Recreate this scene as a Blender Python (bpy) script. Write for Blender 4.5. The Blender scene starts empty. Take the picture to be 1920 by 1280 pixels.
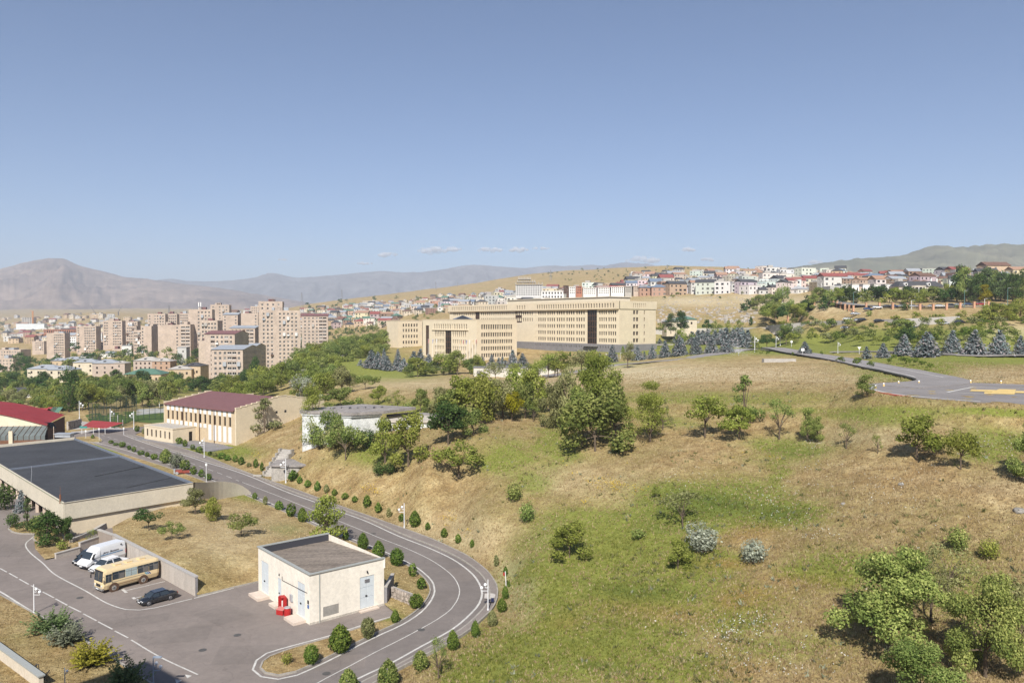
import bpy, bmesh, math, random
import numpy as np
from mathutils import Vector, Matrix, noise
from mathutils.geometry import delaunay_2d_cdt
R = math.radians
rnd = random.Random(7)
scene = bpy.context.scene
COL = scene.collection
# ------------------------------------------------------------------ camera, sky, sun, exposure
FOC, HC, PITCH = 1470.0, 30.0, math.atan(37 / 1470.0)
cam_d = bpy.data.cameras.new('camera'); cam = bpy.data.objects.new('camera', cam_d); COL.objects.link(cam)
cam_d.sensor_width = 36.0; cam_d.lens = 36.0 * FOC / 1920.0
cam_d.clip_start = 0.5; cam_d.clip_end = 60000
cam.location = (0, 0, HC); cam.rotation_euler = (math.pi / 2 - PITCH, 0, 0)
scene.camera = cam
SUN_EL, SUN_DIR = R(42), Vector((-0.12, -1.0, 0)).normalized()      # SUN_DIR: horizontal direction towards the sun
world = bpy.data.worlds.new('World'); scene.world = world; world.use_nodes = True
wn = world.node_tree.nodes; wl = world.node_tree.links; wn.clear()
sky = wn.new('ShaderNodeTexSky'); sky.sky_type = 'NISHITA'; sky.sun_disc = False
sky.sun_elevation = SUN_EL; sky.sun_rotation = math.atan2(SUN_DIR.x, SUN_DIR.y)
sky.altitude = 2200; sky.air_density = 1.0; sky.dust_density = .6; sky.ozone_density = 3.0
bg = wn.new('ShaderNodeBackground'); bg.inputs['Strength'].default_value = 0.068
wo = wn.new('ShaderNodeOutputWorld'); tint = wn.new('ShaderNodeMix'); tint.data_type = 'RGBA'; tint.blend_type = 'MULTIPLY'; tint.inputs[0].default_value = 1.0
tint.inputs[7].default_value = (.95, .955, 1.0, 1); wl.new(sky.outputs[0], tint.inputs[6]); wl.new(tint.outputs[2], bg.inputs[0]); wl.new(bg.outputs[0], wo.inputs[0])
sd = bpy.data.lights.new('sun', 'SUN'); sd.energy = 4.3; sd.angle = R(0.5); sd.color = (1.0, 0.955, 0.88)
sun = bpy.data.objects.new('sun', sd); COL.objects.link(sun)
sv = Vector((SUN_DIR.x * math.cos(SUN_EL), SUN_DIR.y * math.cos(SUN_EL), math.sin(SUN_EL)))
sun.rotation_euler = sv.to_track_quat('Z', 'Y').to_euler()
vs = scene.view_settings
scene.display_settings.display_device = 'sRGB'; vs.view_transform = 'Standard'; vs.look = 'None'
vs.exposure = 0.79; vs.gamma = 1.0; vs.use_curve_mapping = False
scene.render.engine = 'CYCLES'
cy = scene.cycles
cy.max_bounces = 5; cy.diffuse_bounces = 3; cy.glossy_bounces = 2; cy.transmission_bounces = 4; cy.volume_bounces = 0
cy.transparent_max_bounces = 16; cy.use_denoising = True; cy.caustics_reflective = False; cy.caustics_refractive = False
HAZE_DENSITY = 0.00013

# ------------------------------------------------------------------ pixel <-> world (reference picture 1920 x 1280)
CP, SP = math.cos(PITCH), math.sin(PITCH)
def ray(px, py):
    x = (px - 960) / FOC; z = -(py - 640) / FOC
    return x, CP + z * SP, -SP + z * CP
def P(px, py, d):
    x, y, z = ray(px, py); t = d / y
    return Vector((x * t, d, HC + z * t))
def F(px, py, z=0.0):
    x, y, zz = ray(px, py); t = (z - HC) / zz
    return Vector((x * t, y * t, z))
def proj(X, Y, Z):
    zr = Z - HC; fy = Y * CP - zr * SP; up = Y * SP + zr * CP
    fy = np.maximum(fy, 1e-3)
    return 960 + FOC * X / fy, 640 - FOC * up / fy

# ------------------------------------------------------------------ polygons of the paved area (pixels, all on z = 0)
OUTER = [(310,797),(252,815.6),(300,829),(346,842),(388,856),(429,873),(487,894.8),(548,916),(632,947),(697,970),(775,998),(812,1012),(848,1028.5),(875,1042),(895,1056),(912,1070),(924,1085),(931,1097),(933,1109),(932,1122),(927,1135),(919,1147),(907,1158),(887,1176),(863,1193),(835,1210),(805,1225),(746,1255),(714,1275),(650,1308),(540,1380),(300,1600),(-500,1900),(-1800,1500),(-1500,1000),(-900,860),(-500,812),(0,806),(60,812),(130,812),(215,803)]
OUTER_W = [F(x, y) for x, y in OUTER]
def inside_poly(X, Y, poly):
    ins = np.zeros(X.shape, bool); n = len(poly)
    for i in range(n):
        x1, y1 = poly[i][0], poly[i][1]; x2, y2 = poly[(i + 1) % n][0], poly[(i + 1) % n][1]
        if y1 == y2: continue
        c = ((y1 > Y) != (y2 > Y)) & (X < (x2 - x1) * (Y - y1) / (y2 - y1) + x1)
        ins ^= c
    return ins
def dist_poly(X, Y, poly, closed=True):
    d = np.full(X.shape, 1e9); n = len(poly)
    for i in range(n if closed else n - 1):
        x1, y1 = poly[i][0], poly[i][1]; x2, y2 = poly[(i + 1) % n][0], poly[(i + 1) % n][1]
        dx, dy = x2 - x1, y2 - y1; L = dx * dx + dy * dy + 1e-9
        t = np.clip(((X - x1) * dx + (Y - y1) * dy) / L, 0, 1)
        d = np.minimum(d, np.hypot(X - x1 - t * dx, Y - y1 - t * dy))
    return d
# ------------------------------------------------------------------ terrain heights
CTZ = [ # px, py, z  (points seen below the horizon)
 (100,1400,0),(300,1400,0),(600,1330,0),(0,1100,0),(200,1200,0),(400,1150,0),(600,1200,0),(800,1130,0),(700,1050,0),(300,1000,0),(500,950,0),(100,900,0),(300,860,0),(60,860,0),(650,985,0),
 (252,812,0),(300,826,0),(346,838,0),(429,868,0),(487,890,0),(548,912,0),(632,943,0),(697,966,0),(775,994,0),(850,1026,0),(900,1052,0),(940,1100,0.05),(925,1150,0),(870,1200,0),(750,1262,0),
 (310,800,0),(320,815,0),(400,832,0),(441,838,0.2),(470,835,1.2),(500,815,2.8),(540,800,4.2),(570,778,5.6),(600,765,6.6),
 (560,880,2.2),(510,862,2.0),(600,870,3.6),(640,835,6.2),(645,812,7.6),(700,820,7.6),(790,830,7.8),(740,865,6.0),(760,895,4.4),(760,940,2.0),(680,930,1.5),(850,900,5.0),(850,960,2.3),
 (840,835,8.6),(900,830,9.6),(950,795,10.8),(1033,800,10.6),(1100,838,10.6),(1160,848,10.2),(1218,828,11.2),(1320,812,12.3),(1386,822,12.5),(1460,818,12.8),(1523,828,13.0),(1587,840,13.3),(1650,848,13.8),(1719,858,13.9),(1801,876,14.0),(1900,880,14.2),
 (930,1030,1.2),(960,1085,1.4),(970,1150,0.8),(1000,1040,3.0),(1050,930,6.2),(1150,1000,5.0),(1250,1000,6.0),(1250,885,9.8),(1100,1100,3.0),(1000,1200,1.2),(1300,1100,4.5),(1300,1250,2.6),(1400,1050,6.2),(1600,1250,4.6),(1600,1050,8.0),(1850,1000,10.6),(1900,1250,6.2),(1400,930,8.8),(1600,920,11.0),(1850,920,12.8),(1880,1350,5.0),(1600,1400,3.0),(1200,1400,1.0),(960,1400,0.2),(860,1290,0.2),
 (800,880,6.6),(900,1000,2.6),
 (1300,740,15.8),(1500,745,17.4),(1640,775,17.2),(1880,785,17.6),(1600,715,18.6),(1640,735,18.8),(1880,762,19.0),(1800,716,19.4),(1700,700,19.2),(1640,682,19.0),(1560,672,18.8),(1500,660,18.6),(1430,657,17.6),(1300,672,17.6),(1400,680,18.2),(1200,692,15.0),(1250,684,16.6),(1230,720,15.4),(1150,755,13.6),(1100,715,13.8),(1000,738,12.8),(1000,712,12.6),(850,728,11.6),(850,708,11.0),(760,768,10.4),(700,722,9.8),(620,742,7.6),(670,760,8.0),(700,790,8.2),(600,755,6.6),(900,760,11.4),
 (1900,690,19.8),(1800,690,19.8),(1830,662,20.8),(1690,660,20.3),(1900,655,21.0),(1550,645,20.0),(1480,640,19.6),
 (150,780,0),(300,790,0),(230,770,-0.2),(300,768,-0.3),(20,800,-3.0),(120,770,-2.5),
 (100,730,-6.0),(300,735,-4.5),(450,738,-1.0),(540,745,3.0),
 (100,690,-8.0),(50,650,-15.0),(150,665,-10.0),(320,700,-5.0),(5,640,-18),(430,725,-6.5),(220,655,-2.0)]
CTD = [ # px, py, d
 (700,705,330),(700,686,355),(600,700,335),(640,690,350),(560,712,330),(560,690,400),(520,715,380),(600,668,520),(640,650,640),(640,640,720),(680,620,950),
 (870,674,395),(900,704,300),(1000,705,300),(780,676,400),(900,690,345),(1050,660,400),(1160,656,390),(1225,652,400),(1120,668,330),(1200,668,340),(1250,652,380),(1300,650,340),
 (1350,650,330),(1300,630,450),(1400,652,330),(1400,622,420),(1260,625,470),(1500,640,335),(1500,626,368),(1600,640,300),(1600,628,328),(1700,640,276),(1700,626,298),(1850,640,252),(1850,625,272),(1900,610,290),
 (1700,613,322),(1500,615,395),(1440,619,410),(1850,604,300),(1700,598,334),(1500,604,405),(1700,581,350),(1600,584,372),(1600,600,355),(1850,578,345),(1500,592,425),(1700,578,375),(1900,576,370),(1900,560,430),(1720,562,440),(1580,566,440),
 (1440,600,430),(1350,600,480),(1250,605,500),(1440,580,520),(1350,578,600),(1250,575,640),(1400,552,700),(1500,552,660),(1600,535,640),(1250,548,820),(1700,530,650),(1850,530,600),
 (1500,511,1150),(1700,515,1000),(1900,516,900),(1800,516,950),(1350,502,1600),(1180,506,1700),(1000,519,1800),(950,527,1850),(800,545,2000),(640,563,2200),(560,578,2600),
 (1350,510,2600),(1180,514,2700),(1000,528,2800),(800,556,3000),(1700,535,2200),(1900,535,2000),(1500,525,2400),
 (620,592,1300),(700,602,1000),(800,575,1400),(900,562,1200),(1050,558,900),(900,590,800),(800,600,800),(1100,540,1200),(1000,560,1000),(720,640,560),(680,655,560),
 (165,662,857),(105,678,870),(212,655,823),(310,655,750),(425,728,425),(525,700,540),(595,662,650),(450,700,540),(400,690,560),(260,690,560),(190,720,430),(250,720,440),
 (100,605,2200),(300,605,2000),(20,640,1300),(150,625,1500),(300,630,1100),(420,640,900),(470,590,1600),(400,600,1700),
 (100,580,5200),(300,579,5200),(500,581,4800),(20,580,5200),(100,590,3300),(300,590,3000),(500,586,3000),
 (200,580,9000),(600,585,6000),(900,575,6000),(1300,560,6000),(1700,555,6000),(900,580,15000),(1700,565,15000),(200,585,15000)]
pts = []
for px, py, z in CTZ:
    w = F(px, py, z); pts.append((math.atan2(w.x, w.y), math.log(math.hypot(w.x, w.y)), z))
for px, py, d in CTD:
    w = P(px, py, d); pts.append((math.atan2(w.x, w.y), math.log(math.hypot(w.x, w.y)), w.z))
for th in np.linspace(-.62, .62, 8):
    pts.append((th, math.log(26), 0.0))
pts = np.array(pts)
ZS = 12.0
def _fw(z): return np.arcsinh(z / ZS)
US = 2.6
TX = np.stack([pts[:, 0] * US, pts[:, 1]], 1)
def _phi(r2): return r2 * np.log(r2 + 1e-12) * 0.5
nT = len(pts)
D2 = ((TX[:, None, :] - TX[None, :, :]) ** 2).sum(2)
A = np.zeros((nT + 3, nT + 3)); A[:nT, :nT] = _phi(D2) + np.eye(nT) * 2e-4
A[:nT, nT] = 1; A[:nT, nT + 1:] = TX; A[nT, :nT] = 1; A[nT + 1:, :nT] = TX.T
TW = np.linalg.solve(A, np.concatenate([_fw(pts[:, 2]), np.zeros(3)]))
HELI = F(1885, 735, 19.5); HELI_R = 18.7
PITCH_POLY = [F(x, y) for x, y in [(150,800),(310,793),(420,790),(420,764),(250,762),(150,772)]]
def h_tps(X, Y):
    th = np.arctan2(X, Y); r = np.maximum(np.hypot(X, Y), 20)
    th = np.clip(th, -.72, .72); q = np.stack([th * US, np.log(np.minimum(r, 16000))], 1)
    out = np.empty(len(q))
    for i in range(0, len(q), 20000):
        s = q[i:i + 20000]
        d2 = ((s[:, None, :] - TX[None, :, :]) ** 2).sum(2)
        out[i:i + 20000] = _phi(d2) @ TW[:nT] + TW[nT] + s @ TW[nT + 1:]
    return np.sinh(out) * ZS
def sst(x): x = np.clip(x, 0, 1); return x * x * (3 - 2 * x)
def heights(X, Y):
    X = np.asarray(X, float); Y = np.asarray(Y, float)
    z = h_tps(X, Y); r = np.hypot(X, Y)
    near = (r < 330)
    if near.any():
        xs, ys, zs = X[near], Y[near], z[near]
        ins = inside_poly(xs, ys, OUTER_W); dd = dist_poly(xs, ys, OUTER_W)
        k = np.where(ins, 0, sst((dd - 0.5) / 4.0)); zs = zs * k + (-0.12) * (1 - k)
        dh = np.hypot(xs - HELI.x, ys - HELI.y) - HELI_R
        k = sst((dh - 0.6) / 6.0); zs = zs * k + (HELI.z - .12) * (1 - k)
        ip = inside_poly(xs, ys, PITCH_POLY); dp = dist_poly(xs, ys, PITCH_POLY)
        k = np.where(ip, 0, sst(dp / 10.0)); zs = zs * k - 0.1 * (1 - k)
        z[near] = zs
    # gentle unevenness
    amp = np.clip((r - 60) / 2000, 0, 1) * 3
    z = z + amp * (np.sin(X * .011 + 1.3) * np.cos(Y * .009) + .5 * np.sin(X * .031) * np.sin(Y * .027))
    rough = np.where(r < 330, 0.10 * (np.sin(X * .9 + np.sin(Y * .7)) * np.cos(Y * .8 + X * .2)) + .05 * np.sin(X * 2.1 + 1.7 * np.sin(Y * 1.3)), 0)
    if near.any():
        g = np.zeros(X.shape); g[near] = np.where(ins, 0, sst((dd - 2) / 6)); rough = rough * g
    return z + rough
def h(x, y): return float(heights(np.array([x]), np.array([y]))[0])
def G(px, py, dmin=30, dmax=9000):
    x, y, z = ray(px, py)
    t = np.exp(np.linspace(math.log(dmin), math.log(dmax), 700)); s = t / y
    zz = HC + z * s; gz = heights(x * s, t)
    below = np.nonzero(zz <= gz)[0]
    if len(below) == 0: return None
    i = below[0]
    if i == 0: return Vector((x * s[0], t[0], gz[0]))
    a = (zz[i-1] - gz[i-1]) / max(1e-6, (zz[i-1] - gz[i-1]) + (gz[i] - zz[i]))
    d = t[i-1] + (t[i] - t[i-1]) * a; X = x * d / y
    return Vector((X, d, h(X, d)))

# ------------------------------------------------------------------ materials
MATS = {}
def ramp(nt, fac, stops):
    r = nt.nodes.new('ShaderNodeValToRGB'); nt.links.new(fac, r.inputs[0])
    el = r.color_ramp.elements
    while len(el) < len(stops): el.new(0.5)
    for e, (p, c) in zip(el, stops): e.position = p; e.color = (*c, 1)
    return r.outputs[0]
def mixc(nt, f, a, b, mode='MIX'):
    m = nt.nodes.new('ShaderNodeMix'); m.data_type = 'RGBA'; m.blend_type = mode
    for s, v in ((0, f), (6, a), (7, b)):
        if hasattr(v, 'is_linked'): nt.links.new(v, m.inputs[s])
        else: m.inputs[s].default_value = v if s == 0 else (*v, 1)
    return m.outputs[2]
def noise_n(nt, scale, detail=4, rough=.6, vec=None, stretch=None):
    n = nt.nodes.new('ShaderNodeTexNoise'); n.inputs['Scale'].default_value = scale
    n.inputs['Detail'].default_value = detail; n.inputs['Roughness'].default_value = rough
    if vec is None:
        vec = nt.nodes.new('ShaderNodeNewGeometry').outputs['Position']
    if stretch:
        mp = nt.nodes.new('ShaderNodeMapping'); mp.inputs['Scale'].default_value = stretch
        nt.links.new(vec, mp.inputs[0]); vec = mp.outputs[0]
    nt.links.new(vec, n.inputs[0]); return n.outputs[0]
def new_mat(name):
    m = bpy.data.materials.new(name); m.use_nodes = True
    nt = m.node_tree; b = nt.nodes['Principled BSDF']; b.inputs['Specular IOR Level'].default_value = .25
    return m, nt, b
def mat(name, col, rough=.8, var=.12, scale=3.0, scale2=None, metal=0, spec=.25, bump=0, stretch=None, objcol=False, coat=0):
    if name in MATS: return MATS[name]
    m, nt, b = new_mat(name)
    b.inputs['Roughness'].default_value = rough; b.inputs['Metallic'].default_value = metal
    b.inputs['Specular IOR Level'].default_value = spec; b.inputs['Coat Weight'].default_value = coat
    base = col
    if objcol:
        oi = nt.nodes.new('ShaderNodeObjectInfo'); base = oi.outputs['Color']
    if var > 0:
        n = noise_n(nt, scale, 5, .65, stretch=stretch)
        f = ramp(nt, n, [(.25, (1 - var * 1.6,) * 3), (.75, (1 + var * .8,) * 3)])
        c = mixc(nt, 1.0, base, f, 'MULTIPLY')
        if scale2:
            n2 = noise_n(nt, scale2, 3, .5)
            f2 = ramp(nt, n2, [(.3, (1 - var,) * 3), (.7, (1 + var * .6,) * 3)])
            c = mixc(nt, 1.0, c, f2, 'MULTIPLY')
        nt.links.new(c, b.inputs['Base Color'])
        if bump:
            bp = nt.nodes.new('ShaderNodeBump'); bp.inputs['Strength'].default_value = bump; bp.inputs['Distance'].default_value = .05
            nt.links.new(n, bp.inputs['Height']); nt.links.new(bp.outputs[0], b.inputs['Normal'])
    elif objcol: nt.links.new(base, b.inputs['Base Color'])
    else: b.inputs['Base Color'].default_value = (*col, 1)
    MATS[name] = m; return m

# ------------------------------------------------------------------ mesh helpers
class MB:
    def __init__(s): s.v = []; s.f = []; s.m = []
    def quad(s, a, b, c, d, m=0):
        i = len(s.v); s.v += [tuple(a), tuple(b), tuple(c), tuple(d)]; s.f.append((i, i+1, i+2, i+3)); s.m.append(m)
    def poly(s, P_, m=0):
        i = len(s.v); s.v += [tuple(p) for p in P_]; s.f.append(tuple(range(i, i + len(P_)))); s.m.append(m)
    def box(s, x0, x1, y0, y1, z0, z1, m=0, top=None):
        i = len(s.v)
        s.v += [(x0,y0,z0),(x1,y0,z0),(x1,y1,z0),(x0,y1,z0),(x0,y0,z1),(x1,y0,z1),(x1,y1,z1),(x0,y1,z1)]
        for k, q in enumerate([(0,3,2,1),(4,5,6,7),(0,1,5,4),(1,2,6,5),(2,3,7,6),(3,0,4,7)]):
            s.f.append(tuple(i + j for j in q)); s.m.append(top if (k == 1 and top is not None) else m)
    def prism(s, pts2, z0, z1, m=0, top=None):
        n = len(pts2); i = len(s.v)
        s.v += [(p[0], p[1], z0) for p in pts2] + [(p[0], p[1], z1) for p in pts2]
        for k in range(n):
            s.f.append((i+k, i+(k+1) % n, i+n+(k+1) % n, i+n+k)); s.m.append(m)
        s.f.append(tuple(i+n+k for k in range(n))); s.m.append(m if top is None else top)
        s.f.append(tuple(i+k for k in reversed(range(n)))); s.m.append(m)
    def tube(s, p0, p1, r0, r1=None, n=6, m=0, caps=True):
        r1 = r0 if r1 is None else r1; p0 = Vector(p0); p1 = Vector(p1); d = (p1 - p0)
        if d.length < 1e-6: return
        d.normalize(); a = d.orthogonal().normalized(); b = d.cross(a); i = len(s.v)
        for p, r in ((p0, r0), (p1, r1)):
            for k in range(n):
                t = 2 * math.pi * k / n; s.v.append(tuple(p + (a * math.cos(t) + b * math.sin(t)) * r))
        for k in range(n):
            s.f.append((i+k, i+(k+1) % n, i+n+(k+1) % n, i+n+k)); s.m.append(m)
        if caps:
            s.f.append(tuple(i+n+k for k in range(n))); s.m.append(m)
            s.f.append(tuple(i+k for k in reversed(range(n)))); s.m.append(m)
    def ball(s, c, r, n=8, m=0, sz=1.0):
        i = len(s.v); rings = n // 2
        for a in range(rings + 1):
            ph = math.pi * a / rings
            for k in range(n):
                t = 2 * math.pi * k / n
                s.v.append((c[0] + r*math.sin(ph)*math.cos(t), c[1] + r*math.sin(ph)*math.sin(t), c[2] + r*sz*math.cos(ph)))
        for a in range(rings):
            for k in range(n):
                s.f.append((i+a*n+k, i+(a+1)*n+k, i+(a+1)*n+(k+1) % n, i+a*n+(k+1) % n)); s.m.append(m)
    def xform(s, M, start=0):
        for i in range(start, len(s.v)): s.v[i] = tuple(M @ Vector(s.v[i]))
    def mesh(s, name, mats, smooth=False):
        me = bpy.data.meshes.new(name); me.from_pydata(s.v, [], s.f)
        for m in mats: me.materials.append(m)
        if len(mats) > 1: me.polygons.foreach_set('material_index', s.m)
        if smooth: me.polygons.foreach_set('use_smooth', [True] * len(me.polygons))
        me.update(); return me
    def build(s, name, mats, parent=None, smooth=False, **kw):
        if not isinstance(mats, (list, tuple)): mats = [mats]
        return link(name, s.mesh(name, mats, smooth), parent, **kw)
def link(name, me, parent=None, loc=None, rz=0, color=None, kind=None, label=None, cat=None, group=None, scale=None):
    o = bpy.data.objects.new(name, me); COL.objects.link(o)
    if parent is not None: o.parent = parent
    if loc is not None: o.location = loc
    if rz: o.rotation_euler = (0, 0, rz)
    if scale is not None: o.scale = scale
    if color: o.color = (*color, 1)
    if kind: o['kind'] = kind
    if label: o['label'] = label
    if cat: o['category'] = cat
    if group: o['group'] = group
    return o
def thing(name, label, cat, loc=(0, 0, 0), rz=0, group=None):
    return link(name, None, None, loc, rz, None, None, label, cat, group)
def mesh_np(name, V, Fq, mats, attr=None, nv=4):
    me = bpy.data.meshes.new(name); n = len(V); m = len(Fq)
    me.vertices.add(n); me.vertices.foreach_set('co', np.asarray(V, np.float32).ravel())
    me.loops.add(m * nv); me.loops.foreach_set('vertex_index', np.asarray(Fq, np.int32).ravel())
    me.polygons.add(m); me.polygons.foreach_set('loop_start', np.arange(0, m * nv, nv, dtype=np.int32))
    for mt in mats: me.materials.append(mt)
    me.update(calc_edges=True)
    if attr:
        for k, c in attr.items():
            a = me.color_attributes.new(k, 'FLOAT_COLOR', 'POINT')
            c = np.asarray(c, np.float32)
            if c.shape[1] == 3: c = np.concatenate([c, np.ones((len(c), 1), np.float32)], 1)
            a.data.foreach_set('color', c.ravel())
    return me
def smooth_line(pts_, step=2.0, closed=False):
    P_ = [Vector(p) for p in pts_]; n = len(P_); out = []
    rng = n if closed else n - 1
    for i in range(rng):
        p1, p2 = P_[i], P_[(i+1) % n]
        p0 = P_[(i-1) % n] if (closed or i > 0) else p1 * 2 - p2
        p3 = P_[(i+2) % n] if (closed or i + 2 < n) else p2 * 2 - p1
        k = max(1, int((p2 - p1).length / step))
        for j in range(k):
            t = j / k
            out.append(0.5 * ((2*p1) + (p2-p0)*t + (2*p0-5*p1+4*p2-p3)*t*t + (3*p1-p0-3*p2+p3)*t*t*t))
    if not closed: out.append(P_[-1])
    return out
def offsets(line, closed=False):
    n = len(line); N = []
    for i in range(n):
        a = line[(i-1) % n] if (closed or i > 0) else line[i]; b = line[(i+1) % n] if (closed or i < n-1) else line[i]
        d = (b - a); d.z = 0; d.normalize(); N.append(Vector((d.y, -d.x, 0)))
    return N
def ribbon(mb, line, w, dz=0.0, m=0, closed=False, thick=None, shift=0.0):
    N = offsets(line, closed); n = len(line); i = len(mb.v)
    for p, nn in zip(line, N):
        a = p + nn * (shift - w/2); b = p + nn * (shift + w/2)
        mb.v += [(a.x, a.y, p.z + dz), (b.x, b.y, p.z + dz)]
        if thick: mb.v += [(a.x, a.y, p.z + dz - thick), (b.x, b.y, p.z + dz - thick)]
    k = 4 if thick else 2
    for j in range(n if closed else n - 1):
        a = i + j*k; b = i + ((j+1) % n)*k
        mb.f.append((a, a+1, b+1, b)); mb.m.append(m)
        if thick:
            mb.f.append((a+1, a+3, b+3, b+1)); mb.m.append(m)
            mb.f.append((a, b, b+2, a+2)); mb.m.append(m)
    if thick and not closed:
        mb.f.append((i, i+2, i+3, i+1)); mb.m.append(m)
        e = i + (n-1)*k; mb.f.append((e, e+1, e+3, e+2)); mb.m.append(m)
def dashes(mb, line, w, on, off, dz, phase=0.0):
    s = -phase; cur = []; cum = 0.0; seg = []
    pts_ = []
    for a, b in zip(line[:-1], line[1:]):
        L = (b - a).length; k = max(1, int(L / .25))
        for j in range(k): pts_.append((cum + L*j/k, a.lerp(b, j/k)))
        cum += L
    for c, p in pts_:
        if ((c + phase) % (on + off)) < on: cur.append(p)
        else:
            if len(cur) > 2: ribbon(mb, [cur[0], cur[len(cur)//2], cur[-1]], w, dz)
            cur = []
    if len(cur) > 2: ribbon(mb, [cur[0], cur[-1]], w, dz)
# ------------------------------------------------------------------ ground colours
# each patch: px, py, rx, ry, kind value   (dry / green / dark green / rust / grey-sand), painted round world places
GREEN = [(1060,1160,60,50,.95),(980,1215,70,40,.95),(1150,1020,130,60,.9),(1030,1110,70,60,.9),(1180,1110,140,45,.9),(1320,950,120,40,1.0),(1430,960,80,30,1.0),(1100,1210,180,60,.85),(950,1255,120,40,.9),(1300,1170,90,36,.3),(1230,1250,170,36,.5),(1450,1210,110,36,.28),(1280,1060,90,45,.8),
 (1040,840,36,40,.5),(1480,840,70,22,.55),(1550,1070,60,30,.7),(1450,900,30,60,.35),(1860,840,60,30,.6),(1100,770,160,12,.25),(1300,748,300,12,.3),(1500,768,180,10,.28),(1250,790,60,14,.4),(950,860,60,30,.5),(700,850,50,20,.4),(1800,1100,60,60,.3),(1900,1180,50,60,.2),
 (1500,650,150,12,.9),(1750,640,250,20,.75),(1330,640,70,22,.95),(1250,655,120,10,.8),(1700,690,90,25,.6),(1850,672,90,12,.7),(1880,770,120,8,.5),(720,698,80,12,.7),(760,765,200,14,.45),(1120,683,60,6,.6),(460,735,60,40,.3),(1650,780,120,14,.5),
 (215,840,30,10,.6),(400,845,60,14,.8),(330,822,25,8,.7),(480,925,30,12,.5),(530,990,40,12,.3),(740,1150,20,12,.5),(1000,900,40,25,.45),(870,1265,40,20,.6),(30,1180,12,12,.2),
 (120,720,200,30,.3),(300,720,200,30,.3),(620,680,120,30,.4),(1380,1140,80,50,.5),(1000,980,30,20,.2)]
DARKG = [(1330,945,90,28,1.0),(1440,960,55,22,.9),(1190,1105,60,16,.8),(1145,1160,60,18,.4),(1250,985,40,14,.5),(1480,850,60,14,.5),(1100,1245,60,12,.5)]
RUST = [(1400,1120,60,20,.8),(1350,1060,60,14,.7),(1500,1090,60,16,.6),(1250,1150,120,22,.55),(1400,1260,60,18,.6),(1600,1140,60,30,.3),(1420,1000,50,12,.7),(1700,900,80,30,.3),(1080,1160,50,14,.4),(130,1225,60,8,.6)]
PALE = [(1250,700,200,16,1.0),(1420,700,140,14,.9),(1000,722,120,14,.7),(800,722,140,12,.5),(1550,712,110,8,.6),(880,1010,60,50,.5),(960,1090,30,70,.5),(1100,900,90,30,.3),(850,1000,120,40,.4),(450,1000,110,45,.5),(1900,905,60,20,.4),(1650,820,120,20,.35),(1500,570,160,14,.8),(1350,545,130,10,.3),(1300,565,90,9,.9),(1420,560,60,9,.9),(1860,706,60,12,.6),(1900,620,60,14,.6)]
def blob(PX, PY, L):
    o = np.zeros(PX.shape)
    for x, y, rx, ry, s in L:
        o = np.maximum(o, s * np.exp(-(((PX - x) / rx) ** 2 + ((PY - y) / ry) ** 2) * .9))
    return o
def ground_attr(X, Y, Z):
    px, py = proj(X, Y, Z)
    wob = 18 * np.sin(X * .35 + 2 * np.sin(Y * .22)) + 9 * np.sin(Y * .8 + X * .5); wv = 6 * np.sin(X * .5 + Y * .3)
    r = np.hypot(X, Y); f = np.clip(90 / np.maximum(r, 1), .1, 1)
    px = px + wob * f; py = py + wv * f
    g = blob(px, py, GREEN); dg = blob(px, py, DARKG); ru = blob(px, py, RUST); pa = blob(px, py, PALE)
    return np.stack([g, dg, ru, pa], 1)
# ------------------------------------------------------------------ the ground: one sheet out to the horizon
ths = np.concatenate([np.linspace(-math.pi, -.75, 22), np.linspace(-.72, .72, 640), np.linspace(.75, math.pi, 22)[:-1]])
rs = np.concatenate([[14.0, 20, 28], np.exp(np.linspace(math.log(36), math.log(300), 400)), np.exp(np.linspace(math.log(304), math.log(13000), 220))])
TH, RR = np.meshgrid(ths, rs, indexing='ij'); nA, nR = TH.shape
GX = (np.sin(TH) * RR).ravel(); GY = (np.cos(TH) * RR).ravel(); GZ = heights(GX, GY)
idx = np.arange(nA * nR).reshape(nA, nR)
nxt = np.roll(idx, -1, axis=0)
quads = np.stack([idx[:, :-1], idx[:, 1:], nxt[:, 1:], nxt[:, :-1]], -1).reshape(-1, 4)
ga = ground_attr(GX, GY, GZ)

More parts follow.
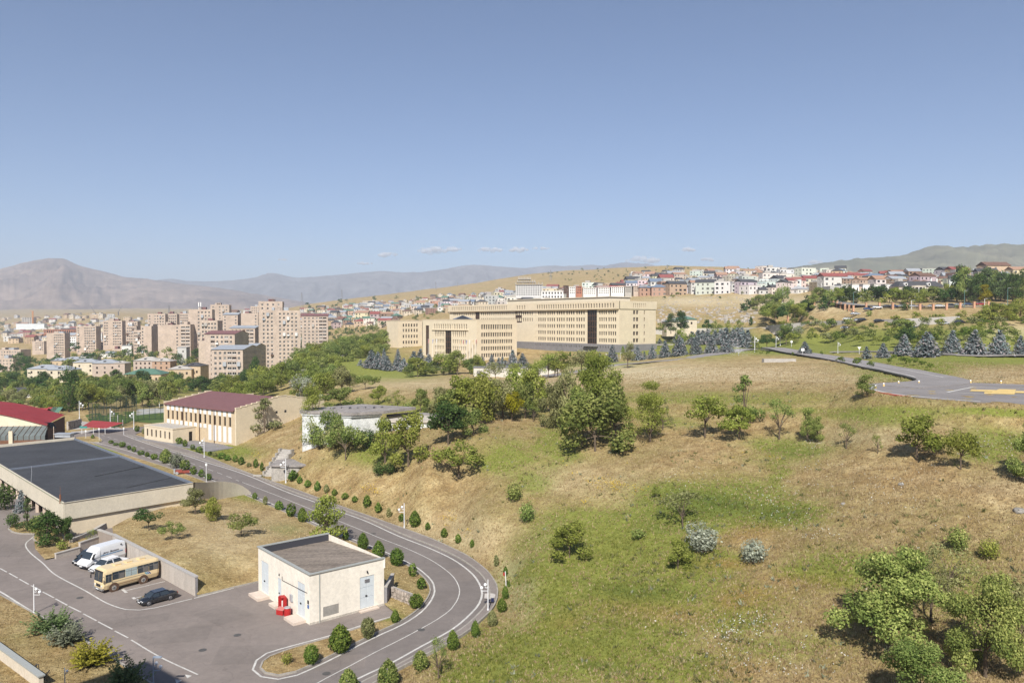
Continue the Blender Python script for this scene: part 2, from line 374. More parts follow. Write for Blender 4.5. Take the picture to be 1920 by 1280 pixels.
def grass_material(name, far=True):
    m, nt, b = new_mat(name); b.inputs['Roughness'].default_value = .95; b.inputs['Specular IOR Level'].default_value = .08
    at = nt.nodes.new('ShaderNodeAttribute'); at.attribute_name = 'cov'
    sep = nt.nodes.new('ShaderNodeSeparateColor'); nt.links.new(at.outputs['Color'], sep.inputs[0])
    big = noise_n(nt, .045, 5, .6); mid = noise_n(nt, .35, 6, .7); fine = noise_n(nt, 2.2, 6, .75); vf = noise_n(nt, 9.0, 3, .7)
    dry = ramp(nt, mid, [(.28, (.23, .150, .068)), (.45, (.36, .255, .125)), (.60, (.48, .37, .195)), (.78, (.60, .49, .29))])
    dry2 = ramp(nt, fine, [(.25, (.50, .48, .45)), (.5, (.98, .97, .95)), (.75, (1.4, 1.37, 1.3))])
    dry = mixc(nt, 1.0, dry, dry2, 'MULTIPLY')
    olive = ramp(nt, fine, [(.3, (.13, .12, .035)), (.7, (.30, .27, .10))])
    fb = ramp(nt, big, [(.45, (0, 0, 0)), (.62, (1, 1, 1))])
    dry = mixc(nt, mixf(nt, fb, .45), dry, olive)
    def mth(op, a, b_):
        n = nt.nodes.new('ShaderNodeMath'); n.operation = op; n.use_clamp = True
        for i, v in enumerate((a, b_)):
            if hasattr(v, 'is_linked'): nt.links.new(v, n.inputs[i])
            else: n.inputs[i].default_value = v
        return n.outputs[0]
    grn = ramp(nt, fine, [(.25, (.115, .135, .028)), (.5, (.215, .235, .052)), (.75, (.34, .34, .10))])
    gm = noise_n(nt, .6, 5, .7)
    thr = mth('ADD', mth('MULTIPLY', sep.outputs[0], 1.95), mth('SUBTRACT', mth('MULTIPLY', gm, 1.8), 1.35))
    thr = mth('MULTIPLY', thr, 1.6)
    c = mixc(nt, thr, dry, grn)
    dgc = ramp(nt, fine, [(.25, (.05, .085, .018)), (.75, (.15, .20, .045))])
    c = mixc(nt, mth('MULTIPLY', sep.outputs[1], .85), c, dgc)
    ru = ramp(nt, fine, [(.3, (.26, .12, .045)), (.7, (.46, .25, .11))])
    c = mixc(nt, mth('MULTIPLY', sep.outputs[2], mth('MULTIPLY', mid, 1.3)), c, ru)
    pa = ramp(nt, fine, [(.25, (.50, .41, .25)), (.75, (.72, .63, .44))])
    at2 = at.outputs['Alpha']
    c = mixc(nt, mth('MULTIPLY', at2, mth('ADD', mid, .25)), c, pa)
    sp = ramp(nt, vf, [(.30, (.55, .52, .5)), (.5, (1, 1, 1)), (.72, (1.25, 1.22, 1.15))])
    c = mixc(nt, .8, c, sp, 'MULTIPLY')
    nt.links.new(c, b.inputs['Base Color'])
    bp = nt.nodes.new('ShaderNodeBump'); bp.inputs['Strength'].default_value = .9; bp.inputs['Distance'].default_value = .35
    nt.links.new(fine, bp.inputs['Height']); nt.links.new(bp.outputs[0], b.inputs['Normal'])
    return m
def mixf(nt, a, k):
    n = nt.nodes.new('ShaderNodeMath'); n.operation = 'MULTIPLY'; nt.links.new(a, n.inputs[0]); n.inputs[1].default_value = k; return n.outputs[0]
M_GRASS = grass_material('dry_grass_ground')
me = mesh_np('ground', np.stack([GX, GY, GZ], 1), quads, [M_GRASS], {'cov': ga})
me.polygons.foreach_set('use_smooth', [True] * len(me.polygons))
link('ground', me, kind='structure')

# ------------------------------------------------------------------ asphalt
def asphalt_mat(name, base, patch=True):
    m, nt, b = new_mat(name); b.inputs['Roughness'].default_value = .88
    n1 = noise_n(nt, .12, 5, .65); n2 = noise_n(nt, 1.3, 6, .75); n3 = noise_n(nt, 14, 2, .6)
    c = ramp(nt, n1, [(.3, tuple(x * .86 for x in base)), (.7, tuple(x * 1.13 for x in base))])
    c = mixc(nt, 1, c, ramp(nt, n2, [(.25, (.84, .84, .85)), (.75, (1.12, 1.11, 1.1))]), 'MULTIPLY')
    c = mixc(nt, .7, c, ramp(nt, n3, [(.3, (.85,) * 3), (.7, (1.12,) * 3)]), 'MULTIPLY')
    # hairline cracks and old patches
    v = nt.nodes.new('ShaderNodeTexVoronoi'); v.feature = 'DISTANCE_TO_EDGE'; v.inputs['Scale'].default_value = .11
    geo = nt.nodes.new('ShaderNodeNewGeometry')
    wr = nt.nodes.new('ShaderNodeTexNoise'); wr.inputs['Scale'].default_value = .6; nt.links.new(geo.outputs['Position'], wr.inputs[0])
    ad = nt.nodes.new('ShaderNodeVectorMath'); ad.operation = 'MULTIPLY_ADD'; nt.links.new(wr.outputs['Color'], ad.inputs[0]); ad.inputs[1].default_value = (3, 3, 0)
    nt.links.new(geo.outputs['Position'], ad.inputs[2]); nt.links.new(ad.outputs[0], v.inputs['Vector'])
    cr = ramp(nt, v.outputs['Distance'], [(0.0, (.72,) * 3), (.006, (1,) * 3)])
    c = mixc(nt, .6, c, cr, 'MULTIPLY')
    nt.links.new(c, b.inputs['Base Color']); return m
M_ASPH = asphalt_mat('asphalt', (.225, .192, .172))
M_ROAD = asphalt_mat('road_asphalt', (.190, .166, .152))
M_PAVE = asphalt_mat('pavement_asphalt', (.235, .203, .182))
M_KERB = mat('kerb_concrete', (.36, .33, .29), .9, .2, 1.5, 9)
M_LINE = mat('road_paint', (.60, .58, .54), .75, .22, 1.2, 9)
def tri_fill(name, poly, z, mats, kind='structure', step=None, hfun=None, attr=False):
    """filled polygon as a triangulated sheet, optionally with inner points and a height function"""
    pts2 = [Vector((p[0], p[1])) for p in poly]; n = len(pts2)
    edges = [(i, (i+1) % n) for i in range(n)]
    if step:
        xs = [p.x for p in pts2]; ys = [p.y for p in pts2]
        gx, gy = np.meshgrid(np.arange(min(xs), max(xs), step), np.arange(min(ys), max(ys), step))
        gx = gx.ravel() + np.random.default_rng(3).uniform(-.2, .2, gx.size) * step; gy = gy.ravel() + np.random.default_rng(4).uniform(-.2, .2, gy.size) * step
        ok = inside_poly(gx, gy, pts2); gx, gy = gx[ok], gy[ok]; ok = dist_poly(gx, gy, pts2) > step * .45
        pts2 = pts2 + [Vector((a, b)) for a, b in zip(gx[ok], gy[ok])]
    vs_, es_, fs_, *_ = delaunay_2d_cdt(pts2, edges, [list(range(n))], 1, 1e-5)
    V = np.array([(v.x, v.y, 0.0) for v in vs_])
    V[:, 2] = hfun(V[:, 0], V[:, 1]) if hfun else z
    me = bpy.data.meshes.new(name); me.from_pydata(V.tolist(), [], [tuple(f) for f in fs_])
    for m in mats: me.materials.append(m)
    if attr:
        a = me.color_attributes.new('cov', 'FLOAT_COLOR', 'POINT'); a.data.foreach_set('color', ground_attr(V[:, 0], V[:, 1], V[:, 2]).astype(np.float32).ravel())
    me.polygons.foreach_set('use_smooth', [True] * len(me.polygons))
    return link(name, me, kind=kind)
out_s = smooth_line(OUTER_W[:30], 1.5) + OUTER_W[30:]
tri_fill('yard_asphalt', out_s, 0.0, [M_ASPH])
# outer pavement between the kerb beside the white line and the foot of the hill
OUT_LINE = [(231,814.6),(258,825),(304,840.6),(346,853),(387.5,866.7),(429,879),(471,893.8),(534,920.5),(588,940),(641,960),(688,977.5),(746,1004),(804.6,1027),(848,1047.5),(877.5,1068),(893,1084),(902,1101),(904,1112),(899,1130),(883,1149.6),(848,1179),(790,1211),(732,1243),(673,1270.6),(600,1312)]
CEN_LINE = [(190,815),(225,826),(265,839),(306,851),(344,863),(373,873),(402.5,883.5),(434.6,896),(469.6,909.6),(510,925),(548,940),(592,958),(635,976),(685,996.5),(717,1010),(761,1027),(804.6,1047.5),(834,1066.5),(851,1082),(860,1098),(861.5,1111.7),(856,1127),(846,1141),(819,1161),(761,1193),(702.5,1222.5),(659,1246),(609,1272),(550,1305)]
IN_LINE = [(150,822),(190,832),(240,845),(299,864),(350,882),(411,905),(467,926),(530,953),(590,980),(650,1006),(690,1021),(729,1037),(764,1053.5),(784,1065),(804.6,1082.5),(813,1095),(815,1107),(809,1124),(790,1146.7),(755,1170),(717,1187.5),(673,1209),(615,1238.5),(557,1265),(521.7,1272.7),(489.6,1267.7),(474,1254.6),(481,1237),(500,1224),(555,1208),(615,1192),(661.7,1177),(702.5,1164),(731.7,1156)]
ol = smooth_line([F(x, y) for x, y in OUT_LINE], 1.2); cl = smooth_line([F(x, y) for x, y in CEN_LINE], 1.2); il = smooth_line([F(x, y) for x, y in IN_LINE], 1.2)
mb = MB()
i_cut = len(smooth_line([F(x, y) for x, y in IN_LINE[:20]], 1.2))
# carriageway of slightly darker asphalt
N = offsets(cl); n = len(cl)
ribbon(mb, cl, 6.4, 0.004, shift=0.0)
mb.build('road', M_ROAD, kind='structure')
mb = MB(); ribbon(mb, ol, .22, .012); ribbon(mb, il, .19, .012)
ic = int(n * .47)
dashes(mb, cl[:ic], .11, 3.0, 1.8, .012); ribbon(mb, cl[ic:], .11, .012)
mb.build('road_lane_markings', M_LINE, kind='structure')
# kerb that separates the road from the raised outer pavement, and the pavement itself
mb = MB(); Nn = offsets(ol)
kerb_line = [p + nn * -0.85 for p, nn in zip(ol, Nn)]
ribbon(mb, kerb_line, .18, .13, thick=.14); mb.build('road_kerb', M_KERB, kind='structure')
oedge = smooth_line(OUTER_W[1:30], 1.2)
def nearest(p, L): return min(L, key=lambda q: (q.x-p.x)**2 + (q.y-p.y)**2)
mb = MB(); i0 = 0; k0 = [p + nn * -0.94 for p, nn in zip(ol, Nn)]
for j, p in enumerate(k0):
    q = nearest(p, oedge); mb.v += [(p.x, p.y, .115), (q.x, q.y, .115)]
    if j: a = 2*j - 2; mb.f.append((a, a+1, a+3, a+2)); mb.m.append(0)
mb.build('pavement', M_PAVE, kind='structure')
mb = MB(); ribbon(mb, oedge, .15, .17, thick=.3); mb.build('pavement_edge_kerb', M_KERB, kind='structure')

M_PATCH = asphalt_mat('asphalt_repair', (.205,.176,.158)); M_IRON = mat('cast_iron', (.10,.095,.09), .6, .2, 8)
for i, (x, y, a, b, r) in enumerate([(330,1190,3.2,1.8,.3),(420,1150,2.0,2.4,.9),(110,1095,2.6,1.5,.5),(240,1165,4,1.2,.4),(640,1240,2.2,1.4,.2),(470,1225,3.0,2.0,.1),(870,1075,1.6,2.6,.5),(560,945,3.5,1.4,-.5),(30,1030,2.4,3,.2),(395,895,3,1.2,-.5)]):
    q = F(x, y, .008); ca, sa = math.cos(r), math.sin(r); k = MB(); k.poly([(q.x+ca*u_-sa*v_, q.y+sa*u_+ca*v_, .008) for u_, v_ in ((-a,-b),(a*.9,-b*1.1),(a,b*.9),(-a*1.05,b))]); k.build('asphalt_patch', M_PATCH, kind='structure')
for x, y in [(445,1190),(612,1262),(150,1120),(790,1180),(700,1000),(380,1218)]:
    q = F(x, y, .0); k = MB(); k.tube((q.x,q.y,-.05),(q.x,q.y,.018),.36,.36,14); link('manhole_cover', k.mesh('manhole_cover', [M_IRON]), label='round iron manhole cover set in the yard asphalt', cat='manhole cover', group='manhole covers')
# ------------------------------------------------------------------ raised lawns with kerbs
def tps_small(ctrl):
    C_ = np.array([(c[0], c[1]) for c in ctrl]); zz = np.array([c[2] for c in ctrl]); n_ = len(C_)
    d2 = ((C_[:, None] - C_[None]) ** 2).sum(2) / 100.; A_ = np.zeros((n_+3, n_+3)); A_[:n_, :n_] = _phi(d2); A_[:n_, n_] = 1; A_[:n_, n_+1:] = C_; A_[n_, :n_] = 1; A_[n_+1:, :n_] = C_.T
    w_ = np.linalg.solve(A_, np.concatenate([zz, np.zeros(3)]))
    def f_(X, Y):
        q = np.stack([X, Y], 1); d2_ = ((q[:, None] - C_[None]) ** 2).sum(2) / 100.
        return _phi(d2_) @ w_[:n_] + w_[n_] + q @ w_[n_+1:]
    return f_
WALL_FOOT = [F(366,1117.5), F(211,1032)]           # foot of the parking retaining wall
WT = 2.05
LAWN_B = [(411,914),(440,921),(467,932),(530,959),(590,986),(650,1012),(690,1028),(729,1044),(762,1060),(780,1071),(797,1086),(805,1098),(807,1108),(801,1123),(784,1143),(751,1166),(714,1183),(670,1205),(612,1234),(555,1260),(522,1267),(497,1262),(488,1253),(493,1241),(507,1231),(555,1214),(615,1197),(662,1182),(703,1168),(731,1159),(738,1148),(722,1136),(720,1131),(640,1100),(560,1075),(480,1092),(440,1101),(371,1118)]
lb = [F(x, y) for x, y in LAWN_B] + [F(213,1033), F(211,1015.0), F(240,998), F(300,975), F(360,950), F(392,936)]
c_b = [(p.x, p.y, .10) for p in [F(x, y) for x, y in LAWN_B[:30]]] + [(p.x, p.y, z) for p, z in [(F(480,1092), .1), (F(440,1101), .1), (F(400,1111), .12), (F(371,1118), .2), (F(355,1108), 1.5),(F(340,1100), WT), (F(300,1078), WT), (F(250,1052), WT), (F(213,1033), WT), (F(211,1015), WT), (F(260,990), 2.0), (F(320,966), 1.5), (F(392,936), .4), (F(470,1060), 1.9), (F(420,1072),1.8),(F(380,1090), 1.7),(F(560,1030), 1.5), (F(640,1060), 1.2), (F(720,1100), .5), (F(690,1075), .8),(F(500,1000), 1.0), (F(400,1010), 2.0)]]
fB = tps_small(c_b)
hB = lambda X, Y: np.clip(fB(X, Y), .08, 2.3)
tri_fill('lawn', lb, 0, [M_GRASS], step=.9, hfun=hB, attr=True)
ISL_C = [(125,826),(165,829),(200,841),(250,857),(299,872),(350,890),(400,909),(411,915),(405,922),(385,921),(330,905),(270,880),(200,858),(150,842),(120,832)]
lc = smooth_line([F(x, y) for x, y in ISL_C], 2, closed=True)
tri_fill('lawn_strip', lc, .10, [M_GRASS], step=2, attr=True)
ISL_A = [(-400,1000),(0,1116),(62,1150),(160,1204),(265,1271),(285,1283),(300,1296),(290,1320),(200,1420),(-100,1500),(-900,1300)]
la = [F(x, y) for x, y in ISL_A]
tri_fill('front_lawn', la, .10, [M_GRASS], step=2, attr=True)
ISL_D = [(16,992),(24,984),(40,979),(60,975),(100,985),(120,1010),(98,1022),(75,1020),(62,1010),(64,1001),(40,1001),(22,997)]
ld = smooth_line([F(x, y) for x, y in ISL_D], 1, closed=True)
tri_fill('planting_bed', ld, .12, [M_GRASS], step=1.5, attr=True)
ISL_E = [(64,1016),(85,1010),(130,1005),(172,1012),(183,1020),(183,1024),(145,1034),(103,1046),(84,1050),(66,1030)]
le = [F(x, y) for x, y in ISL_E]
tri_fill('wall_bed', le, .14, [M_GRASS], step=1.5, attr=True)
ISL_G = [(130,822),(176,818),(190,824),(186,829),(140,828)]
lg = smooth_line([F(x, y) for x, y in ISL_G], 1.5, closed=True); tri_fill('traffic_island', lg, .12, [M_GRASS], attr=True)
mb = MB()
for L, cl_ in ((smooth_line([F(x, y) for x, y in LAWN_B[:30]], 1.2), False), (lc, True), (ld, True), (lg, True), ([F(x, y) for x, y in LAWN_B[-4:]], False), (smooth_line([F(x, y) for x, y in ISL_A[1:8]], 3), False)):
    ribbon(mb, L, .16, .15, thick=.16, closed=cl_)
mb.build('lawn_kerbs', M_KERB, kind='structure')
def surf(px, py):
    """place on lawns / asphalt / hill seen at this pixel"""
    p = F(px, py, 0)
    if inside_poly(np.array([p.x]), np.array([p.y]), OUTER_W)[0]:
        q = p
        for _ in range(5):
            if inside_poly(np.array([q.x]), np.array([q.y]), lb)[0]:
                z = float(hB(np.array([q.x]), np.array([q.y]))[0])
            elif inside_poly(np.array([p.x]), np.array([p.y]), la)[0] or inside_poly(np.array([p.x]), np.array([p.y]), lc)[0]: z = .1
            elif inside_poly(np.array([p.x]), np.array([p.y]), ld)[0] or inside_poly(np.array([p.x]), np.array([p.y]), le)[0]: z = .12
            else: z = 0
            q = F(px, py, z)
        return q
    return G(px, py)
# yard markings
mb = MB()
def pl(ptsx, step=1.0): return smooth_line([F(x, y) for x, y in ptsx], step)
ribbon(mb, pl([(120,988),(90,985),(60,1008),(48,1020),(56,1035),(80,1055),(104,1077),(160,1107),(200,1130),(236,1142),(262,1143),(290,1139),(327,1130),(360,1122)]), .16, .014)
ribbon(mb, pl([(364,1121),(400,1112),(438,1102)]), .16, .014)
for a in [[(0,1065),(13,1072)],[(17,1074),(33,1083)],[(36,1085),(54,1095)],[(58,1097),(76,1106)],[(80,1109),(101,1120)],[(104,1122),(126,1134)],[(129,1136),(152,1147)],[(156,1150),(181,1163)],[(184,1165),(211,1179)],[(215,1182),(240,1195)],[(246,1199),(300,1231),(371,1264)]]:
    ribbon(mb, pl(a), .15, .014)
ribbon(mb, pl([(-60,1078),(0,1108.5),(62,1147),(160,1200),(265,1268),(288,1282)]), .2, .018)
ribbon(mb, pl([(309,1089.5),(235,1107)]), .14, .014); ribbon(mb, pl([(230,1104.5),(237,1110.5)]), .3, .016)
ribbon(mb, pl([(275,1116),(251,1121)]), .14, .014)
ribbon(mb, pl([(249,1119.5),(253,1122.5)]), .3, .016)
p1, p2, p3 = F(347,1264), F(360,1266), F(351,1271)
mb.poly([(p.x, p.y, .015) for p in (p1, p3, p2)]); p1, p2, p3 = F(328,1273), F(341,1275), F(331,1281)
mb.poly([(p.x, p.y, .015) for p in (p1, p3, p2)])
mb.build('yard_markings', M_LINE, kind='structure')

# ------------------------------------------------------------------ helipad and the roads of the plateau
Mh = asphalt_mat('helipad_asphalt', (.235, .215, .205))
circ = [Vector((HELI.x + HELI_R * math.cos(t), HELI.y + HELI_R * math.sin(t), HELI.z)) for t in np.linspace(0, 2*math.pi, 73)[:-1]]
mb = MB(); mb.prism([(p.x, p.y) for p in circ], HELI.z - .3, HELI.z + .02); mb.build('helipad', Mh, kind='structure')
mb = MB(); ribbon(mb, [Vector((HELI.x + (HELI_R-.5) * math.cos(t), HELI.y + (HELI_R-.5) * math.sin(t), HELI.z)) for t in np.linspace(2.2, 4.0, 30)], .5, .03)
mb.build('helipad_edge_line', M_LINE, kind='structure')
M_RED = mat('red_paint', (.45, .10, .07), .8, .2, 2); M_YEL = mat('yellow_paint', (.72, .52, .20), .75, .15, 1.2, 8)
mb = MB(); ribbon(mb, [Vector((HELI.x + (HELI_R+.25) * math.cos(t), HELI.y + (HELI_R+.25) * math.sin(t), HELI.z)) for t in np.linspace(3.0, 3.5, 12)], .7, .04, thick=.2)
mb.build('helipad_red_kerb', M_RED, kind='structure')
sq = [F(1776,735,19.55), F(1824,725.5,19.55), F(1990,729,19.55), F(1985,745,19.55)]
mb = MB(); ribbon(mb, [sq[1] + (sq[2]-sq[1])*t for t in (0, .5, 1)], .45, .0); ribbon(mb, [sq[1], sq[0]], .45, .004); ribbon(mb, [sq[0], sq[3]], .45, .008)
mb.build('helipad_square_marking', M_LINE, kind='structure')
mb = MB()
for Q in ([(1820,733.2),(1828,731),(1968,734.5),(1962,737.5)],):
    pass
def qd(Q, z=19.56): mb.poly([tuple(F(x, y, z)) for x, y in Q])
qd([(1822,730),(1868,730.6),(1862,734),(1818,732.9)]); qd([(1873,729),(1905,729.7),(1902,739),(1845,737.6),(1846,734.2),(1860,734.4)], 19.564)
qd([(1905,732.6),(1960,734),(1956,737.4),(1903,736.1)], 19.568)
mb.build('helipad_landing_mark', M_YEL, kind='structure')
def drape(ptsd, w, name, m, dz=.2, step=4, thick=.3, kind='structure', z=None):
    L = smooth_line([Vector(p) for p in ptsd], step)
    hz = heights(np.array([p.x for p in L]), np.array([p.y for p in L]))
    NN = offsets(L)
    hl = heights(np.array([p.x - n_.x*w/2 for p, n_ in zip(L, NN)]), np.array([p.y - n_.y*w/2 for p, n_ in zip(L, NN)]))
    hr = heights(np.array([p.x + n_.x*w/2 for p, n_ in zip(L, NN)]), np.array([p.y + n_.y*w/2 for p, n_ in zip(L, NN)]))
    zz = np.maximum(hz, np.maximum(hl, hr))
    zz = np.convolve(np.pad(zz, 2, mode='edge'), np.ones(5) / 5, 'valid')
    for p, q in zip(L, zz): p.z = q + dz
    mb = MB(); ribbon(mb, L, w, 0, thick=thick); mb.build(name, m, kind=kind); return L
M_ROAD2 = asphalt_mat('hill_road_asphalt', (.26, .24, .23))
def gp(L, **k):
    o = []
    for x, y in L:
        p = G(x, y, **k)
        if p is not None: o.append(p)
    return o
r1 = drape([(HELI.x - 12, HELI.y + 10, 0)] + [tuple(P(*q)) for q in [(1770,712,138),(1700,697,165),(1650,687,186),(1600,676,218),(1545,667,250),(1500,660,285),(1440,655,335)]], 8.5, 'plateau_road', M_ROAD2)
mb = MB(); ribbon(mb, [p.copy() for p in r1[8:]], .35, .02, shift=-3.6); ribbon(mb, [p.copy() for p in r1[8:]], .3, .02, shift=1.2)
mb.build('plateau_road_marking', M_LINE, kind='structure')
r2 = drape([tuple(p) for p in gp([(1560,662),(1640,659),(1720,662),(1830,668),(1940,668)])], 4.5, 'spruce_avenue', M_ROAD2)
r3 = drape([tuple(P(*q)) for q in [(1480,657,305),(1420,659,325),(1350,667,285),(1290,671,270),(1230,677,274),(1160,688,282),(1090,695,278),(1020,698,275)]], 6.0, 'park_road', M_ROAD2)
r4 = drape([tuple(P(x, y, d)) for x, y, d in [(560,715,335),(590,702,350),(615,690,375),(640,680,420)]], 9, 'boulevard_bend', M_ROAD2, dz=.8)
r5 = drape([tuple(P(x, y, d)) for x, y, d in [(640,668,500),(628,655,580),(618,640,700),(606,628,820)]], 16, 'boulevard', M_ROAD, dz=1.0, step=12)

# ------------------------------------------------------------------ far mountains
def mountain(name, sky_, d, depth, base, col1, col2, seed, nseg=260, nd=36):
    xs = np.linspace(sky_[0][0], sky_[-1][0], nseg); ys = np.interp(xs, [s[0] for s in sky_], [s[1] for s in sky_])
    k = np.ones(7) / 7; ysm = np.convolve(np.pad(ys, 3, mode='edge'), k, 'valid')
    V = []; rg = random.Random(seed)
    for i, (x, y) in enumerate(zip(xs, ysm)):
        for j in range(nd):
            s = j / (nd - 1)                       # 0 near foot .. 1 far foot, crest at .6
            dd = d + (s - .6) * depth
            crest = P(x, y, d).z
            prof = math.sin(min(1, s / .6) * math.pi / 2) ** 1.25 if s < .6 else math.cos((s - .6) / .4 * math.pi / 2)
            X = (x - 960) / FOC * dd
            fb = noise.fractal(Vector((X / 900., dd / 900., seed)), .9, 2.1, 6)
            g = abs(noise.fractal(Vector((X / 420., dd / 1300., seed + 5)), .8, 2.2, 5))
            amp = (1 - abs(prof * 2 - 1) ** 3) * (crest - base) * .34
            z = base + (crest - base) * prof + (fb * .6 - g) * amp + noise.noise(Vector((x * .05, seed, 0))) * 4 * prof
            V.append((X, dd, z))
    idx = np.arange(nseg * nd).reshape(nseg, nd)
    Q = np.stack([idx[:-1, :-1], idx[1:, :-1], idx[1:, 1:], idx[:-1, 1:]], -1).reshape(-1, 4)
    m, nt, b = new_mat(name + '_slope'); b.inputs['Roughness'].default_value = 1; b.inputs['Specular IOR Level'].default_value = 0
    n1 = noise_n(nt, .0022, 8, .68); n2 = noise_n(nt, .009, 6, .7, stretch=(1, .4, 2.5))
    c = mixc(nt, 1, ramp(nt, n1, [(.35, col1), (.65, col2)]), ramp(nt, n2, [(.3, (.62,) * 3), (.7, (1.35,) * 3)]), 'MULTIPLY')
    nt.links.new(c, b.inputs['Base Color'])
    me = mesh_np(name, V, Q, [m]); me.polygons.foreach_set('use_smooth', [True] * len(me.polygons))
    return link(name, me, kind='structure')
mountain('mountain_west', [(-400,560),(-200,530),(-60,512),(0,507),(40,496),(75,489),(100,485.5),(115,485),(128,488),(145,498),(170,504),(205,512),(235,521),(270,523),(300,527),(330,532),(380,537),(430,543),(480,552),(530,560),(580,568),(640,576)], 7600, 4200, 95, (.155, .112, .09), (.31, .23, .175), 3)
mountain('mountain_range', [(150,560),(260,530),(310,524),(325,522.5),(345,527),(390,529),(440,526),(480,522),(495,515),(510,513),(530,515),(550,522),(600,519),(640,515),(670,512),(700,510),(720,508),(745,512),(790,511),(830,506),(860,500),(885,496.5),(920,499),(950,501),(985,504),(1010,500),(1030,498),(1060,501),(1110,498),(1125,503),(1150,497),(1190,495),(1215,497),(1260,508),(1400,520)], 9800, 4200, 120, (.14, .135, .14), (.21, .20, .20), 11)
mountain('mountain_east', [(1380,520),(1500,503),(1560,495),(1600,490),(1625,487),(1640,488),(1690,485),(1720,478),(1745,471),(1780,469),(1850,467),(1900,464.5),(1960,463),(2100,470),(2400,500)], 4300, 2600, 120, (.10, .105, .065), (.20, .185, .12), 21)
# ------------------------------------------------------------------ building helpers
def mglass():
    m, nt, b = new_mat('window_glass'); b.inputs['Base Color'].default_value = (.030, .036, .042, 1); b.inputs['Roughness'].default_value = .12
    b.inputs['Specular IOR Level'].default_value = .5
    oi = nt.nodes.new('ShaderNodeObjectInfo'); c = ramp(nt, oi.outputs['Random'], [(.0, (.008, .009, .011)), (.6, (.022, .022, .022)), (.85, (.05, .048, .044)), (.98, (.20, .19, .17))])
    nt.links.new(c, b.inputs['Base Color']); return m
M_GLASS = mglass()
M_FRAME = mat('window_frame', (.12, .09, .07), .6, 0); M_FRAME_W = mat('white_window_frame', (.62, .61, .59), .5, 0); M_FRAME_B = mat('brown_window_frame', (.10, .055, .035), .6, 0)
M_TUFF = mat('golden_tuff', (.65, .55, .40), .9, .07, .35, 2.2); M_TUFF2 = mat('pale_tuff', (.70, .60, .44), .9, .06, .5, 3)
M_PINK = mat('pink_tuff', (.51, .41, .33), .92, .16, .2, 1.6); M_CONC = mat('concrete', (.44, .41, .37), .92, .15, .8, 5)
M_GREYST = mat('grey_basalt', (.23, .22, .225), .85, .15, .6, 4); M_ROOFG = mat('grey_roof_felt', (.20, .195, .195), .92, .15, .4, 4)
M_METAL = mat('metal_roof_sheet', (.46, .48, .50), .45, .12, .6, 3, metal=.3); M_DARK = mat('dark_metal', (.03, .03, .034), .5, 0)
M_WHITE = mat('white_paint', (.76, .75, .72), .6, .04, 3); M_REDR = mat('red_roof_sheet', (.30, .045, .045), .6, .12, .8); M_MAROON = mat('maroon_roof_sheet', (.205, .098, .095), .62, .08, .5, 3)
M_BLUE = mat('blue_paint', (.04, .12, .35), .5, 0); M_REDP = mat('red_enamel', (.40, .025, .025), .5, .1, 4)
def facade(mb, O, U, W, z0, z1, ops, depth=.25, m=0, mr=None):
    """wall with real openings: O start, U unit direction (outside on its right); ops = (u0, u1, w0, w1)"""
    mr = m if mr is None else mr
    nx, ny = U[1], -U[0]
    def pt(u, z, dp=0): return (O[0] + U[0]*u - nx*dp, O[1] + U[1]*u - ny*dp, z)
    zs = sorted(set([z0, z1] + [z for o in ops for z in (o[2], o[3]) if z0 < z < z1]))
    for a, b in zip(zs[:-1], zs[1:]):
        mid = (a + b) / 2; act = sorted([o for o in ops if o[2] < mid < o[3]]); u = 0
        for o in act:
            if o[0] > u + 1e-4: mb.quad(pt(u, a), pt(o[0], a), pt(o[0], b), pt(u, b), m)
            u = o[1]
        if u < W - 1e-4: mb.quad(pt(u, a), pt(W, a), pt(W, b), pt(u, b), m)
    for u0, u1, w0, w1 in ops:
        mb.quad(pt(u0, w0), pt(u0, w0, depth), pt(u0, w1, depth), pt(u0, w1), mr)
        mb.quad(pt(u1, w0, depth), pt(u1, w0), pt(u1, w1), pt(u1, w1, depth), mr)
        mb.quad(pt(u0, w0), pt(u1, w0), pt(u1, w0, depth), pt(u0, w0, depth), mr)
        mb.quad(pt(u0, w1, depth), pt(u1, w1, depth), pt(u1, w1), pt(u0, w1), mr)
PANES = {}
def pane_mesh(w, h_, style):
    k = (round(w, 2), round(h_, 2), style)
    if k in PANES: return PANES[k]
    mb = MB(); f = .09 if w > .7 else .06
    mb.quad((0, 0, 0), (w, 0, 0), (w, 0, h_), (0, 0, h_), 0)
    for x0, x1, a, b in ((0, f, 0, h_), (w-f, w, 0, h_), (f, w-f, 0, f), (f, w-f, h_-f, h_)) + (((w/2-f/2, w/2+f/2, f, h_-f),) if w > 1.1 else ()):
        mb.box(x0, x1, -.05, .02, a, b, 1)
    if style == 'sill': mb.box(-.08, w+.08, -.16 - .1, 0, -.1, -.0, 2)
    fm = {'b': M_FRAME_B, 'w': M_FRAME_W, 'sill': M_FRAME_W}.get(style, M_FRAME)
    me = mb.mesh('window', [M_GLASS, fm, M_CONC]); PANES[k] = me; return me
def windows(root, O, U, ops, depth=.25, style='n', name='window', skip=None):
    nx, ny = U[1], -U[0]; ang = math.atan2(U[1], U[0]); d = depth - .03
    for o in ops:
        link(name, pane_mesh(o[1]-o[0], o[3]-o[2], style), root, (O[0] + U[0]*o[0] - nx*d, O[1] + U[1]*o[0] - ny*d, o[2]), ang)
def gridops(u0, u1, n, w, rows):
    """n windows of width w between u0 and u1 on rows (z0, z1)"""
    s = (u1 - u0) / n
    return [(u0 + s*(i+.5) - w/2, u0 + s*(i+.5) + w/2, a, b) for a, b in rows for i in range(n)]
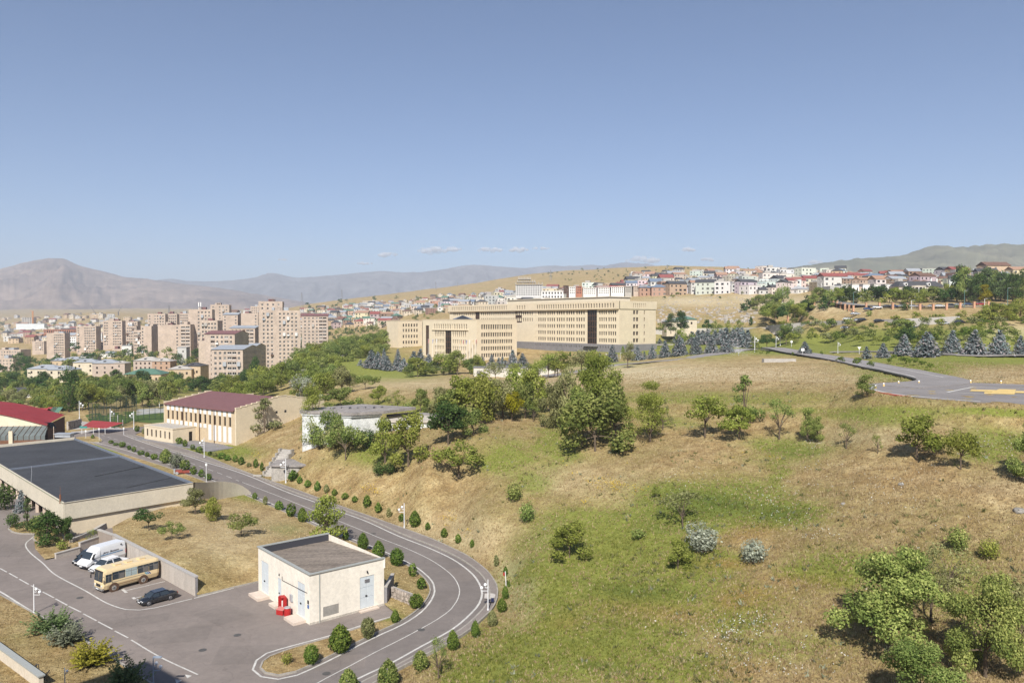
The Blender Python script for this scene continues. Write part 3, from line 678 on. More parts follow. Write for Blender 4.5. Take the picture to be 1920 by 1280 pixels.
def roofslab(mb, x0, x1, y0, y1, z, par=.5, t=.3, m=0, top=1):
    mb.quad((x0, y0, z-.02), (x1, y0, z-.02), (x1, y1, z-.02), (x0, y1, z-.02), top)
    for a in ((x0, x1, y0, y0+t), (x0, x1, y1-t, y1), (x0, x0+t, y0+t, y1-t), (x1-t, x1, y0+t, y1-t)): mb.box(a[0], a[1], a[2], a[3], z-.01, z+par, m)

# ------------------------------------------------------------------ the long stone office block on the plateau (three connected blocks)
PHI = math.atan2(.611, .791)
LAB = 'golden stone office block'
def long_block():
    t = thing('office_building', 'longest golden stone office block with a dark vertical glass bay and a projecting attic storey', 'office building', (52, 380, 0), PHI)
    W, L = 26.0, 150.0; zt, zp, zg = 40.1, 18.9, 10.0
    # rows of the five floors and the attic
    fl = [20.0 + 3.45*i for i in range(5)]
    rowz = [(z - .1, z + 1.75) for z in fl]; attic = (37.0, 39.1)
    DO, DU = (0, L), (0, -1)                       # long face, u measured from the far end
    def T(t0, t1): return L - t1, L - t0
    ops = []
    u0, u1 = T(2, 14.5)
    for k in range(2): 
        a, b = T(2 + 6.4*k, 2 + 6.4*k + 5.9); ops += gridops(a, b, 4, 1.05, rowz)
    for k in range(5):
        a, b = T(24.3 + 7.7*k, 24.3 + 7.7*k + 7.0); ops += gridops(a, b, 4, 1.2, rowz)
    ops += gridops(*T(63.2, 64.2), 1, .5, rowz)
    a, b = T(66, 116); ops += gridops(a, b, 26, 1.05, rowz[3:])
    a, b = T(122, 146); ops += gridops(a, b, 12, 1.05, rowz[3:])
    bay = (*T(15.6, 22.6), 18.9, 36.0); bay2 = (*T(76, 82), 29.5, 35.9); bay3 = (*T(117, 121.5), 30, 35.9)
    mb = MB(); facade(mb, DO, DU, L, zp, 36.2, ops + [bay, bay2, bay3], .45)
    mb.build('wall', M_TUFF2, t)
    windows(t, DO, DU, ops, .45)
    for bb, nn in ((bay, 6), (bay2, 2), (bay3, 2)):
        g = MB(); n_ = 4
        y0, y1 = L - bb[1], L - bb[0]
        g.quad((.4, y0, bb[2]), (.4, y1, bb[2]), (.4, y1, bb[3]), (.4, y0, bb[3]), 0)
        for i in range(n_ + 1): yy = y0 + (y1-y0-.15) * i / n_; g.box(.15, .42, yy, yy+.15, bb[2], bb[3], 1)
        for i in range(nn + 1): zz = bb[2] + (bb[3]-bb[2]-.3)*i/nn; g.box(.2, .41, y0+.15, y1-.15, zz, zz+.3, 1)
        g.build('glass_bay', [M_GLASS, M_FRAME_B], t)
    # projecting attic
    aops = gridops(L-62, L-2, 31, .95, [attic]) + gridops(L-80, L-71, 4, .95, [attic]) + gridops(4, L-88, 28, .95, [attic])
    mb = MB(); O2 = (-1.2, L); facade(mb, O2, DU, L + 0, 36.2, zt, aops, .5)
    mb.quad((-1.2, 0, 36.2), (-1.2, L, 36.2), (0, L, 36.2), (0, 0, 36.2), 0)
    mb.quad((-1.2, 0, 36.2), (0, 0, 36.2), (0, 0, zt), (-1.2, 0, zt), 0)
    mb.build('attic_wall', M_TUFF, t); windows(t, O2, DU, aops, .5)
    # end wall towards the right
    eo = gridops(9.4, 13.6, 2, 1.6, rowz[:]) + gridops(17, 18.4, 1, .8, [(a+.0, b) for a, b in rowz])
    ea = gridops(9.0, 18.6, 7, .6, [attic])
    mb = MB(); facade(mb, (0, 0), (1, 0), W, zp, 36.2, eo, .45); mb.build('end_wall', M_TUFF, t); windows(t, (0, 0), (1, 0), eo, .45, 'b')
    mb = MB(); facade(mb, (0, -.35), (1, 0), W + .35, 36.2, zt, ea, .5)
    mb.quad((0, -.35, 36.2), (W+.35, -.35, 36.2), (W+.35, 0, 36.2), (0, 0, 36.2)); mb.box(W, W+.35, 0, L, 36.2, zt)
    mb.build('end_attic_wall', M_TUFF, t); windows(t, (0, -.35), (1, 0), ea, .5)
    mb = MB(); mb.quad((W, 0, zg), (W, L, zg), (W, L, 36.2), (W, 0, 36.2)); mb.quad((0, L, zg), (W, L, zg), (W, L, zt), (0, L, zt)); mb.build('rear_wall', M_TUFF, t)
    pops = gridops(L - 64, L - 2, 32, .6, [(16.9, 18.0)])
    mb = MB(); facade(mb, (-.5, L), (0, -1), L, zg, zp, pops, .3); mb.quad((-.5, 0, zp), (0, 0, zp), (0, L, zp), (-.5, L, zp)); mb.box(-.5, W+.4, -.5, 0, zg, zp)
    mb.box(-2.2, -.5, 14, 23.5, 17.6, 18.7)
    mb.build('plinth', M_GREYST, t)
    mb = MB(); mb.quad((-1.2, 0, zt), (W, 0, zt), (W, L, zt), (-1.2, L, zt), 0)
    mb.build('roof', M_ROOFG, t)
    mb = MB(); mb.box(5, 20, 12, 96, zt+.02, zt+2.3, 0); mb.box(4.4, 20.6, 11.4, 96.6, zt+2.3, zt+2.6, 0)
    mb.build('roof_storey', M_TUFF2, t)
    return t
long_block()
def front_block():
    t = thing('office_building', 'lower golden stone office block with a dark glass portal behind the flagpoles', 'office building', (-17.3, 385, 0), PHI)
    W, L = 25.0, 51.0; zt, zb = 30.8, 8.0
    rowz = [(z, z+1.9) for z in (12.2, 15.6, 19.0, 22.4)]; top = (26.3, 28.8)
    DO, DU = (0, L), (0, -1)
    def T(a, b): return L-b, L-a
    ops = gridops(*T(8, 40), 15, 1.15, [top]) + gridops(*T(9, 22), 7, 1.05, rowz) + gridops(*T(29.5, 39), 6, 1.05, rowz)
    ops += gridops(*T(9, 22), 7, .85, [(24.3, 25.5)]) + gridops(*T(29.5, 39), 6, .85, [(24.3, 25.5)])
    bay = (*T(22.8, 28.6), 13.4, 25.5); bay2 = (*T(44.5, 48), 12.0, 28.0)
    mb = MB(); facade(mb, DO, DU, L, zb, zt, ops + [bay, bay2], .55); 
    mb.box(-.5, 0, 7, 41, 25.6, 26.1)
    mb.build('wall', M_TUFF2, t); windows(t, DO, DU, ops, .55)
    for bb, nn in ((bay, 4), (bay2, 5)):
        g = MB(); y0, y1 = L-bb[1], L-bb[0]; g.quad((.5, y0, bb[2]), (.5, y1, bb[2]), (.5, y1, bb[3]), (.5, y0, bb[3]), 0)
        for i in range(4): yy = y0 + (y1-y0-.15)*i/3; g.box(.25, .52, yy, yy+.15, bb[2], bb[3], 1)
        for i in range(nn+1): zz = bb[2] + (bb[3]-bb[2]-.3)*i/nn; g.box(.3, .51, y0+.15, y1-.15, zz, zz+.3, 1)
        g.build('glass_bay', [M_GLASS, M_FRAME_B], t)
    ro = gridops(2.6, 22.2, 14, 1.0, [(26.3, 28.6)] + [(22.6, 24.6), (19.2, 21.1), (15.8, 17.7), (12.4, 14.3)])
    mb = MB(); facade(mb, (0, 0), (1, 0), W, zb, zt, ro, .5); mb.build('side_wall', M_TUFF, t); windows(t, (0, 0), (1, 0), ro, .5)
    mb = MB(); mb.quad((W, 0, zb), (W, L, zb), (W, L, zt), (W, 0, zt)); mb.quad((0, L, zb), (W, L, zb), (W, L, zt), (0, L, zt)); mb.build('rear_wall', M_TUFF, t)
    mb = MB(); roofslab(mb, 0, W, 0, L, zt-.2, .6); mb.build('roof', [M_TUFF, M_ROOFG], t)
    # connecting wing towards the long block
    mb = MB(); wo = gridops(26, 37, 6, .8, [(z, z+1.9) for z in (12.4, 15.8, 19.2, 22.6, 26.1)]); facade(mb, (0, 22), (1, 0), 40, zb, zt-.5, wo, .45)
    mb.box(25, 40, 22.6, 46, zt-.9, zt-.5); mb.build('link_wall', M_TUFF, t); windows(t, (0, 22), (1, 0), wo, .45)
    mb = MB(); mb.box(29, 38, 18.6, 21.9, 9, 13.2, 0); mb.box(28.6, 38.4, 18.2, 22, 13.2, 13.7, 1); mb.build('entrance_porch', [M_PINK, M_TUFF2], t)
    mb = MB(); c = (12, 30); n = 8
    for i in range(n):
        a, b = 2*math.pi*i/n, 2*math.pi*(i+1)/n
        mb.poly([(c[0]+5*math.cos(a), c[1]+8*math.sin(a), zt+.3), (c[0]+5*math.cos(b), c[1]+8*math.sin(b), zt+.3), (c[0], c[1], zt+2.6)])
    mb.build('skylight', [M_GLASS], t)
    return t
front_block()
def annex_block():
    t = thing('office_building', 'plain stone annex with six columns of square windows left of the offices', 'office building', (-54.5, 476, 0), PHI)
    W0 = 16.5; zt, zb = 30.6, 5.0
    ops = gridops(6.2, 17.4, 6, 1.0, [(z, z+1.8) for z in (9.7, 13.25, 16.8, 20.35, 23.9, 27.0)][0:6])
    ops = [(a - 0, b, c, d) for a, b, c, d in ops]
    # front face runs from x = -W0 to 0
    mb = MB(); O = (-W0, 0); oo = [(a - 3.6, b - 3.6, c, d) for a, b, c, d in ops]
    facade(mb, O, (1, 0), W0, zb, zt, oo, .4); mb.build('wall', M_TUFF, t); windows(t, O, (1, 0), oo, .4, 'b')
    mb = MB(); mb.quad((-W0, 14, zb), (-W0, 0, zb), (-W0, 0, zt), (-W0, 14, zt)); mb.quad((0, 0, zb), (0, 14, zb), (0, 14, zt), (0, 0, zt)); mb.build('side_wall', M_TUFF, t)
    mb = MB(); roofslab(mb, -W0, 0, 0, 14, zt-.3, .6); mb.build('roof', [M_TUFF, M_ROOFG], t)
    g = MB(); g.box(.02, 3.2, 1.2, 8, zb, zt-.8, 0)
    for i in range(4): g.box(.0 + .9*i+.05, .15 + .9*i, 1.05, 1.2, zb, zt-.8, 1)
    g.build('glass_bay', [M_GLASS, M_FRAME_B], t)
annex_block()
# flagpoles with hanging flags before the portal
FLC = [(.40,.10,.10), (.12,.15,.35), (.6,.6,.6), (.5,.33,.12)]
def flagpole(p, i):
    t = thing('flagpole', ['flagpole with a red flag', 'flagpole with a blue flag', 'flagpole with a white flag', 'flagpole with an orange flag'][i % 4] + ' before the portal of the lower office block', 'flagpole', p, group='flagpoles in front of the offices')
    mb = MB(); mb.tube((0,0,0), (0,0,11), .09, .05, 6); mb.ball((0,0,11.05), .12, 6); mb.build('pole', M_WHITE, t)
    mb = MB(); rows = 5
    for k in range(rows):
        z1 = 10.7 - k*.4; z0 = z1-.4; a = .5 - .05*k; mb.quad((.06, 0, z0), (a-.1, .12*math.sin(k), z0), (a, .12*math.sin(k+1), z1), (.06, 0, z1))
    mb.build('flag', mat('flag_cloth_%s' % 'abcd'[i % 4], FLC[i % 4], .8, 0), t)
for i, px in enumerate([803, 811, 818, 862, 868, 874, 880, 886, 892]):
    d = 402 if px < 830 else 384
    p = P(px, 668, d); flagpole((p.x, p.y, h(p.x, p.y)), i)

# ------------------------------------------------------------------ sports hall with the maroon roof
def sports_hall():
    A, B_ = F(311, 817), F(441, 837.5); U = (B_ - A); W = math.hypot(U.x, U.y); ang = math.atan2(U.y, U.x)
    t = thing('sports_hall', 'two-storey hall with a maroon pitched roof and white and tan striped front', 'sports hall', (A.x, A.y, 0), ang)
    ze, zr, L = 8.7, 10.9, 27.0
    ops = []; s = W / 14.6
    for i in range(14):
        u = .9 + s*i; ops.append((u, u + .85, 4.7, 6.9))
    mb = MB(); facade(mb, (0, 0), (1, 0), W, .0, ze, ops, .22, 0); mb.build('front_wall', mat('hall_tan_stone', (.56,.44,.29), .9, .08, 1.2, 6), t)
    windows(t, (0, 0), (1, 0), ops, .22, 'b')
    # white pilaster panels between the windows, above and below
    for i in range(14):
        u = .9 + s*i; a, b = u - .16, u + 1.01
        for z0, z1 in ((7.05, ze-.1), (.75, 4.55)):
            if z0 < 1 and i < 9: z0 = 3.6
            p = MB(); p.box(a, b, -.07, 0, z0, z1); p.build('white_panel', M_WHITE, t)
    for i in (3.5, 7.0, 10.05):
        p = MB(); p.tube((.9 + s*i + .2, -.16, 0.2), (.9 + s*i + .2, -.16, ze), .09); p.build('downpipe', M_FRAME_B, t)
    mb = MB(); mb.box(-.35, 0, -.3, L, 0, ze+.5); mb.build('left_end_wall', M_TUFF, t)
    # right end wall with stepped parapet
    mb = MB(); n = 9; prof = []
    for i in range(n):
        y0, y1 = L/2*i/n, L/2*(i+1)/n; z = ze + .55 + (zr-ze) * (i+.0)/n
        mb.box(W, W+.4, y0, y1, -1, z); mb.box(W-.08, W+.48, y0, y1+.05, z, z+.16)
        mb.box(W, W+.4, L-y1, L-y0, -1, z); mb.box(W-.08, W+.48, L-y1-.05, L-y0, z, z+.16)
    mb.box(W+.4, W+.43, L*.42, L*.42+.6, 7.0, 7.6, 1); mb.box(W+.4, W+.43, L*.52, L*.52+.6, 7.0, 7.6, 1)
    mb.build('right_end_wall', [M_TUFF, M_DARK], t)
    mb = MB(); n = 7
    for i in range(n):
        y0, y1 = L/2*i/n, L/2*(i+1)/n; z = ze + .45 + (zr-ze)*i/n; mb.box(-.42, .05, y0, y1, ze, z)
    mb.build('left_parapet', M_TUFF, t)
    mb = MB(); mb.quad((0, L, 0), (W, L, 0), (W, L, ze), (0, L, ze)); mb.build('rear_wall', M_TUFF, t)
    nb = 30; 
    r = MB(); r.quad((.05, -.45, ze-.05), (W, -.45, ze-.05), (W, L/2, zr), (.05, L/2, zr)); r.quad((.05, L/2, zr), (W, L/2, zr), (W, L+.4, ze-.1), (.05, L+.4, ze-.1)); r.box(.05, W, -.5, -.45, ze-.3, ze, 0)
    for i in range(nb + 1):
        x = .1 + (W-.2)*i/nb
        r.poly([(x-.03, -.45, ze+.01), (x+.03, -.45, ze+.01), (x+.03, L/2, zr+.06), (x-.03, L/2, zr+.06)])
    r.build('roof', M_MAROON, t)
    # low entrance block
    x0, x1, dp, zz = .7, 16.6, 6.2, 3.5
    lo = [(1.1 + 2.05*i + .0, 1.1 + 2.05*i + .75, 1.0, 2.8) for i in range(6)]
    e = MB(); facade(e, (x0, -dp), (1, 0), 13.2, 0, zz, lo, .2); facade(e, (x0+13.2, -dp), (0, 1), dp, 0, zz, [(4.3, 5.3, 0.05, 2.5)], .2); e.quad((x0, 0, 0), (x0, -dp, 0), (x0, -dp, zz), (x0, 0, zz)); e.box(x0-.1, x0+13.3, -dp-.1, -dp+.1, zz, zz+.25); e.box(x0+13.1, x0+13.3, -dp+.1, -.01, zz, zz+.25); e.box(x0-.1, x0+.1, -dp+.1, -.01, zz, zz+.25)
    ent = e.build('entrance_block', M_TUFF, t)
    windows(ent, (x0, -dp), (1, 0), lo, .2, 'b'); windows(ent, (x0+13.2, -dp), (0, 1), [(4.3, 5.3, .05, 2.5)], .2, 'b', 'door')
    q = MB(); q.quad((x0+.1, -dp+.1, zz+.05), (x0+13.1, -dp+.1, zz+.05), (x0+13.1, 0, zz+.05), (x0+.1, 0, zz+.05)); q.build('flat_roof', M_CONC, ent)
    f = MB(); f.box(-1.5, W+1.4, -dp-1.6, -.02, -.1, .14); f.build('plinth_paving', M_GREYST, t)
sports_hall()

# ------------------------------------------------------------------ long low building with the flat dark roof, left
def flat_building():
    C0 = F(118, 1003.5); zt = 4.75
    def R_(x, y, z=zt): return F(x, y, z)
    # roof outline on the parapet level
    c0, c1, c2, c3 = R_(118, 943), R_(0, 871.5), R_(127, 823), R_(362, 905)
    t = thing('flat_roofed_building', 'long low building with a dark felt flat roof and cream fascia left of the road', 'building', (c0.x, c0.y, 0))
    o = Vector((c0.x, c0.y, 0))
    u = (c3 - c0); u.z = 0; Lx = u.length; u.normalize(); v = Vector((-u.y, u.x, 0)); 
    Ly = 64.0
    # real direction of the left edge
    e = (c1 - c0); e.z = 0; e.normalize()
    v = e
    def W_(a, b, z): p = u*a + v*b; return (p.x, p.y, z)
    Lx = (c3 - c0).length
    # far right corner seen at (127,823)/(235..) : keep the roof a parallelogram clipped at the back
    far = R_(118, 824) - c0; far.z = 0
    M2 = Matrix(((u.x, v.x), (u.y, v.y))).inverted(); fb = M2 @ Vector((far.x, far.y)); Ly = fb.y
    M_FELT = mat('black_roof_felt', (.062, .064, .070), .8, .22, .18, 2.2)
    M_CREAM = mat('cream_render', (.60, .54, .43), .88, .08, .6, 4)
    mb = MB(); mb.poly([W_(.3, .3, zt-.25), W_(Lx, .3, zt-.25), W_(Lx, Ly, zt-.25), W_(.3, Ly, zt-.25)])
    rf = mb.build('roof', M_FELT, t)
    # seams of the felt
    s = MB()
    for k in range(1, 26):
        b = .3 + (Ly-.3)*k/26
        s.poly([W_(.3, b, zt-.245), W_(Lx, b, zt-.245), W_(Lx, b+.05, zt-.245), W_(.3, b+.05, zt-.245)])
    s.build('felt_seams', mat('felt_seam', (.045, .047, .052), .75, 0), rf, kind='stuff')
    def barw(a0, b0, a1, b1, w, z0, z1, name, m, par=t):
        p, q = Vector(W_(a0, b0, 0)), Vector(W_(a1, b1, 0)); d = (q-p).normalized(); n_ = Vector((d.y, -d.x, 0))*w/2
        k = MB(); k.prism([p+n_, q+n_, q-n_, p-n_], z0, z1); return k.build(name, m, par)
    yb = Ly * .54
    barw(.4, yb, Lx, yb, .35, zt-.25, zt+.02, 'roof_rib', mat('blue_grey_flashing', (.16, .18, .22), .6, .1, 1))
    barw(Lx, .4, Lx, Ly, .35, zt-.25, zt+.05, 'roof_edge_flashing', mat('blue_grey_flashing', (.16, .18, .22), .6, .1, 1))
    barw(Lx*.5, Ly*.28, Lx, Ly*.33, .12, zt-.25, zt-.15, 'roof_seam_batten', M_FELT); barw(Lx*.55, Ly*.08, Lx*.98, Ly*.12, .12, zt-.25, zt-.17, 'roof_seam_batten', M_FELT)
    # fascias: front-right side and left side
    def fascia(p0, p1, name, z0=2.35):
        k = MB(); d = (p1-p0).normalized(); n_ = Vector((d.y, -d.x, 0)); k.prism([p0, p1, p1 - n_*.3, p0 - n_*.3], z0, zt); return k.build(name, M_CREAM, t)
    A0 = Vector(W_(0, 0, 0)); A1 = Vector(W_(Lx, 0, 0)); Bn = Vector(W_(0, Ly, 0))
    far_l = Vector(W_(0, Ly*1.0, 0))
    fascia(A0, A1, 'front_fascia'); 
    k = MB(); d = (far_l - A0).normalized(); n_ = Vector((d.y, -d.x, 0)); k.prism([A0 - Vector((0,0,0)), far_l, far_l + n_*.3, A0 + n_*.3], 2.35, zt); k.build('left_fascia', M_CREAM, t)
    barw(-.05, 0, -.05, Ly, .12, zt, zt+.04, 'coping', mat('olive_coping', (.30, .30, .20), .7, 0)); barw(0, -.05, Lx, -.05, .12, zt, zt+.04, 'coping', M_CREAM)
    # curved tail of the fascia sweeping down beside the road
    w0_, w1_ = R_(362, 905), F(469, 925); tl = []
    for f_, py_ in ((0, 905), (.25, 905), (.5, 903.5), (.72, 905), (.88, 912), (1, 924)):
        q_ = w0_.lerp(w1_, f_); sdv = Vector((w1_.y - w0_.y, w0_.x - w1_.x, 0)).normalized() * (-1.2 * math.sin(f_ * math.pi)); q_ = q_ + sdv
        q_.z = 30 - (py_ - 603) * q_.y / FOC; tl.append(q_ - o)
    tail = smooth_line(tl, 1.0)
    k = MB(); Nn2 = offsets(tail)
    for i, (p, nn) in enumerate(zip(tail, Nn2)):
        w = nn * .3; zl = max(0, p.z - 2.4 + 2.0*i/len(tail)) if i else p.z-2.4
        k.v += [(p.x, p.y, p.z), (p.x+w.x, p.y+w.y, p.z), (p.x, p.y, max(-.05, 2.3 - 4.2*i/len(tail))), (p.x+w.x, p.y+w.y, max(-.05, 2.3 - 4.2*i/len(tail)))]
        if i:
            a = 4*i-4; k.f += [(a, a+1, a+5, a+4), (a+1, a+3, a+7, a+5), (a, a+4, a+6, a+2), (a+2, a+6, a+7, a+3)]; k.m += [0]*4
    k.build('curved_wing_wall', M_CREAM, t)
    # wall under the front fascia, set back
    k = MB(); q0 = Vector(W_(1.0, .35, 0)); q1 = Vector(W_(Lx-1, .35, 0)); k.quad((q0.x,q0.y,0), (q1.x,q1.y,0), (q1.x,q1.y,2.4), (q0.x,q0.y,2.4)); k.build('front_wall', M_TUFF, t)
    k = MB(); k.poly([W_(0, 0, 2.36), W_(Lx, 0, 2.36), W_(Lx, 1.2, 2.36), W_(0, Ly, 2.36)]); k.build('soffit', M_FELT, t)
    # left side: glazed bays between piers
    nb = 14; 
    for i in range(nb):
        b = 1.2 + (Ly-3)*i/nb
        k = MB(); p = Vector(W_(1.1, b, 0)); k.box(p.x-.25, p.x+.25, p.y-.25, p.y+.25, 0, 2.36); k.build('pier', M_PINK, t)
        k = MB(); p = Vector(W_(1.6, b+.6, 0)); q = Vector(W_(1.6, b + (Ly-3)/nb - .4, 0)); k.quad((p.x,p.y,0), (q.x,q.y,0), (q.x,q.y,2.3), (p.x,p.y,2.3)); k.build('bay_panel', M_CREAM if i % 3 else M_FRAME, t)
    # back parapet
    k = MB(); p, q = Vector(W_(0, Ly, 0)), Vector(W_(Lx, Ly, 0)); n_ = Vector((0, .4, 0)); k.prism([p, q, q+n_, p+n_], 0, zt+.25); k.build('rear_parapet', M_CREAM, t)
    k = MB(); p, q = Vector(W_(Lx, .4, 0)), Vector(W_(Lx, Ly, 0)); k.quad((p.x,p.y,0), (q.x,q.y,0), (q.x,q.y,zt-.2), (p.x,p.y,zt-.2)); k.build('right_wall', M_CREAM, t)
    # antenna and vent pipe
    p = R_(113, 940) - o
    k = MB(); k.tube((p.x, p.y, zt-.25), (p.x, p.y, zt+1.0), .12, .12, 6); k.tube((p.x, p.y, zt+1), (p.x+.02, p.y, zt+2.1), .025, .02, 5); k.build('vent_pipe', mat('rusty_metal', (.22, .10, .06), .8, .2, 6), t)
    p = R_(58, 903) - o
    k = MB(); k.tube((p.x, p.y, zt-.2), (p.x+.15, p.y, zt+1.6), .03, .03, 5); k.tube((p.x+.15, p.y, zt+1.6), (p.x+.1, p.y, zt+2.5), .03, .02, 5); k.build('antenna', M_METAL, t)
    p = R_(117, 818) - o; k = MB(); k.box(p.x-1.7, p.x+1.7, p.y, p.y+1.6, zt-.2, zt+.5); k.box(p.x-1.9, p.x+1.9, p.y-.2, p.y+1.8, zt+.5, zt+.62); k.build('roof_hatch', M_METAL, t)
flat_building()

# ------------------------------------------------------------------ cream utility kiosk with blue-white doors
def kiosk():
    a, b, c = F(581.2, 1171.5), F(476.5, 1110.5), F(720.3, 1134)
    u = (c - a); Wr = u.length; u.normalize(); v = (b - a); Wl = v.length; v.normalize()
    ang = math.atan2(u.y, u.x)
    t = thing('utility_building', 'cream utility building with pale blue steel doors inside the road bend', 'utility building', (a.x, a.y, 0), ang)
    zt = 5.0
    M_C = mat('cream_plaster', (.79, .73, .63), .9, .09, .5, 3, stretch=(1,1,.35)); M_D = mat('pale_blue_door_paint', (.56, .60, .62), .55, .05, 2)
    L = Wl; W = Wr
    dF = (W*.66, W*.66 + 1.72, .25, 3.55)
    vent = (W*.17, W*.17 + 1.75, .45, 1.45)
    mb = MB(); facade(mb, (0,0), (1,0), W, 0, zt, [dF, vent], .12); mb.build('front_wall', M_C, t)
    def door(par, O, U, o, leaves, name='door', vent_=True):
        d = MB(); w, hh = o[1]-o[0], o[3]-o[2]
        d.quad((0,0,0), (w,0,0), (w,0,hh), (0,0,hh), 0)
        for i in range(leaves):
            x0, x1 = w*i/leaves + .04, w*(i+1)/leaves - .04
            for z0, z1 in ((.06, hh*.32), (hh*.34, hh*.64), (hh*.66, hh-.06)): d.box(x0, x1, -.03, 0, z0, z1, 0)
        nx, ny = U[1], -U[0]; ang2 = math.atan2(U[1], U[0])
        e = d.build(name, M_D, par, loc=(O[0]+U[0]*o[0]-nx*.08, O[1]+U[1]*o[0]-ny*.08, o[2]), rz=ang2)
        k = MB(); k.box(w*.5-.22, w*.5-.02, -.10, -.03, hh*.36, hh*.40); k.build('handle', M_DARK, e)
        if vent_:
            for i in range(4):
                k = MB(); k.box(w*.5-.28, w*.5+.28, -.09, -.035, hh*.80+.09*i, hh*.80+.09*i+.05); k.build('slat', M_GREYST, e)
        return e
    door(t, (0,0), (1,0), dF, 2)
    g = MB(); g.quad((vent[0], .1, vent[2]), (vent[1], .1, vent[2]), (vent[1], .1, vent[3]), (vent[0], .1, vent[3])); vg = g.build('vent_grille', mat('vent_grey', (.42, .41, .38), .7, .15, 8), t)
    for i in range(9):
        k = MB(); z = vent[2] + .05 + i*.105; k.box(vent[0]+.03, vent[1]-.03, .03, .09, z, z+.055); k.build('slat', M_CONC, vg)
    # left face (x = 0), u from the far end
    dl = [(L*.06, L*.06 + 2.0, .3, 3.75), (L*.40, L*.40 + .95, .3, 2.9), (L*.775, L*.775 + 1.75, .3, 3.75)]
    mb = MB(); facade(mb, (0, L), (0, -1), L, 0, zt, dl, .12); mb.build('left_wall', M_C, t)
    for i, o in enumerate(dl): door(t, (0, L), (0, -1), o, 1 if i == 1 else 2, vent_=False)
    for (u0, u1, w0, w1) in dl:
        k = MB(); k.box(-1.35 if u1-u0 > 1.2 else -.9, -.01, L-u1-.25, L-u0+.25, 0.0, .28); k.build('door_step', mat('pinkish_concrete', (.60, .50, .42), .9, .1, 2), t)
    k = MB(); k.box(dF[0]-.15, dF[1]+.3, -.5, -.01, 0, .14); k.build('door_step', mat('pinkish_concrete', (.60, .50, .42), .9, .1, 2), t)
    mb = MB(); mb.quad((W,0,0), (W,L,0), (W,L,zt), (W,0,zt)); mb.quad((W,L,0), (0,L,0), (0,L,zt), (W,L,zt)); mb.build('rear_wall', M_C, t)
    # grey metal coping round three sides, tall parapet upstand at the back-left
    CP_ = mat('grey_coping', (.34, .35, .33), .5, .05, 3)
    k = MB(); k.box(-.12, .22, -.12, L+.1, zt, zt+.10); k.box(.22, W+.1, -.12, .2, zt, zt+.10); k.box(.22, W+.1, L-.22, L+.1, zt, zt+.1); k.build('coping', CP_, t)
    # roof falls towards the back-right, of ribbed felt strips
    r = MB(); n = 22; zA, zB = zt-.02, zt-.75
    r.quad((.22, .2, zt-.12), (W-.0, .2, zt-.12), (W, L-.22, zt-.75), (.22, L-.22, zt-.75))
    for i in range(n):
        x = .22 + (W-.25)*i/n
        r.poly([(x, .2, zt-.10), (x+.07, .2, zt-.10), (x+.07, L-.22, zt-.73), (x, L-.22, zt-.73)])
    r.build('roof', mat('brown_slatted_roof', (.27, .225, .185), .85, .28, .5, 3.0, stretch=(.35, 2.6, 1)), t)
    k = MB(); k.quad((.22, L-.24, zt-.75), (W, L-.24, zt-.75), (W, L-.24, zt), (.22, L-.24, zt)); k.quad((.24, .2, zt-.12), (.24, L-.24, zt-.75), (.24, L-.24, zt), (.24, .2, zt)); k.build('parapet_lining', mat('bitumen', (.05, .05, .06), .7, 0), t)
    for x_, y_, z_, U_ in ((W*.66+.85, -.02, 3.95, 0), (-.02, L - (L*.40+.5), 3.25, 1)):
        k = MB(); k.ball((x_, y_-.06 if not U_ else y_, z_), .1, 6); k.box(x_-.06, x_+.06, y_-.04, y_+.02, z_, z_+.16); k.build('wall_lamp', M_DARK, t)
    k = MB(); k.box(-.05, -.01, .18, .46, 2.05, 2.4); k.build('dark_notice', M_DARK, t)
    k = MB(); k.box(-.05, -.01, .18, .46, 1.6, 1.95); k.build('blue_notice', M_BLUE, t)
    k = MB(); k.box(W-.02, W+.06, -.12, .05, zt-1.0, zt); k.build('corner_flashing', M_WHITE, t)
    k = MB(); k.tube((W*.12,-.06,0), (W*.12,-.06,zt-.1), .045, .045, 6); k.build('downpipe', CP_, t); k = MB(); k.tube((-.05,L*.5,2.9), (-.05,L*.04,3.1), .025, .025, 5); k.tube((-.05,L*.5,2.9), (-.05,L*.5,3.3), .025, .025, 5); k.build('cable', M_DARK, t); k = MB(); k.box(-.16,-.01,L*.30,L*.30+.5,1.3,2.0); k.build('meter_box', M_METAL, t)
    k = MB(); k.box(-.03,W+.03,-.03,-.005,0,.22); k.box(-.03,-.005,0,L,0,.0+.05); k.build('stained_skirting', mat('damp_plaster', (.52,.47,.40), .95, .2, 1.5, 6), t)
    return t, a, u, v, W, L
K_ = kiosk()
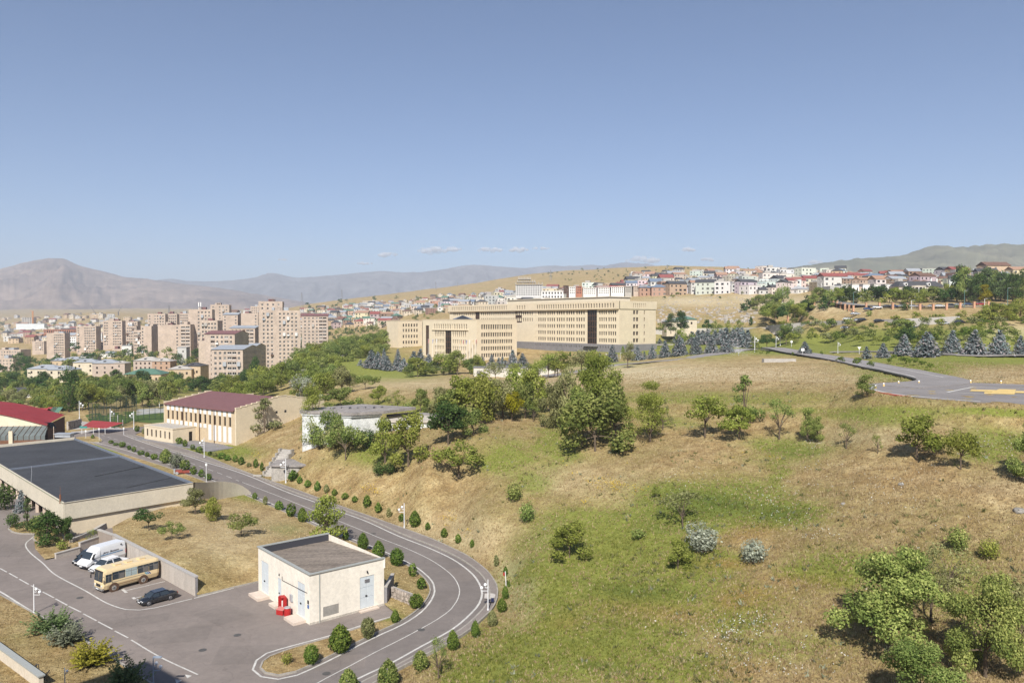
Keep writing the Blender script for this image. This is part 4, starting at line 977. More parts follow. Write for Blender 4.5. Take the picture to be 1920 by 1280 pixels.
# red fire cabinet and the two red bins next to it
p = F(529, 1140)
t = thing('fire_cabinet', 'tall red fire cabinet standing open against the cream utility building', 'fire cabinet', (F(531,1146).x, F(531,1146).y, 0), R(-58))
k = MB(); k.box(-.4,.4,-.05,.25,.25,1.6); k.build('cabinet', M_REDP, t); k = MB(); k.box(-.42,.42,-.3,-.04,1.56,1.62); k.box(-.42,-.38,-.4,-.05,.3,1.56); k.build('open_door', M_REDP, t)
k = MB(); k.tube((.1,-.12,.5), (.12,-.12,1.2), .07); k.build('extinguisher', M_WHITE, t)
def redbox(px, py, w, d, hh, rz, lab):
    q = F(px, py); t = thing('sand_box', lab, 'sand box', (q.x, q.y, 0), rz)
    k = MB(); k.box(-w/2,w/2,-d/2,d/2,0,hh); k.build('box', M_REDP, t)
    k = MB(); k.poly([(-w/2-.04,-d/2-.04,hh+.01),(w/2+.04,-d/2-.04,hh+.01),(w/2+.04,d/2+.04,hh+.18),(-w/2-.04,d/2+.04,hh+.18)]); k.poly([(-w/2,-d/2,hh),(-w/2,d/2,hh+.16),(-w/2,d/2,hh)]); k.poly([(w/2,-d/2,hh),(w/2,d/2,hh),(w/2,d/2,hh+.16)]); k.build('lid', mat('faded_red', (.48,.17,.15), .5, .05, 3), t)
redbox(527, 1151, .85, .5, .5, R(-25), 'low red sand box with a faded lid in front of the fire cabinet')
q = F(539, 1154); t = thing('barrel', 'round red barrel with a grey lid beside the sand box', 'barrel', (q.x, q.y, 0)); k = MB(); k.tube((0,0,0),(0,0,.85),.33,.33,12); k.build('drum', M_REDP, t, smooth=False); k = MB(); k.tube((0,0,.85),(0,0,.92),.35,.33,12); k.build('lid', M_METAL, t)

# ------------------------------------------------------------------ red-roofed hall at the far left with glazed lean-to
def red_hall():
    a, b = F(-60, 829), F(90, 827)
    t = thing('red_roofed_hall', 'hall with a red curved roof, tan gable and glazed veranda behind the flat roof', 'hall', (a.x, a.y, 0), math.atan2(b.y-a.y, b.x-a.x))
    W = (b-a).length; n = 16; zc = 6.4
    def arc(x): return 4.0 + 4.0 * max(0, math.cos((x/W - .0) * 1.5)) ** 1.1
    mb = MB(); rf = MB(); L = 9
    for i in range(n):
        x0, x1 = W*i/n, W*(i+1)/n; z0, z1 = arc(x0), arc(x1)
        mb.quad((x0,0,2.9), (x1,0,2.9), (x1,0,z1), (x0,0,z0))
        rf.quad((x0,-.4,z0+.1), (x1,-.4,z1+.1), (x1,L,z1+1.4), (x0,L,z0+1.4)); rf.quad((x0,-.4,z0-.25), (x1,-.4,z1-.25), (x1,-.4,z1+.1), (x0,-.4,z0+.1))
    mb.build('gable_wall', M_TUFF2, t); rf.build('roof', mat('dull_red_roof', (.24,.035,.04), .65, .12, .5), t)
    mb = MB(); mb.quad((W,0,0),(W,L,0),(W,L,arc(W)+1),(W,0,arc(W))); mb.quad((0,0,0),(W,0,0),(W,0,2.9),(0,0,2.9)); mb.build('wall', M_FRAME_B, t)
    g = MB(); g.quad((0,-3.6,1.9),(W+1,-3.6,1.9),(W,0,3.9),(0,0,3.9)); g.quad((0,-3.6,0.2),(W+1,-3.6,.2),(W+1,-3.6,1.9),(0,-3.6,1.9)); vg = g.build('veranda_glazing', mat('pale_glazing', (.15,.17,.165), .2, .2, .5), t)
    for i in range(15):
        k = MB(); x = W*i/14; k.tube((x,-3.66,0),(x,-3.66,1.95),.06); k.tube((x,-3.66,1.95),(x,-.05,3.96),.06); k.build('post', M_FRAME_B, t)
    k = MB(); k.box(0,W+1,-3.75,-3.62,.0,.9); k.build('veranda_rail', mat('brown_boards', (.17,.085,.05), .8, .2, 2), t)
    for x in (W*.62, W*.30): k = MB(); k.box(x, x+.9, -4.2, -3.75, 0, 3.2); k.build('pier', M_TUFF, t)
red_hall()
# rows of solar panels behind it
for i in range(6):
    q = F(22 + 14*i, 766 + 4.5*i, 5.0); t = thing('solar_panel', 'dark solar panel in the stepped row behind the red curved roof', 'solar panel', (q.x, q.y, 3.2), R(-12), 'solar panels behind the red hall')
    k = MB(); k.box(-2.1,2.1,-.04,.04,0,1.9); k.xform(Matrix.Rotation(R(35), 4, 'X') @ Matrix.Identity(4)); k.build('panel', mat('solar_cells', (.02,.03,.045), .15, .1, 2), t)
    k = MB(); k.tube((-1.6,-.3,-3.2),(-1.6,-.3,.5),.08); k.tube((1.6,-.3,-3.2),(1.6,-.3,.5),.08); k.build('support', M_PINK, t)

# ------------------------------------------------------------------ derelict white building on the hillside
def derelict():
    c0 = G(657, 828); 
    base = h(c0.x, c0.y)
    t = thing('derelict_building', 'derelict whitewashed block with a crumbling flat concrete roof half hidden by trees on the hillside', 'derelict building', (c0.x, c0.y, base-1.5), R(10))
    dpx = c0.y / FOC
    W, L, H_ = 10.5, 20, 6.6
    MW = mat('flaking_whitewash', (.66, .67, .65), .9, .22, .9, 5); MR = mat('weathered_concrete_roof', (.32, .29, .27), .95, .25, .5, 3)
    # left face towards the camera
    mb = MB(); facade(mb, (-9.5, 5.5), (.866, -.5), 11, -3, H_, [(3.2, 3.9, 3.4, 4.2)], .2); facade(mb, (0, 0), (.93, .37), 6.2, -3, H_-.1, [], .2); mb.build('wall', MW, t)
    windows(t, (-9.5, 5.5), (.866, -.5), [(3.2, 3.9, 3.4, 4.2)], .2)
    k = MB(); k.prism([(-10, 5.4), (.2, -.6), (6.4, 1.8), (13, 8), (2, 16), (-10, 9)], H_, H_+.55); rf = k.build('roof_slab', MR, t)
    k = MB(); k.prism([(-9.6, 5.3), (.2, -.35), (6.1, 2.0), (6.1, 2.4), (.2, .1), (-9.5, 5.8)], H_-.35, H_-.02); k.build('cornice', MW, t)
    for i in range(7):
        k = MB(); x, y = -5 + 1.6*i, 7.5 + .8*math.sin(i*2.2); k.prism([(x, y), (x+1.3, y-.4), (x+1.8, y+.5), (x+.5, y+.9)], H_+.56, H_+.75+.1*(i % 3)); k.build('rubble_heap', M_GREYST, rf)
    k = MB(); facade(k, (6.1, 1.6), (.985, -.17), 11, -3, 4.9, [(1.2+2.2*i, 2.6+2.2*i, 2.2, 3.9) for i in range(4)], .2); k.build('lower_wall', MW, t)
    windows(t, (6.1, 1.6), (.985, -.17), [(1.2+2.2*i, 2.6+2.2*i, 2.2, 3.9) for i in range(4)], .2, 'w')
    k = MB(); k.prism([(5.9, 1.4), (17.6, -.9), (19.5, 6.5), (13, 9.5), (7, 6)], 4.92, 5.35); k.build('lower_roof_slab', mat('pale_screed', (.52, .47, .41), .95, .12, .5, 4), t)
    k = MB(); k.prism([(7, 6.2), (13, 9.7), (13, 10.1), (7, 6.6)], 5.36, 5.9); k.prism([(13.2, 9.6), (19.6, 6.6), (19.9, 6.9), (13.2, 10.0)], 5.36, 5.8); k.build('parapet', M_GREYST, t)
derelict()

# ------------------------------------------------------------------ concrete stair and bunker slab at the foot of the hill
def stairs():
    f = F(497, 893); t = thing('concrete_stair', 'broken concrete stair with stepped side walls climbing from the road', 'stair', (f.x, f.y, .1), R(-24))
    for i in range(13):
        k = MB(); k.box(-.2, 2.3, .42*i, .42*i+.55, -.5, .34*(i+1)); k.build('step', M_CONC, t)
    for sx in (-.65, 2.3):
        for i in range(6):
            k = MB(); k.box(sx, sx+.4, .9*i, .9*i+.88, -.6, .9 + .74*i); k.build('side_wall', mat('stained_concrete', (.40,.37,.33), .95, .25, 1.2, 6), t)
    k = MB(); k.poly([(2.75, 0, .1), (5.2, 2.2, .2), (5.2, 5.5, 2.3), (2.75, 5.7, 2.6)]); k.build('apron', M_CONC, t)
    f = G(562, 876); t = thing('concrete_bunker', 'flat concrete slab roof over a bare bunker wall beside the broken stair', 'bunker', (f.x, f.y, h(f.x, f.y)-.7), R(12))
    k = MB(); k.prism([(-5.2, .6), (-.2, -1.0), (3.6, .6), (2, 6), (-4, 6)], -2.4, 1.0); k.build('wall', mat('stained_concrete', (.40,.37,.33), .95, .25, 1.2, 6), t)
    k = MB(); k.prism([(-5.6, .3), (-.1, -1.4), (4.6, .3), (3, 6.6), (-4.6, 6.4)], 1.0, 1.28); k.build('slab', mat('weathered_concrete_roof', (.40, .36, .33), .95, .2, .5, 3), t)
    f = F(483, 893.5); k = MB(); 
    t = thing('kerb_block', 'pale concrete block at the foot of the broken stair', 'concrete block', (f.x, f.y, .12)); k.box(-.8,.8,-.2,.3,0,.25); k.build('block', M_CONC, t)
stairs()

# ------------------------------------------------------------------ parking retaining wall of cast panels, low bed walls
def rwall():
    a, b = WALL_FOOT; d = (b-a); L = d.length; d.normalize(); t = thing('retaining_wall', 'tall concrete retaining wall of cast panels behind the parked vehicles', 'retaining wall', (a.x, a.y, 0), math.atan2(d.y, d.x))
    MP = mat('panel_concrete', (.47, .42, .37), .92, .12, .8, 6, stretch=(1, 1, .25)); n = 16; s = L/n
    for i in range(n):
        k = MB(); k.box(i*s+.02, (i+1)*s-.02, -.32, 0, 0, WT+.02); k.build('panel', MP, t)
    k = MB(); k.box(-.05, L+.1, -.36, .06, WT+.02, WT+.17); k.build('coping', mat('coping_concrete', (.40,.38,.36), .9, .1, 3), t)
    k = MB(); k.box(0, L, -.30, -.03, -.1, WT-.02); k.build('core', M_GREYST, t)
    c = F(183, 1021.5); d2 = (c-b); L2 = d2.length; d2.normalize(); t = thing('retaining_wall', 'short brown concrete wall turning the corner above the white van', 'retaining wall', (b.x, b.y, 0), math.atan2(d2.y, d2.x))
    k = MB(); k.box(.05, L2, -.3, 0, 0, WT-.05); k.build('panel', mat('brown_concrete', (.30,.25,.21), .92, .1, 1), t); k = MB(); k.box(.05, L2+.1, -.35, .05, WT-.05, WT+.1); k.build('coping', M_CONC, t)
    for (p, q, hh, lab) in (((183,1022),(148,1034),1.15,'low stepped concrete wall of the planting bed beside the white van'), ((148,1034.5),(103,1047),.62,'lowest concrete wall of the planting bed beside the parking lot')):
        p, q = F(*p), F(*q); d3 = (q-p); L3 = d3.length; d3.normalize(); t = thing('bed_wall', lab, 'wall', (p.x, p.y, 0), math.atan2(d3.y, d3.x))
        k = MB(); k.box(0, L3, -.05, .25, 0, hh); k.build('wall', MP, t); k = MB(); k.box(-.03, L3+.03, -.1, .3, hh, hh+.1); k.build('coping', M_CONC, t)
rwall()
def ramp_wall():
    pts_ = [(133,1018,.6),(176,1001,.7),(205,986,.9),(240,975,1.0),(290,962,1.0),(362,940,1.0)]
    P_ = [F(x, y, 0) for x, y, z in pts_]; t = thing('ramp_parapet', 'low sloping concrete parapet along the foot of the flat-roofed building', 'parapet', (P_[0].x, P_[0].y, 0))
    for i in range(len(P_)-1):
        a, b = P_[i]-P_[0], P_[i+1]-P_[0]; d = (b-a).normalized(); n_ = Vector((d.y,-d.x,0))*.25; z0, z1 = pts_[i][2]+.0, pts_[i+1][2]
        k = MB(); v = []
        for p, z in ((a+n_, z0), (b+n_, z1), (b-n_, z1), (a-n_, z0)): v.append((p.x, p.y, z))
        lo = [(x, y, -.1) for x, y, z in v]; k.v = v + lo; k.f = [(0,1,2,3),(0,4,5,1),(1,5,6,2),(2,6,7,3),(3,7,4,0)]; k.m = [0]*5
        k.build('segment', M_CONC, t)
ramp_wall()
def gabion(px0, py0, px1, py1, hh, lab, n, z0=0.0):
    p, q = F(px0, py0), F(px1, py1); d = (q-p); L = d.length; d.normalize(); t = thing('stone_wall', lab, 'stone wall', (p.x, p.y, z0), math.atan2(d.y, d.x))
    M1 = mat('rubble_stone', (.42,.36,.31), .95, .3, 2, 8); rg = random.Random(5)
    k = MB(); k.box(0, L, .1, .45, -.2, hh-.08); k.build('mortar_core', M_CONC, t)
    rows = max(2, int(hh/.38))
    for r_ in range(rows):
        x = 0; z = r_*hh/rows
        while x < L:
            w = rg.uniform(.35, .7); k = MB(); z1 = z + hh/rows*.93; y0 = -.02 - rg.random()*.12
            k.prism([(x+.03, y0+.05), (x+w*.5, y0-.06*rg.random()), (min(L, x+w)-.03, y0+.05), (min(L, x+w)-.05, .2), (x+.05, .2)], z+.02, z1)
            k.build('stone', M1, t); x += w
gabion(732, 1122, 768, 1136, 1.35, 'rubble stone retaining wall beside the cream utility building', 12)
k = MB(); p, q = F(720.5, 1133.5), F(734, 1108); t = thing('wing_wall', 'shade-darkened plastered wing wall joining the cream utility building to the stone wall', 'wall', (p.x, p.y, 0), math.atan2(q.y-p.y, q.x-p.x)); k.box(0, (q-p).length, -.3, 0, 0, 1.9); k.build('wall', M_GREYST, t); k = MB(); k.box(-.02, (q-p).length+.1, -.35, .05, 1.9, 2.02); k.build('coping', M_CONC, t)  # dark grey puts the shadow lying on this wall into its colour
# bottom left retaining wall of the front lawn
t0, t1 = F(-20, 1215), F(82, 1291); d = (t1-t0); L = d.length; d.normalize()
t = thing('boundary_wall', 'pale concrete panel wall with a grey coping in the bottom left corner', 'wall', (t0.x, t0.y, .1), math.atan2(d.y, d.x))
for i in range(4):
    k = MB(); k.box(L*i/4+.02, L*(i+1)/4-.02, -.35, .0, -.2, 1.0); k.build('panel', mat('cream_panel', (.60,.53,.43), .9, .08, 1, 5), t)
k = MB(); k.box(-.1, L+.1, -.45, .1, 1.0, 1.12); k.build('coping', mat('grey_coping', (.34,.35,.33), .5, .05, 3), t)

# ------------------------------------------------------------------ low white building before the offices
w0, w1 = P(888, 706, 300), P(1050, 706, 300)
t = thing('low_white_building', 'long low white building with a small blue window in front of the willows', 'building', (w0.x, w0.y, 7.9), math.atan2(w1.y-w0.y, w1.x-w0.x))
L = (w1-w0).length; k = MB(); facade(k, (0,0), (1,0), L, -2, 4.4, [(1.2,2.8,1.8,3.3)], .2); k.quad((0,8,-2),(0,0,-2),(0,0,4.4),(0,8,4.4)); k.build('wall', mat('offwhite_render', (.56,.53,.47), .9, .05, .6), t)
windows(t, (0,0), (1,0), [(1.2,2.8,1.8,3.3)], .2, 'w'); k = MB(); k.box(-.2, L+.2, -.2, 8, 4.4, 4.65); k.build('roof', M_ROOFG, t)

# ------------------------------------------------------------------ the building whose shadow falls into the bottom left corner (out of frame)
t = thing('apartment_building', 'tall neighbouring apartment block out of frame whose shadow falls across the front lawn', 'apartment building', (0, 0, 0))
e1, e2 = Vector((-.63, -.77, 0)), Vector((.78, -.62, 0)); 
SH = 34.0; Lsh = SH / math.tan(SUN_EL); tip = F(276, 1238)
cn = tip + Vector((SUN_DIR.x, SUN_DIR.y, 0)) * Lsh
k = MB(); q = [cn, cn + e1*24, cn + e1*24 + e2*17, cn + e2*17]; k.prism([(p.x, p.y) for p in q], -1, SH); k.build('wall', M_TUFF, t)
k = MB(); k.prism([(p.x, p.y) for p in [cn+(e1+e2)*1, cn+e1*23+e2, cn+e1*23+e2*16, cn+e1+e2*16]], SH, SH+.3); k.build('roof', M_ROOFG, t)
# ------------------------------------------------------------------ foliage materials
def leafmat(name, dark, mid, light, trans=.35):
    m = bpy.data.materials.new(name); m.use_nodes = True; nt = m.node_tree; nt.nodes.clear()
    at = nt.nodes.new('ShaderNodeAttribute'); at.attribute_name = 'lv'
    sp = nt.nodes.new('ShaderNodeSeparateColor'); nt.links.new(at.outputs['Color'], sp.inputs[0])
    oi = nt.nodes.new('ShaderNodeObjectInfo')
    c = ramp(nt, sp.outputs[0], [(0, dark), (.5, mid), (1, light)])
    hs = nt.nodes.new('ShaderNodeHueSaturation')
    def rng_(a, b, out):
        mr = nt.nodes.new('ShaderNodeMapRange'); mr.inputs['To Min'].default_value = a; mr.inputs['To Max'].default_value = b
        nt.links.new(out, mr.inputs['Value']); return mr.outputs[0]
    nt.links.new(rng_(.485, .512, oi.outputs['Random']), hs.inputs['Hue'])
    ml = nt.nodes.new('ShaderNodeMath'); ml.operation = 'FRACT'; m2 = nt.nodes.new('ShaderNodeMath'); m2.operation = 'MULTIPLY'; m2.inputs[1].default_value = 7.31
    nt.links.new(oi.outputs['Random'], m2.inputs[0]); nt.links.new(m2.outputs[0], ml.inputs[0])
    nt.links.new(rng_(.82, 1.2, ml.outputs[0]), hs.inputs['Value'])
    nt.links.new(c, hs.inputs['Color'])
    d = nt.nodes.new('ShaderNodeBsdfDiffuse'); t = nt.nodes.new('ShaderNodeBsdfTranslucent'); mx = nt.nodes.new('ShaderNodeMixShader'); mx.inputs[0].default_value = trans
    nt.links.new(hs.outputs[0], d.inputs[0]); nt.links.new(hs.outputs[0], t.inputs[0]); nt.links.new(d.outputs[0], mx.inputs[1]); nt.links.new(t.outputs[0], mx.inputs[2])
    o = nt.nodes.new('ShaderNodeOutputMaterial'); nt.links.new(mx.outputs[0], o.inputs[0]); return m
LM = {
 'green': leafmat('leaf_green', (0.085,0.133,0.035), (0.217,0.269,0.074), (0.462,0.486,0.166)),
 'yellowgreen': leafmat('leaf_yellow_green', (0.095,0.127,0.027), (0.241,0.278,0.056), (0.465,0.484,0.138)),
 'yellow': leafmat('leaf_yellow', (.13,.12,.010), (.30,.26,.020), (.46,.38,.05)),
 'dark': leafmat('leaf_dark', (0.026,0.056,0.018), (0.068,0.117,0.034), (0.160,0.226,0.072)),
 'spruce': leafmat('needle_blue', (0.061,0.088,0.084), (0.156,0.203,0.203), (0.339,0.281,0.281), .15),
 'conifer': leafmat('needle_green', (0.038,0.068,0.026), (0.094,0.142,0.053), (0.208,0.264,0.113), .15),
 'thuja': leafmat('thuja_green', (0.048,0.089,0.021), (0.119,0.181,0.034), (0.258,0.331,0.073), .2),
 'olive': leafmat('leaf_olive', (0.119,0.128,0.049), (0.258,0.266,0.111), (0.473,0.469,0.221)),
 'silver': leafmat('leaf_silver', (0.163,0.175,0.132), (0.338,0.362,0.276), (0.575,0.600,0.480)),
 'jungold': leafmat('juniper_gold', (0.090,0.090,0.016), (0.197,0.188,0.026), (0.377,0.339,0.056), .15),
 'junsilver': leafmat('juniper_silver', (0.065,0.078,0.046), (0.169,0.189,0.117), (0.351,0.364,0.260), .15),
 'flower_white': leafmat('flower_white', (.45,.45,.40), (.6,.6,.55), (.75,.75,.7), .2),
 'flower_yellow': leafmat('flower_yellow', (.35,.25,.02), (.5,.38,.03), (.6,.48,.05), .2),
}
M_BARK = mat('bark', (.14, .105, .075), .95, .25, 4); M_BARKW = mat('pale_bark', (.42, .39, .34), .95, .2, 4)
def leafcloud(Pn, size, rg, normals=None, lv=None, elong=1.0, updir=.3):
    """quads of leaf size at points Pn (n,3); returns V, F, attr"""
    n = len(Pn)
    nr = rg.normal(size=(n, 3)); 
    if normals is not None: nr = nr * .8 + normals * 1.1
    nr[:, 2] += updir; nr /= np.linalg.norm(nr, axis=1, keepdims=True) + 1e-9
    t = np.cross(nr, rg.normal(size=(n, 3))); t /= np.linalg.norm(t, axis=1, keepdims=True) + 1e-9
    b = np.cross(nr, t); s = (size * rg.uniform(.6, 1.35, n))[:, None]
    t = t * s * elong; b = b * s * .6
    V = np.stack([Pn - t*.5, Pn + b*.55 + t*.1, Pn + t*.6, Pn - b*.55 + t*.1], 1).reshape(-1, 3)
    Fq = np.arange(n*4).reshape(n, 4)
    if lv is None: lv = rg.uniform(0, 1, n)
    A_ = np.repeat(np.stack([lv, lv, lv], 1), 4, axis=0)
    return V, Fq, A_
def lobes_points(rg, lobes, n, shell=.55):
    """points in the shell of ellipsoid lobes (cx,cy,cz,rx,rz)"""
    w = np.array([l[3]**2 for l in lobes]); w /= w.sum(); k = rg.choice(len(lobes), n, p=w)
    L = np.array(lobes)[k]; d = rg.normal(size=(n, 3)); d /= np.linalg.norm(d, axis=1, keepdims=True)
    r = (shell + (1-shell) * rg.random(n) ** .6) * (1 + .10*rg.normal(size=n)) 
    # twiggy bumps
    ph = np.sin(d[:, 0]*7 + k*1.7) * np.sin(d[:, 1]*6 + k) * np.sin(d[:, 2]*7 + k*2.3)
    r = r * (1 + .22*ph)
    Pn = L[:, :3] + d * np.stack([L[:, 3], L[:, 3], L[:, 4]], 1) * r[:, None]
    lvk = rg.random(len(lobes))[k]
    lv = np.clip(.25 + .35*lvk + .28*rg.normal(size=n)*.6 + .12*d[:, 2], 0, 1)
    return Pn, d, lv
CROWNS = {}
def crown(kind, lev, var):
    """crown mesh in unit space: tree height 1, spread 1; returns (mesh, trunk mesh)"""
    key = (kind, lev, var)
    if key in CROWNS: return CROWNS[key]
    rg = np.random.default_rng(abs(hash_s(kind)) % 9999 + lev*31 + var*7); pr = random.Random(var*13 + lev + hash_s(kind))
    NL = {'broad': (480, 3100, 19000), 'round': (480, 2600, 8000), 'spread': (420, 1700, 7000), 'airy': (260, 900, 3200), 'tall': (450, 2800, 8000), 'poplar': (380, 1400, 5000), 'willow': (420, 1500, 5000), 'conic': (360, 1300, 4500)}
    SZ = (.085, .046, .024)[lev]; lobes = []; tr = MB(); mats_leaf = None
    if kind in NL:
        n = NL[kind][lev]; nl = (9, 13, 30)[lev]
        if kind == 'broad':
            for i in range(nl):
                a = pr.random()*6.28; z = pr.uniform(.10, .86); rr = .38*math.sin(min(1, (1.03-z)/.75)*1.57)*pr.uniform(.55, 1)
                s = pr.uniform(.11, .17) * (1 if lev < 2 else .72); lobes.append((rr*math.cos(a), rr*math.sin(a), z, s, s*.85))
            lobes.append((0, 0, .55, .22, .30)); cz = .3
        elif kind == 'round':
            for i in range(nl):
                a = pr.random()*6.28; z = pr.uniform(.38, .86); rr = .37*math.sin(min(1, (1.02-z)/.62)*1.57)*pr.uniform(.6, 1)
                s = pr.uniform(.10, .16) * (1 if lev < 2 else .72); lobes.append((rr*math.cos(a), rr*math.sin(a), z, s, s*.9))
            lobes.append((0, 0, .62, .24, .24)); cz = .38
        elif kind == 'spread':
            for i in range(nl):
                a = pr.random()*6.28; rr = .40*math.sqrt(pr.random()); z = .42 + .36*(1 - (rr/.42)**2)*pr.random() + .08
                s = pr.uniform(.10, .16) * (1 if lev < 2 else .75); lobes.append((rr*math.cos(a), rr*math.sin(a), z, s, s*1.05))
            cz = .35
        elif kind == 'airy':
            for i in range(nl):
                a = pr.random()*6.28; z = pr.uniform(.26, .92); rr = .38*math.sin(min(1, (1.03-z)/.6)*1.57)*pr.uniform(.4, 1)
                s = pr.uniform(.07, .13); lobes.append((rr*math.cos(a), rr*math.sin(a), z, s, s*1.1))
            cz = .3
        elif kind == 'tall':
            for i in range(nl):
                a = pr.random()*6.28; z = pr.uniform(.12, .93); rr = .30*math.sin(min(1, (1.0-z)/.8)*1.57)*pr.uniform(.4, 1)
                s = pr.uniform(.12, .18) * (1 if lev < 2 else .75); lobes.append((rr*math.cos(a), rr*math.sin(a), z, s, s*.62))
            lobes.append((0, 0, .5, .22, .36)); cz = .15
        elif kind == 'poplar':
            for i in range(nl):
                a = pr.random()*6.28; z = .12 + .82*i/nl; rr = .12*pr.random()
                s = (.30*math.sin(math.pi*min(1, .18 + .82*z))**.6 + .05); lobes.append((rr*math.cos(a), rr*math.sin(a), z, s, s*.32))
            cz = .15
        elif kind == 'willow':
            for i in range(nl):
                a = pr.random()*6.28; z = pr.uniform(.40, .82); rr = .33*math.sin(min(1, (1.05-z)/.6)*1.57)*pr.uniform(.3, 1)
                s = pr.uniform(.11, .17); lobes.append((rr*math.cos(a), rr*math.sin(a), z, s, s*1.0))
            cz = .3
        elif kind == 'conic':
            for i in range(nl + 4):
                a = pr.random()*6.28; z = pr.uniform(.16, .95); rr = .40*(1-z)**.8*pr.uniform(.5, 1)
                s = (.05 + .12*(1-z)); lobes.append((rr*math.cos(a), rr*math.sin(a), z, s, s*.7))
            cz = .12
        Pn, d, lv = lobes_points(rg, lobes, n, .5 if kind != 'airy' else .2)
        zmin = .06 if kind in ('broad', 'tall', 'conic', 'poplar') else .18
        Pn[:, 2] = np.maximum(Pn[:, 2], zmin + .04*rg.random(len(Pn)))
        rr_ = np.hypot(Pn[:, 0], Pn[:, 1]); fx = .5 / np.percentile(rr_, 95); fz = 1.0 / np.percentile(Pn[:, 2], 99.3)
        Pn[:, 0] *= fx; Pn[:, 1] *= fx; Pn[:, 2] *= fz; lobes = [(l[0]*fx, l[1]*fx, l[2]*fz, l[3], l[4]) for l in lobes]
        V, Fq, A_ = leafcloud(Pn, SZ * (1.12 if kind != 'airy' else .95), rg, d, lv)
        # trunk and limbs that reach the lobes
        tr.tube((0, 0, -.06), (.01, 0, cz), .026, .019, 6)
        for l in lobes[:8 if lev else 4]:
            midp = (l[0]*.35, l[1]*.35, cz*.6 + l[2]*.4); tr.tube((.01, 0, cz*.9), midp, .014, .010, 5, caps=False); tr.tube(midp, l[:3], .010, .004, 4, caps=False)
    elif kind == 'spruce':
        nw = (11, 17, 20)[lev]; Pl = []; Nl = []; Lv = []
        for w in range(nw):
            z = .03 + .94*w/nw; rad = .52*(1 - (w/nw))**.85 + .02; nb = max(6, int((13, 20, 26)[lev]*(rad/.5)**.6))
            off = pr.random()*6
            for b in range(nb):
                a = off + 6.283*b/nb + pr.uniform(-.15, .15); rl = rad*pr.uniform(.82, 1.08); k = max(3, int((5, 9, 14)[lev]*rl/.4))
                for j in range(k):
                    f = (j + .6)/k; r = rl*f; zz = z - .035*f + .05*f*f - pr.uniform(0, .018)
                    sdw = pr.uniform(-.05, .05)*f
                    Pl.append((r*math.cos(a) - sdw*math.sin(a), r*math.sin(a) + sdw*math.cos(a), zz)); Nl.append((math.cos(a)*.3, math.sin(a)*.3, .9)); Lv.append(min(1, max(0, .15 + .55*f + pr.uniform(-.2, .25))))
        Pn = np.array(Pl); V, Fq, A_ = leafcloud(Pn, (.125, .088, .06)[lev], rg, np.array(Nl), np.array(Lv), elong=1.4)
        tr.tube((0, 0, -.05), (0, 0, .93), .022, .004, 5)
    elif kind in ('ball', 'egg', 'loose'):
        n = (260, 1000, 2600)[lev]; d = rg.normal(size=(n, 3)); d /= np.linalg.norm(d, axis=1, keepdims=True)
        r = .5*(1 + .05*rg.normal(size=n)) - .10*rg.random(n)**2
        r = r * (1 + .07*np.sin(d[:, 0]*8 + var)*np.sin(d[:, 1]*9)*np.sin(d[:, 2]*8))
        if kind == 'loose': r = r * rg.uniform(.45, 1.1, n)
        Pn = d * r[:, None]; Pn[:, 2] += .5
        if kind == 'egg': k = 1.0 - .45*np.clip(Pn[:, 2], 0, 1)**1.8; Pn[:, 0] *= k; Pn[:, 1] *= k
        else: Pn[:, 2] = np.maximum(Pn[:, 2], .03)
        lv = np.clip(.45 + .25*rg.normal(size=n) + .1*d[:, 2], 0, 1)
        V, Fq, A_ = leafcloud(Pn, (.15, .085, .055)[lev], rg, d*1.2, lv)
        # inner mass so the ball is dense
        if kind != 'loose':
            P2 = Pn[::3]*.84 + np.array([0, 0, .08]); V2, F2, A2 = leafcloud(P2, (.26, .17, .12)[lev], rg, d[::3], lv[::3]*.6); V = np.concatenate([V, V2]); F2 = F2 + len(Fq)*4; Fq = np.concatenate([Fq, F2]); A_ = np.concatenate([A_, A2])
        tr.tube((0, 0, -.1), (0, 0, .3), .035, .03, 5)
    elif kind == 'juniper':
        Pl = []; Nl = []; Lv = []; nb = (40, 90, 150)[lev]
        for b in range(nb):
            a = pr.random()*6.283; el = pr.uniform(.05, 1.1); L = pr.uniform(.34, .52) * (1 + .2*math.sin(3*a+var)); k = (8, 16, 30)[lev]
            for j in range(k):
                f = (j+.5)/k; r = L*f*math.cos(el*(.9+.1*f)); z = .08 + .95*L*1.5*f*math.sin(el) 
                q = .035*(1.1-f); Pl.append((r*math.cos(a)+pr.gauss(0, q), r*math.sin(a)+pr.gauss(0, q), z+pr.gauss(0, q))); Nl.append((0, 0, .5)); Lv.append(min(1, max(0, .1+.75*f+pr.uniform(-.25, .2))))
        V, Fq, A_ = leafcloud(np.array(Pl), (.075, .05, .038)[lev], rg, np.array(Nl), np.array(Lv), elong=1.5)
        tr.tube((0, 0, -.1), (0, 0, .3), .04, .02, 5)
    me = mesh_np('crown', V, Fq, [LM['green']], {'lv': A_})
    CROWNS[key] = (me, tr.mesh('trunk', [M_BARK])); return CROWNS[key]
def hash_s(s): return sum(ord(c)*(i*7+3) for i, c in enumerate(s))
KINDMESH = {}
def crown_col(kind, lev, var, colr):
    k = (kind, lev, var, colr)
    if k not in KINDMESH:
        me, tr = crown(kind, lev, var); m2 = me.copy(); m2.materials[0] = LM[colr]; KINDMESH[k] = (m2, tr)
    return KINDMESH[k]
NTREE = [0]; SMALL_TREE = 24.5; FAR = {}
DESC = {'green': 'mid-green', 'yellowgreen': 'yellow-green', 'yellow': 'bright yellow', 'dark': 'dark green', 'spruce': 'blue-grey', 'conifer': 'deep green', 'thuja': 'green', 'olive': 'olive', 'silver': 'silvery grey', 'jungold': 'golden olive', 'junsilver': 'silver-green'}
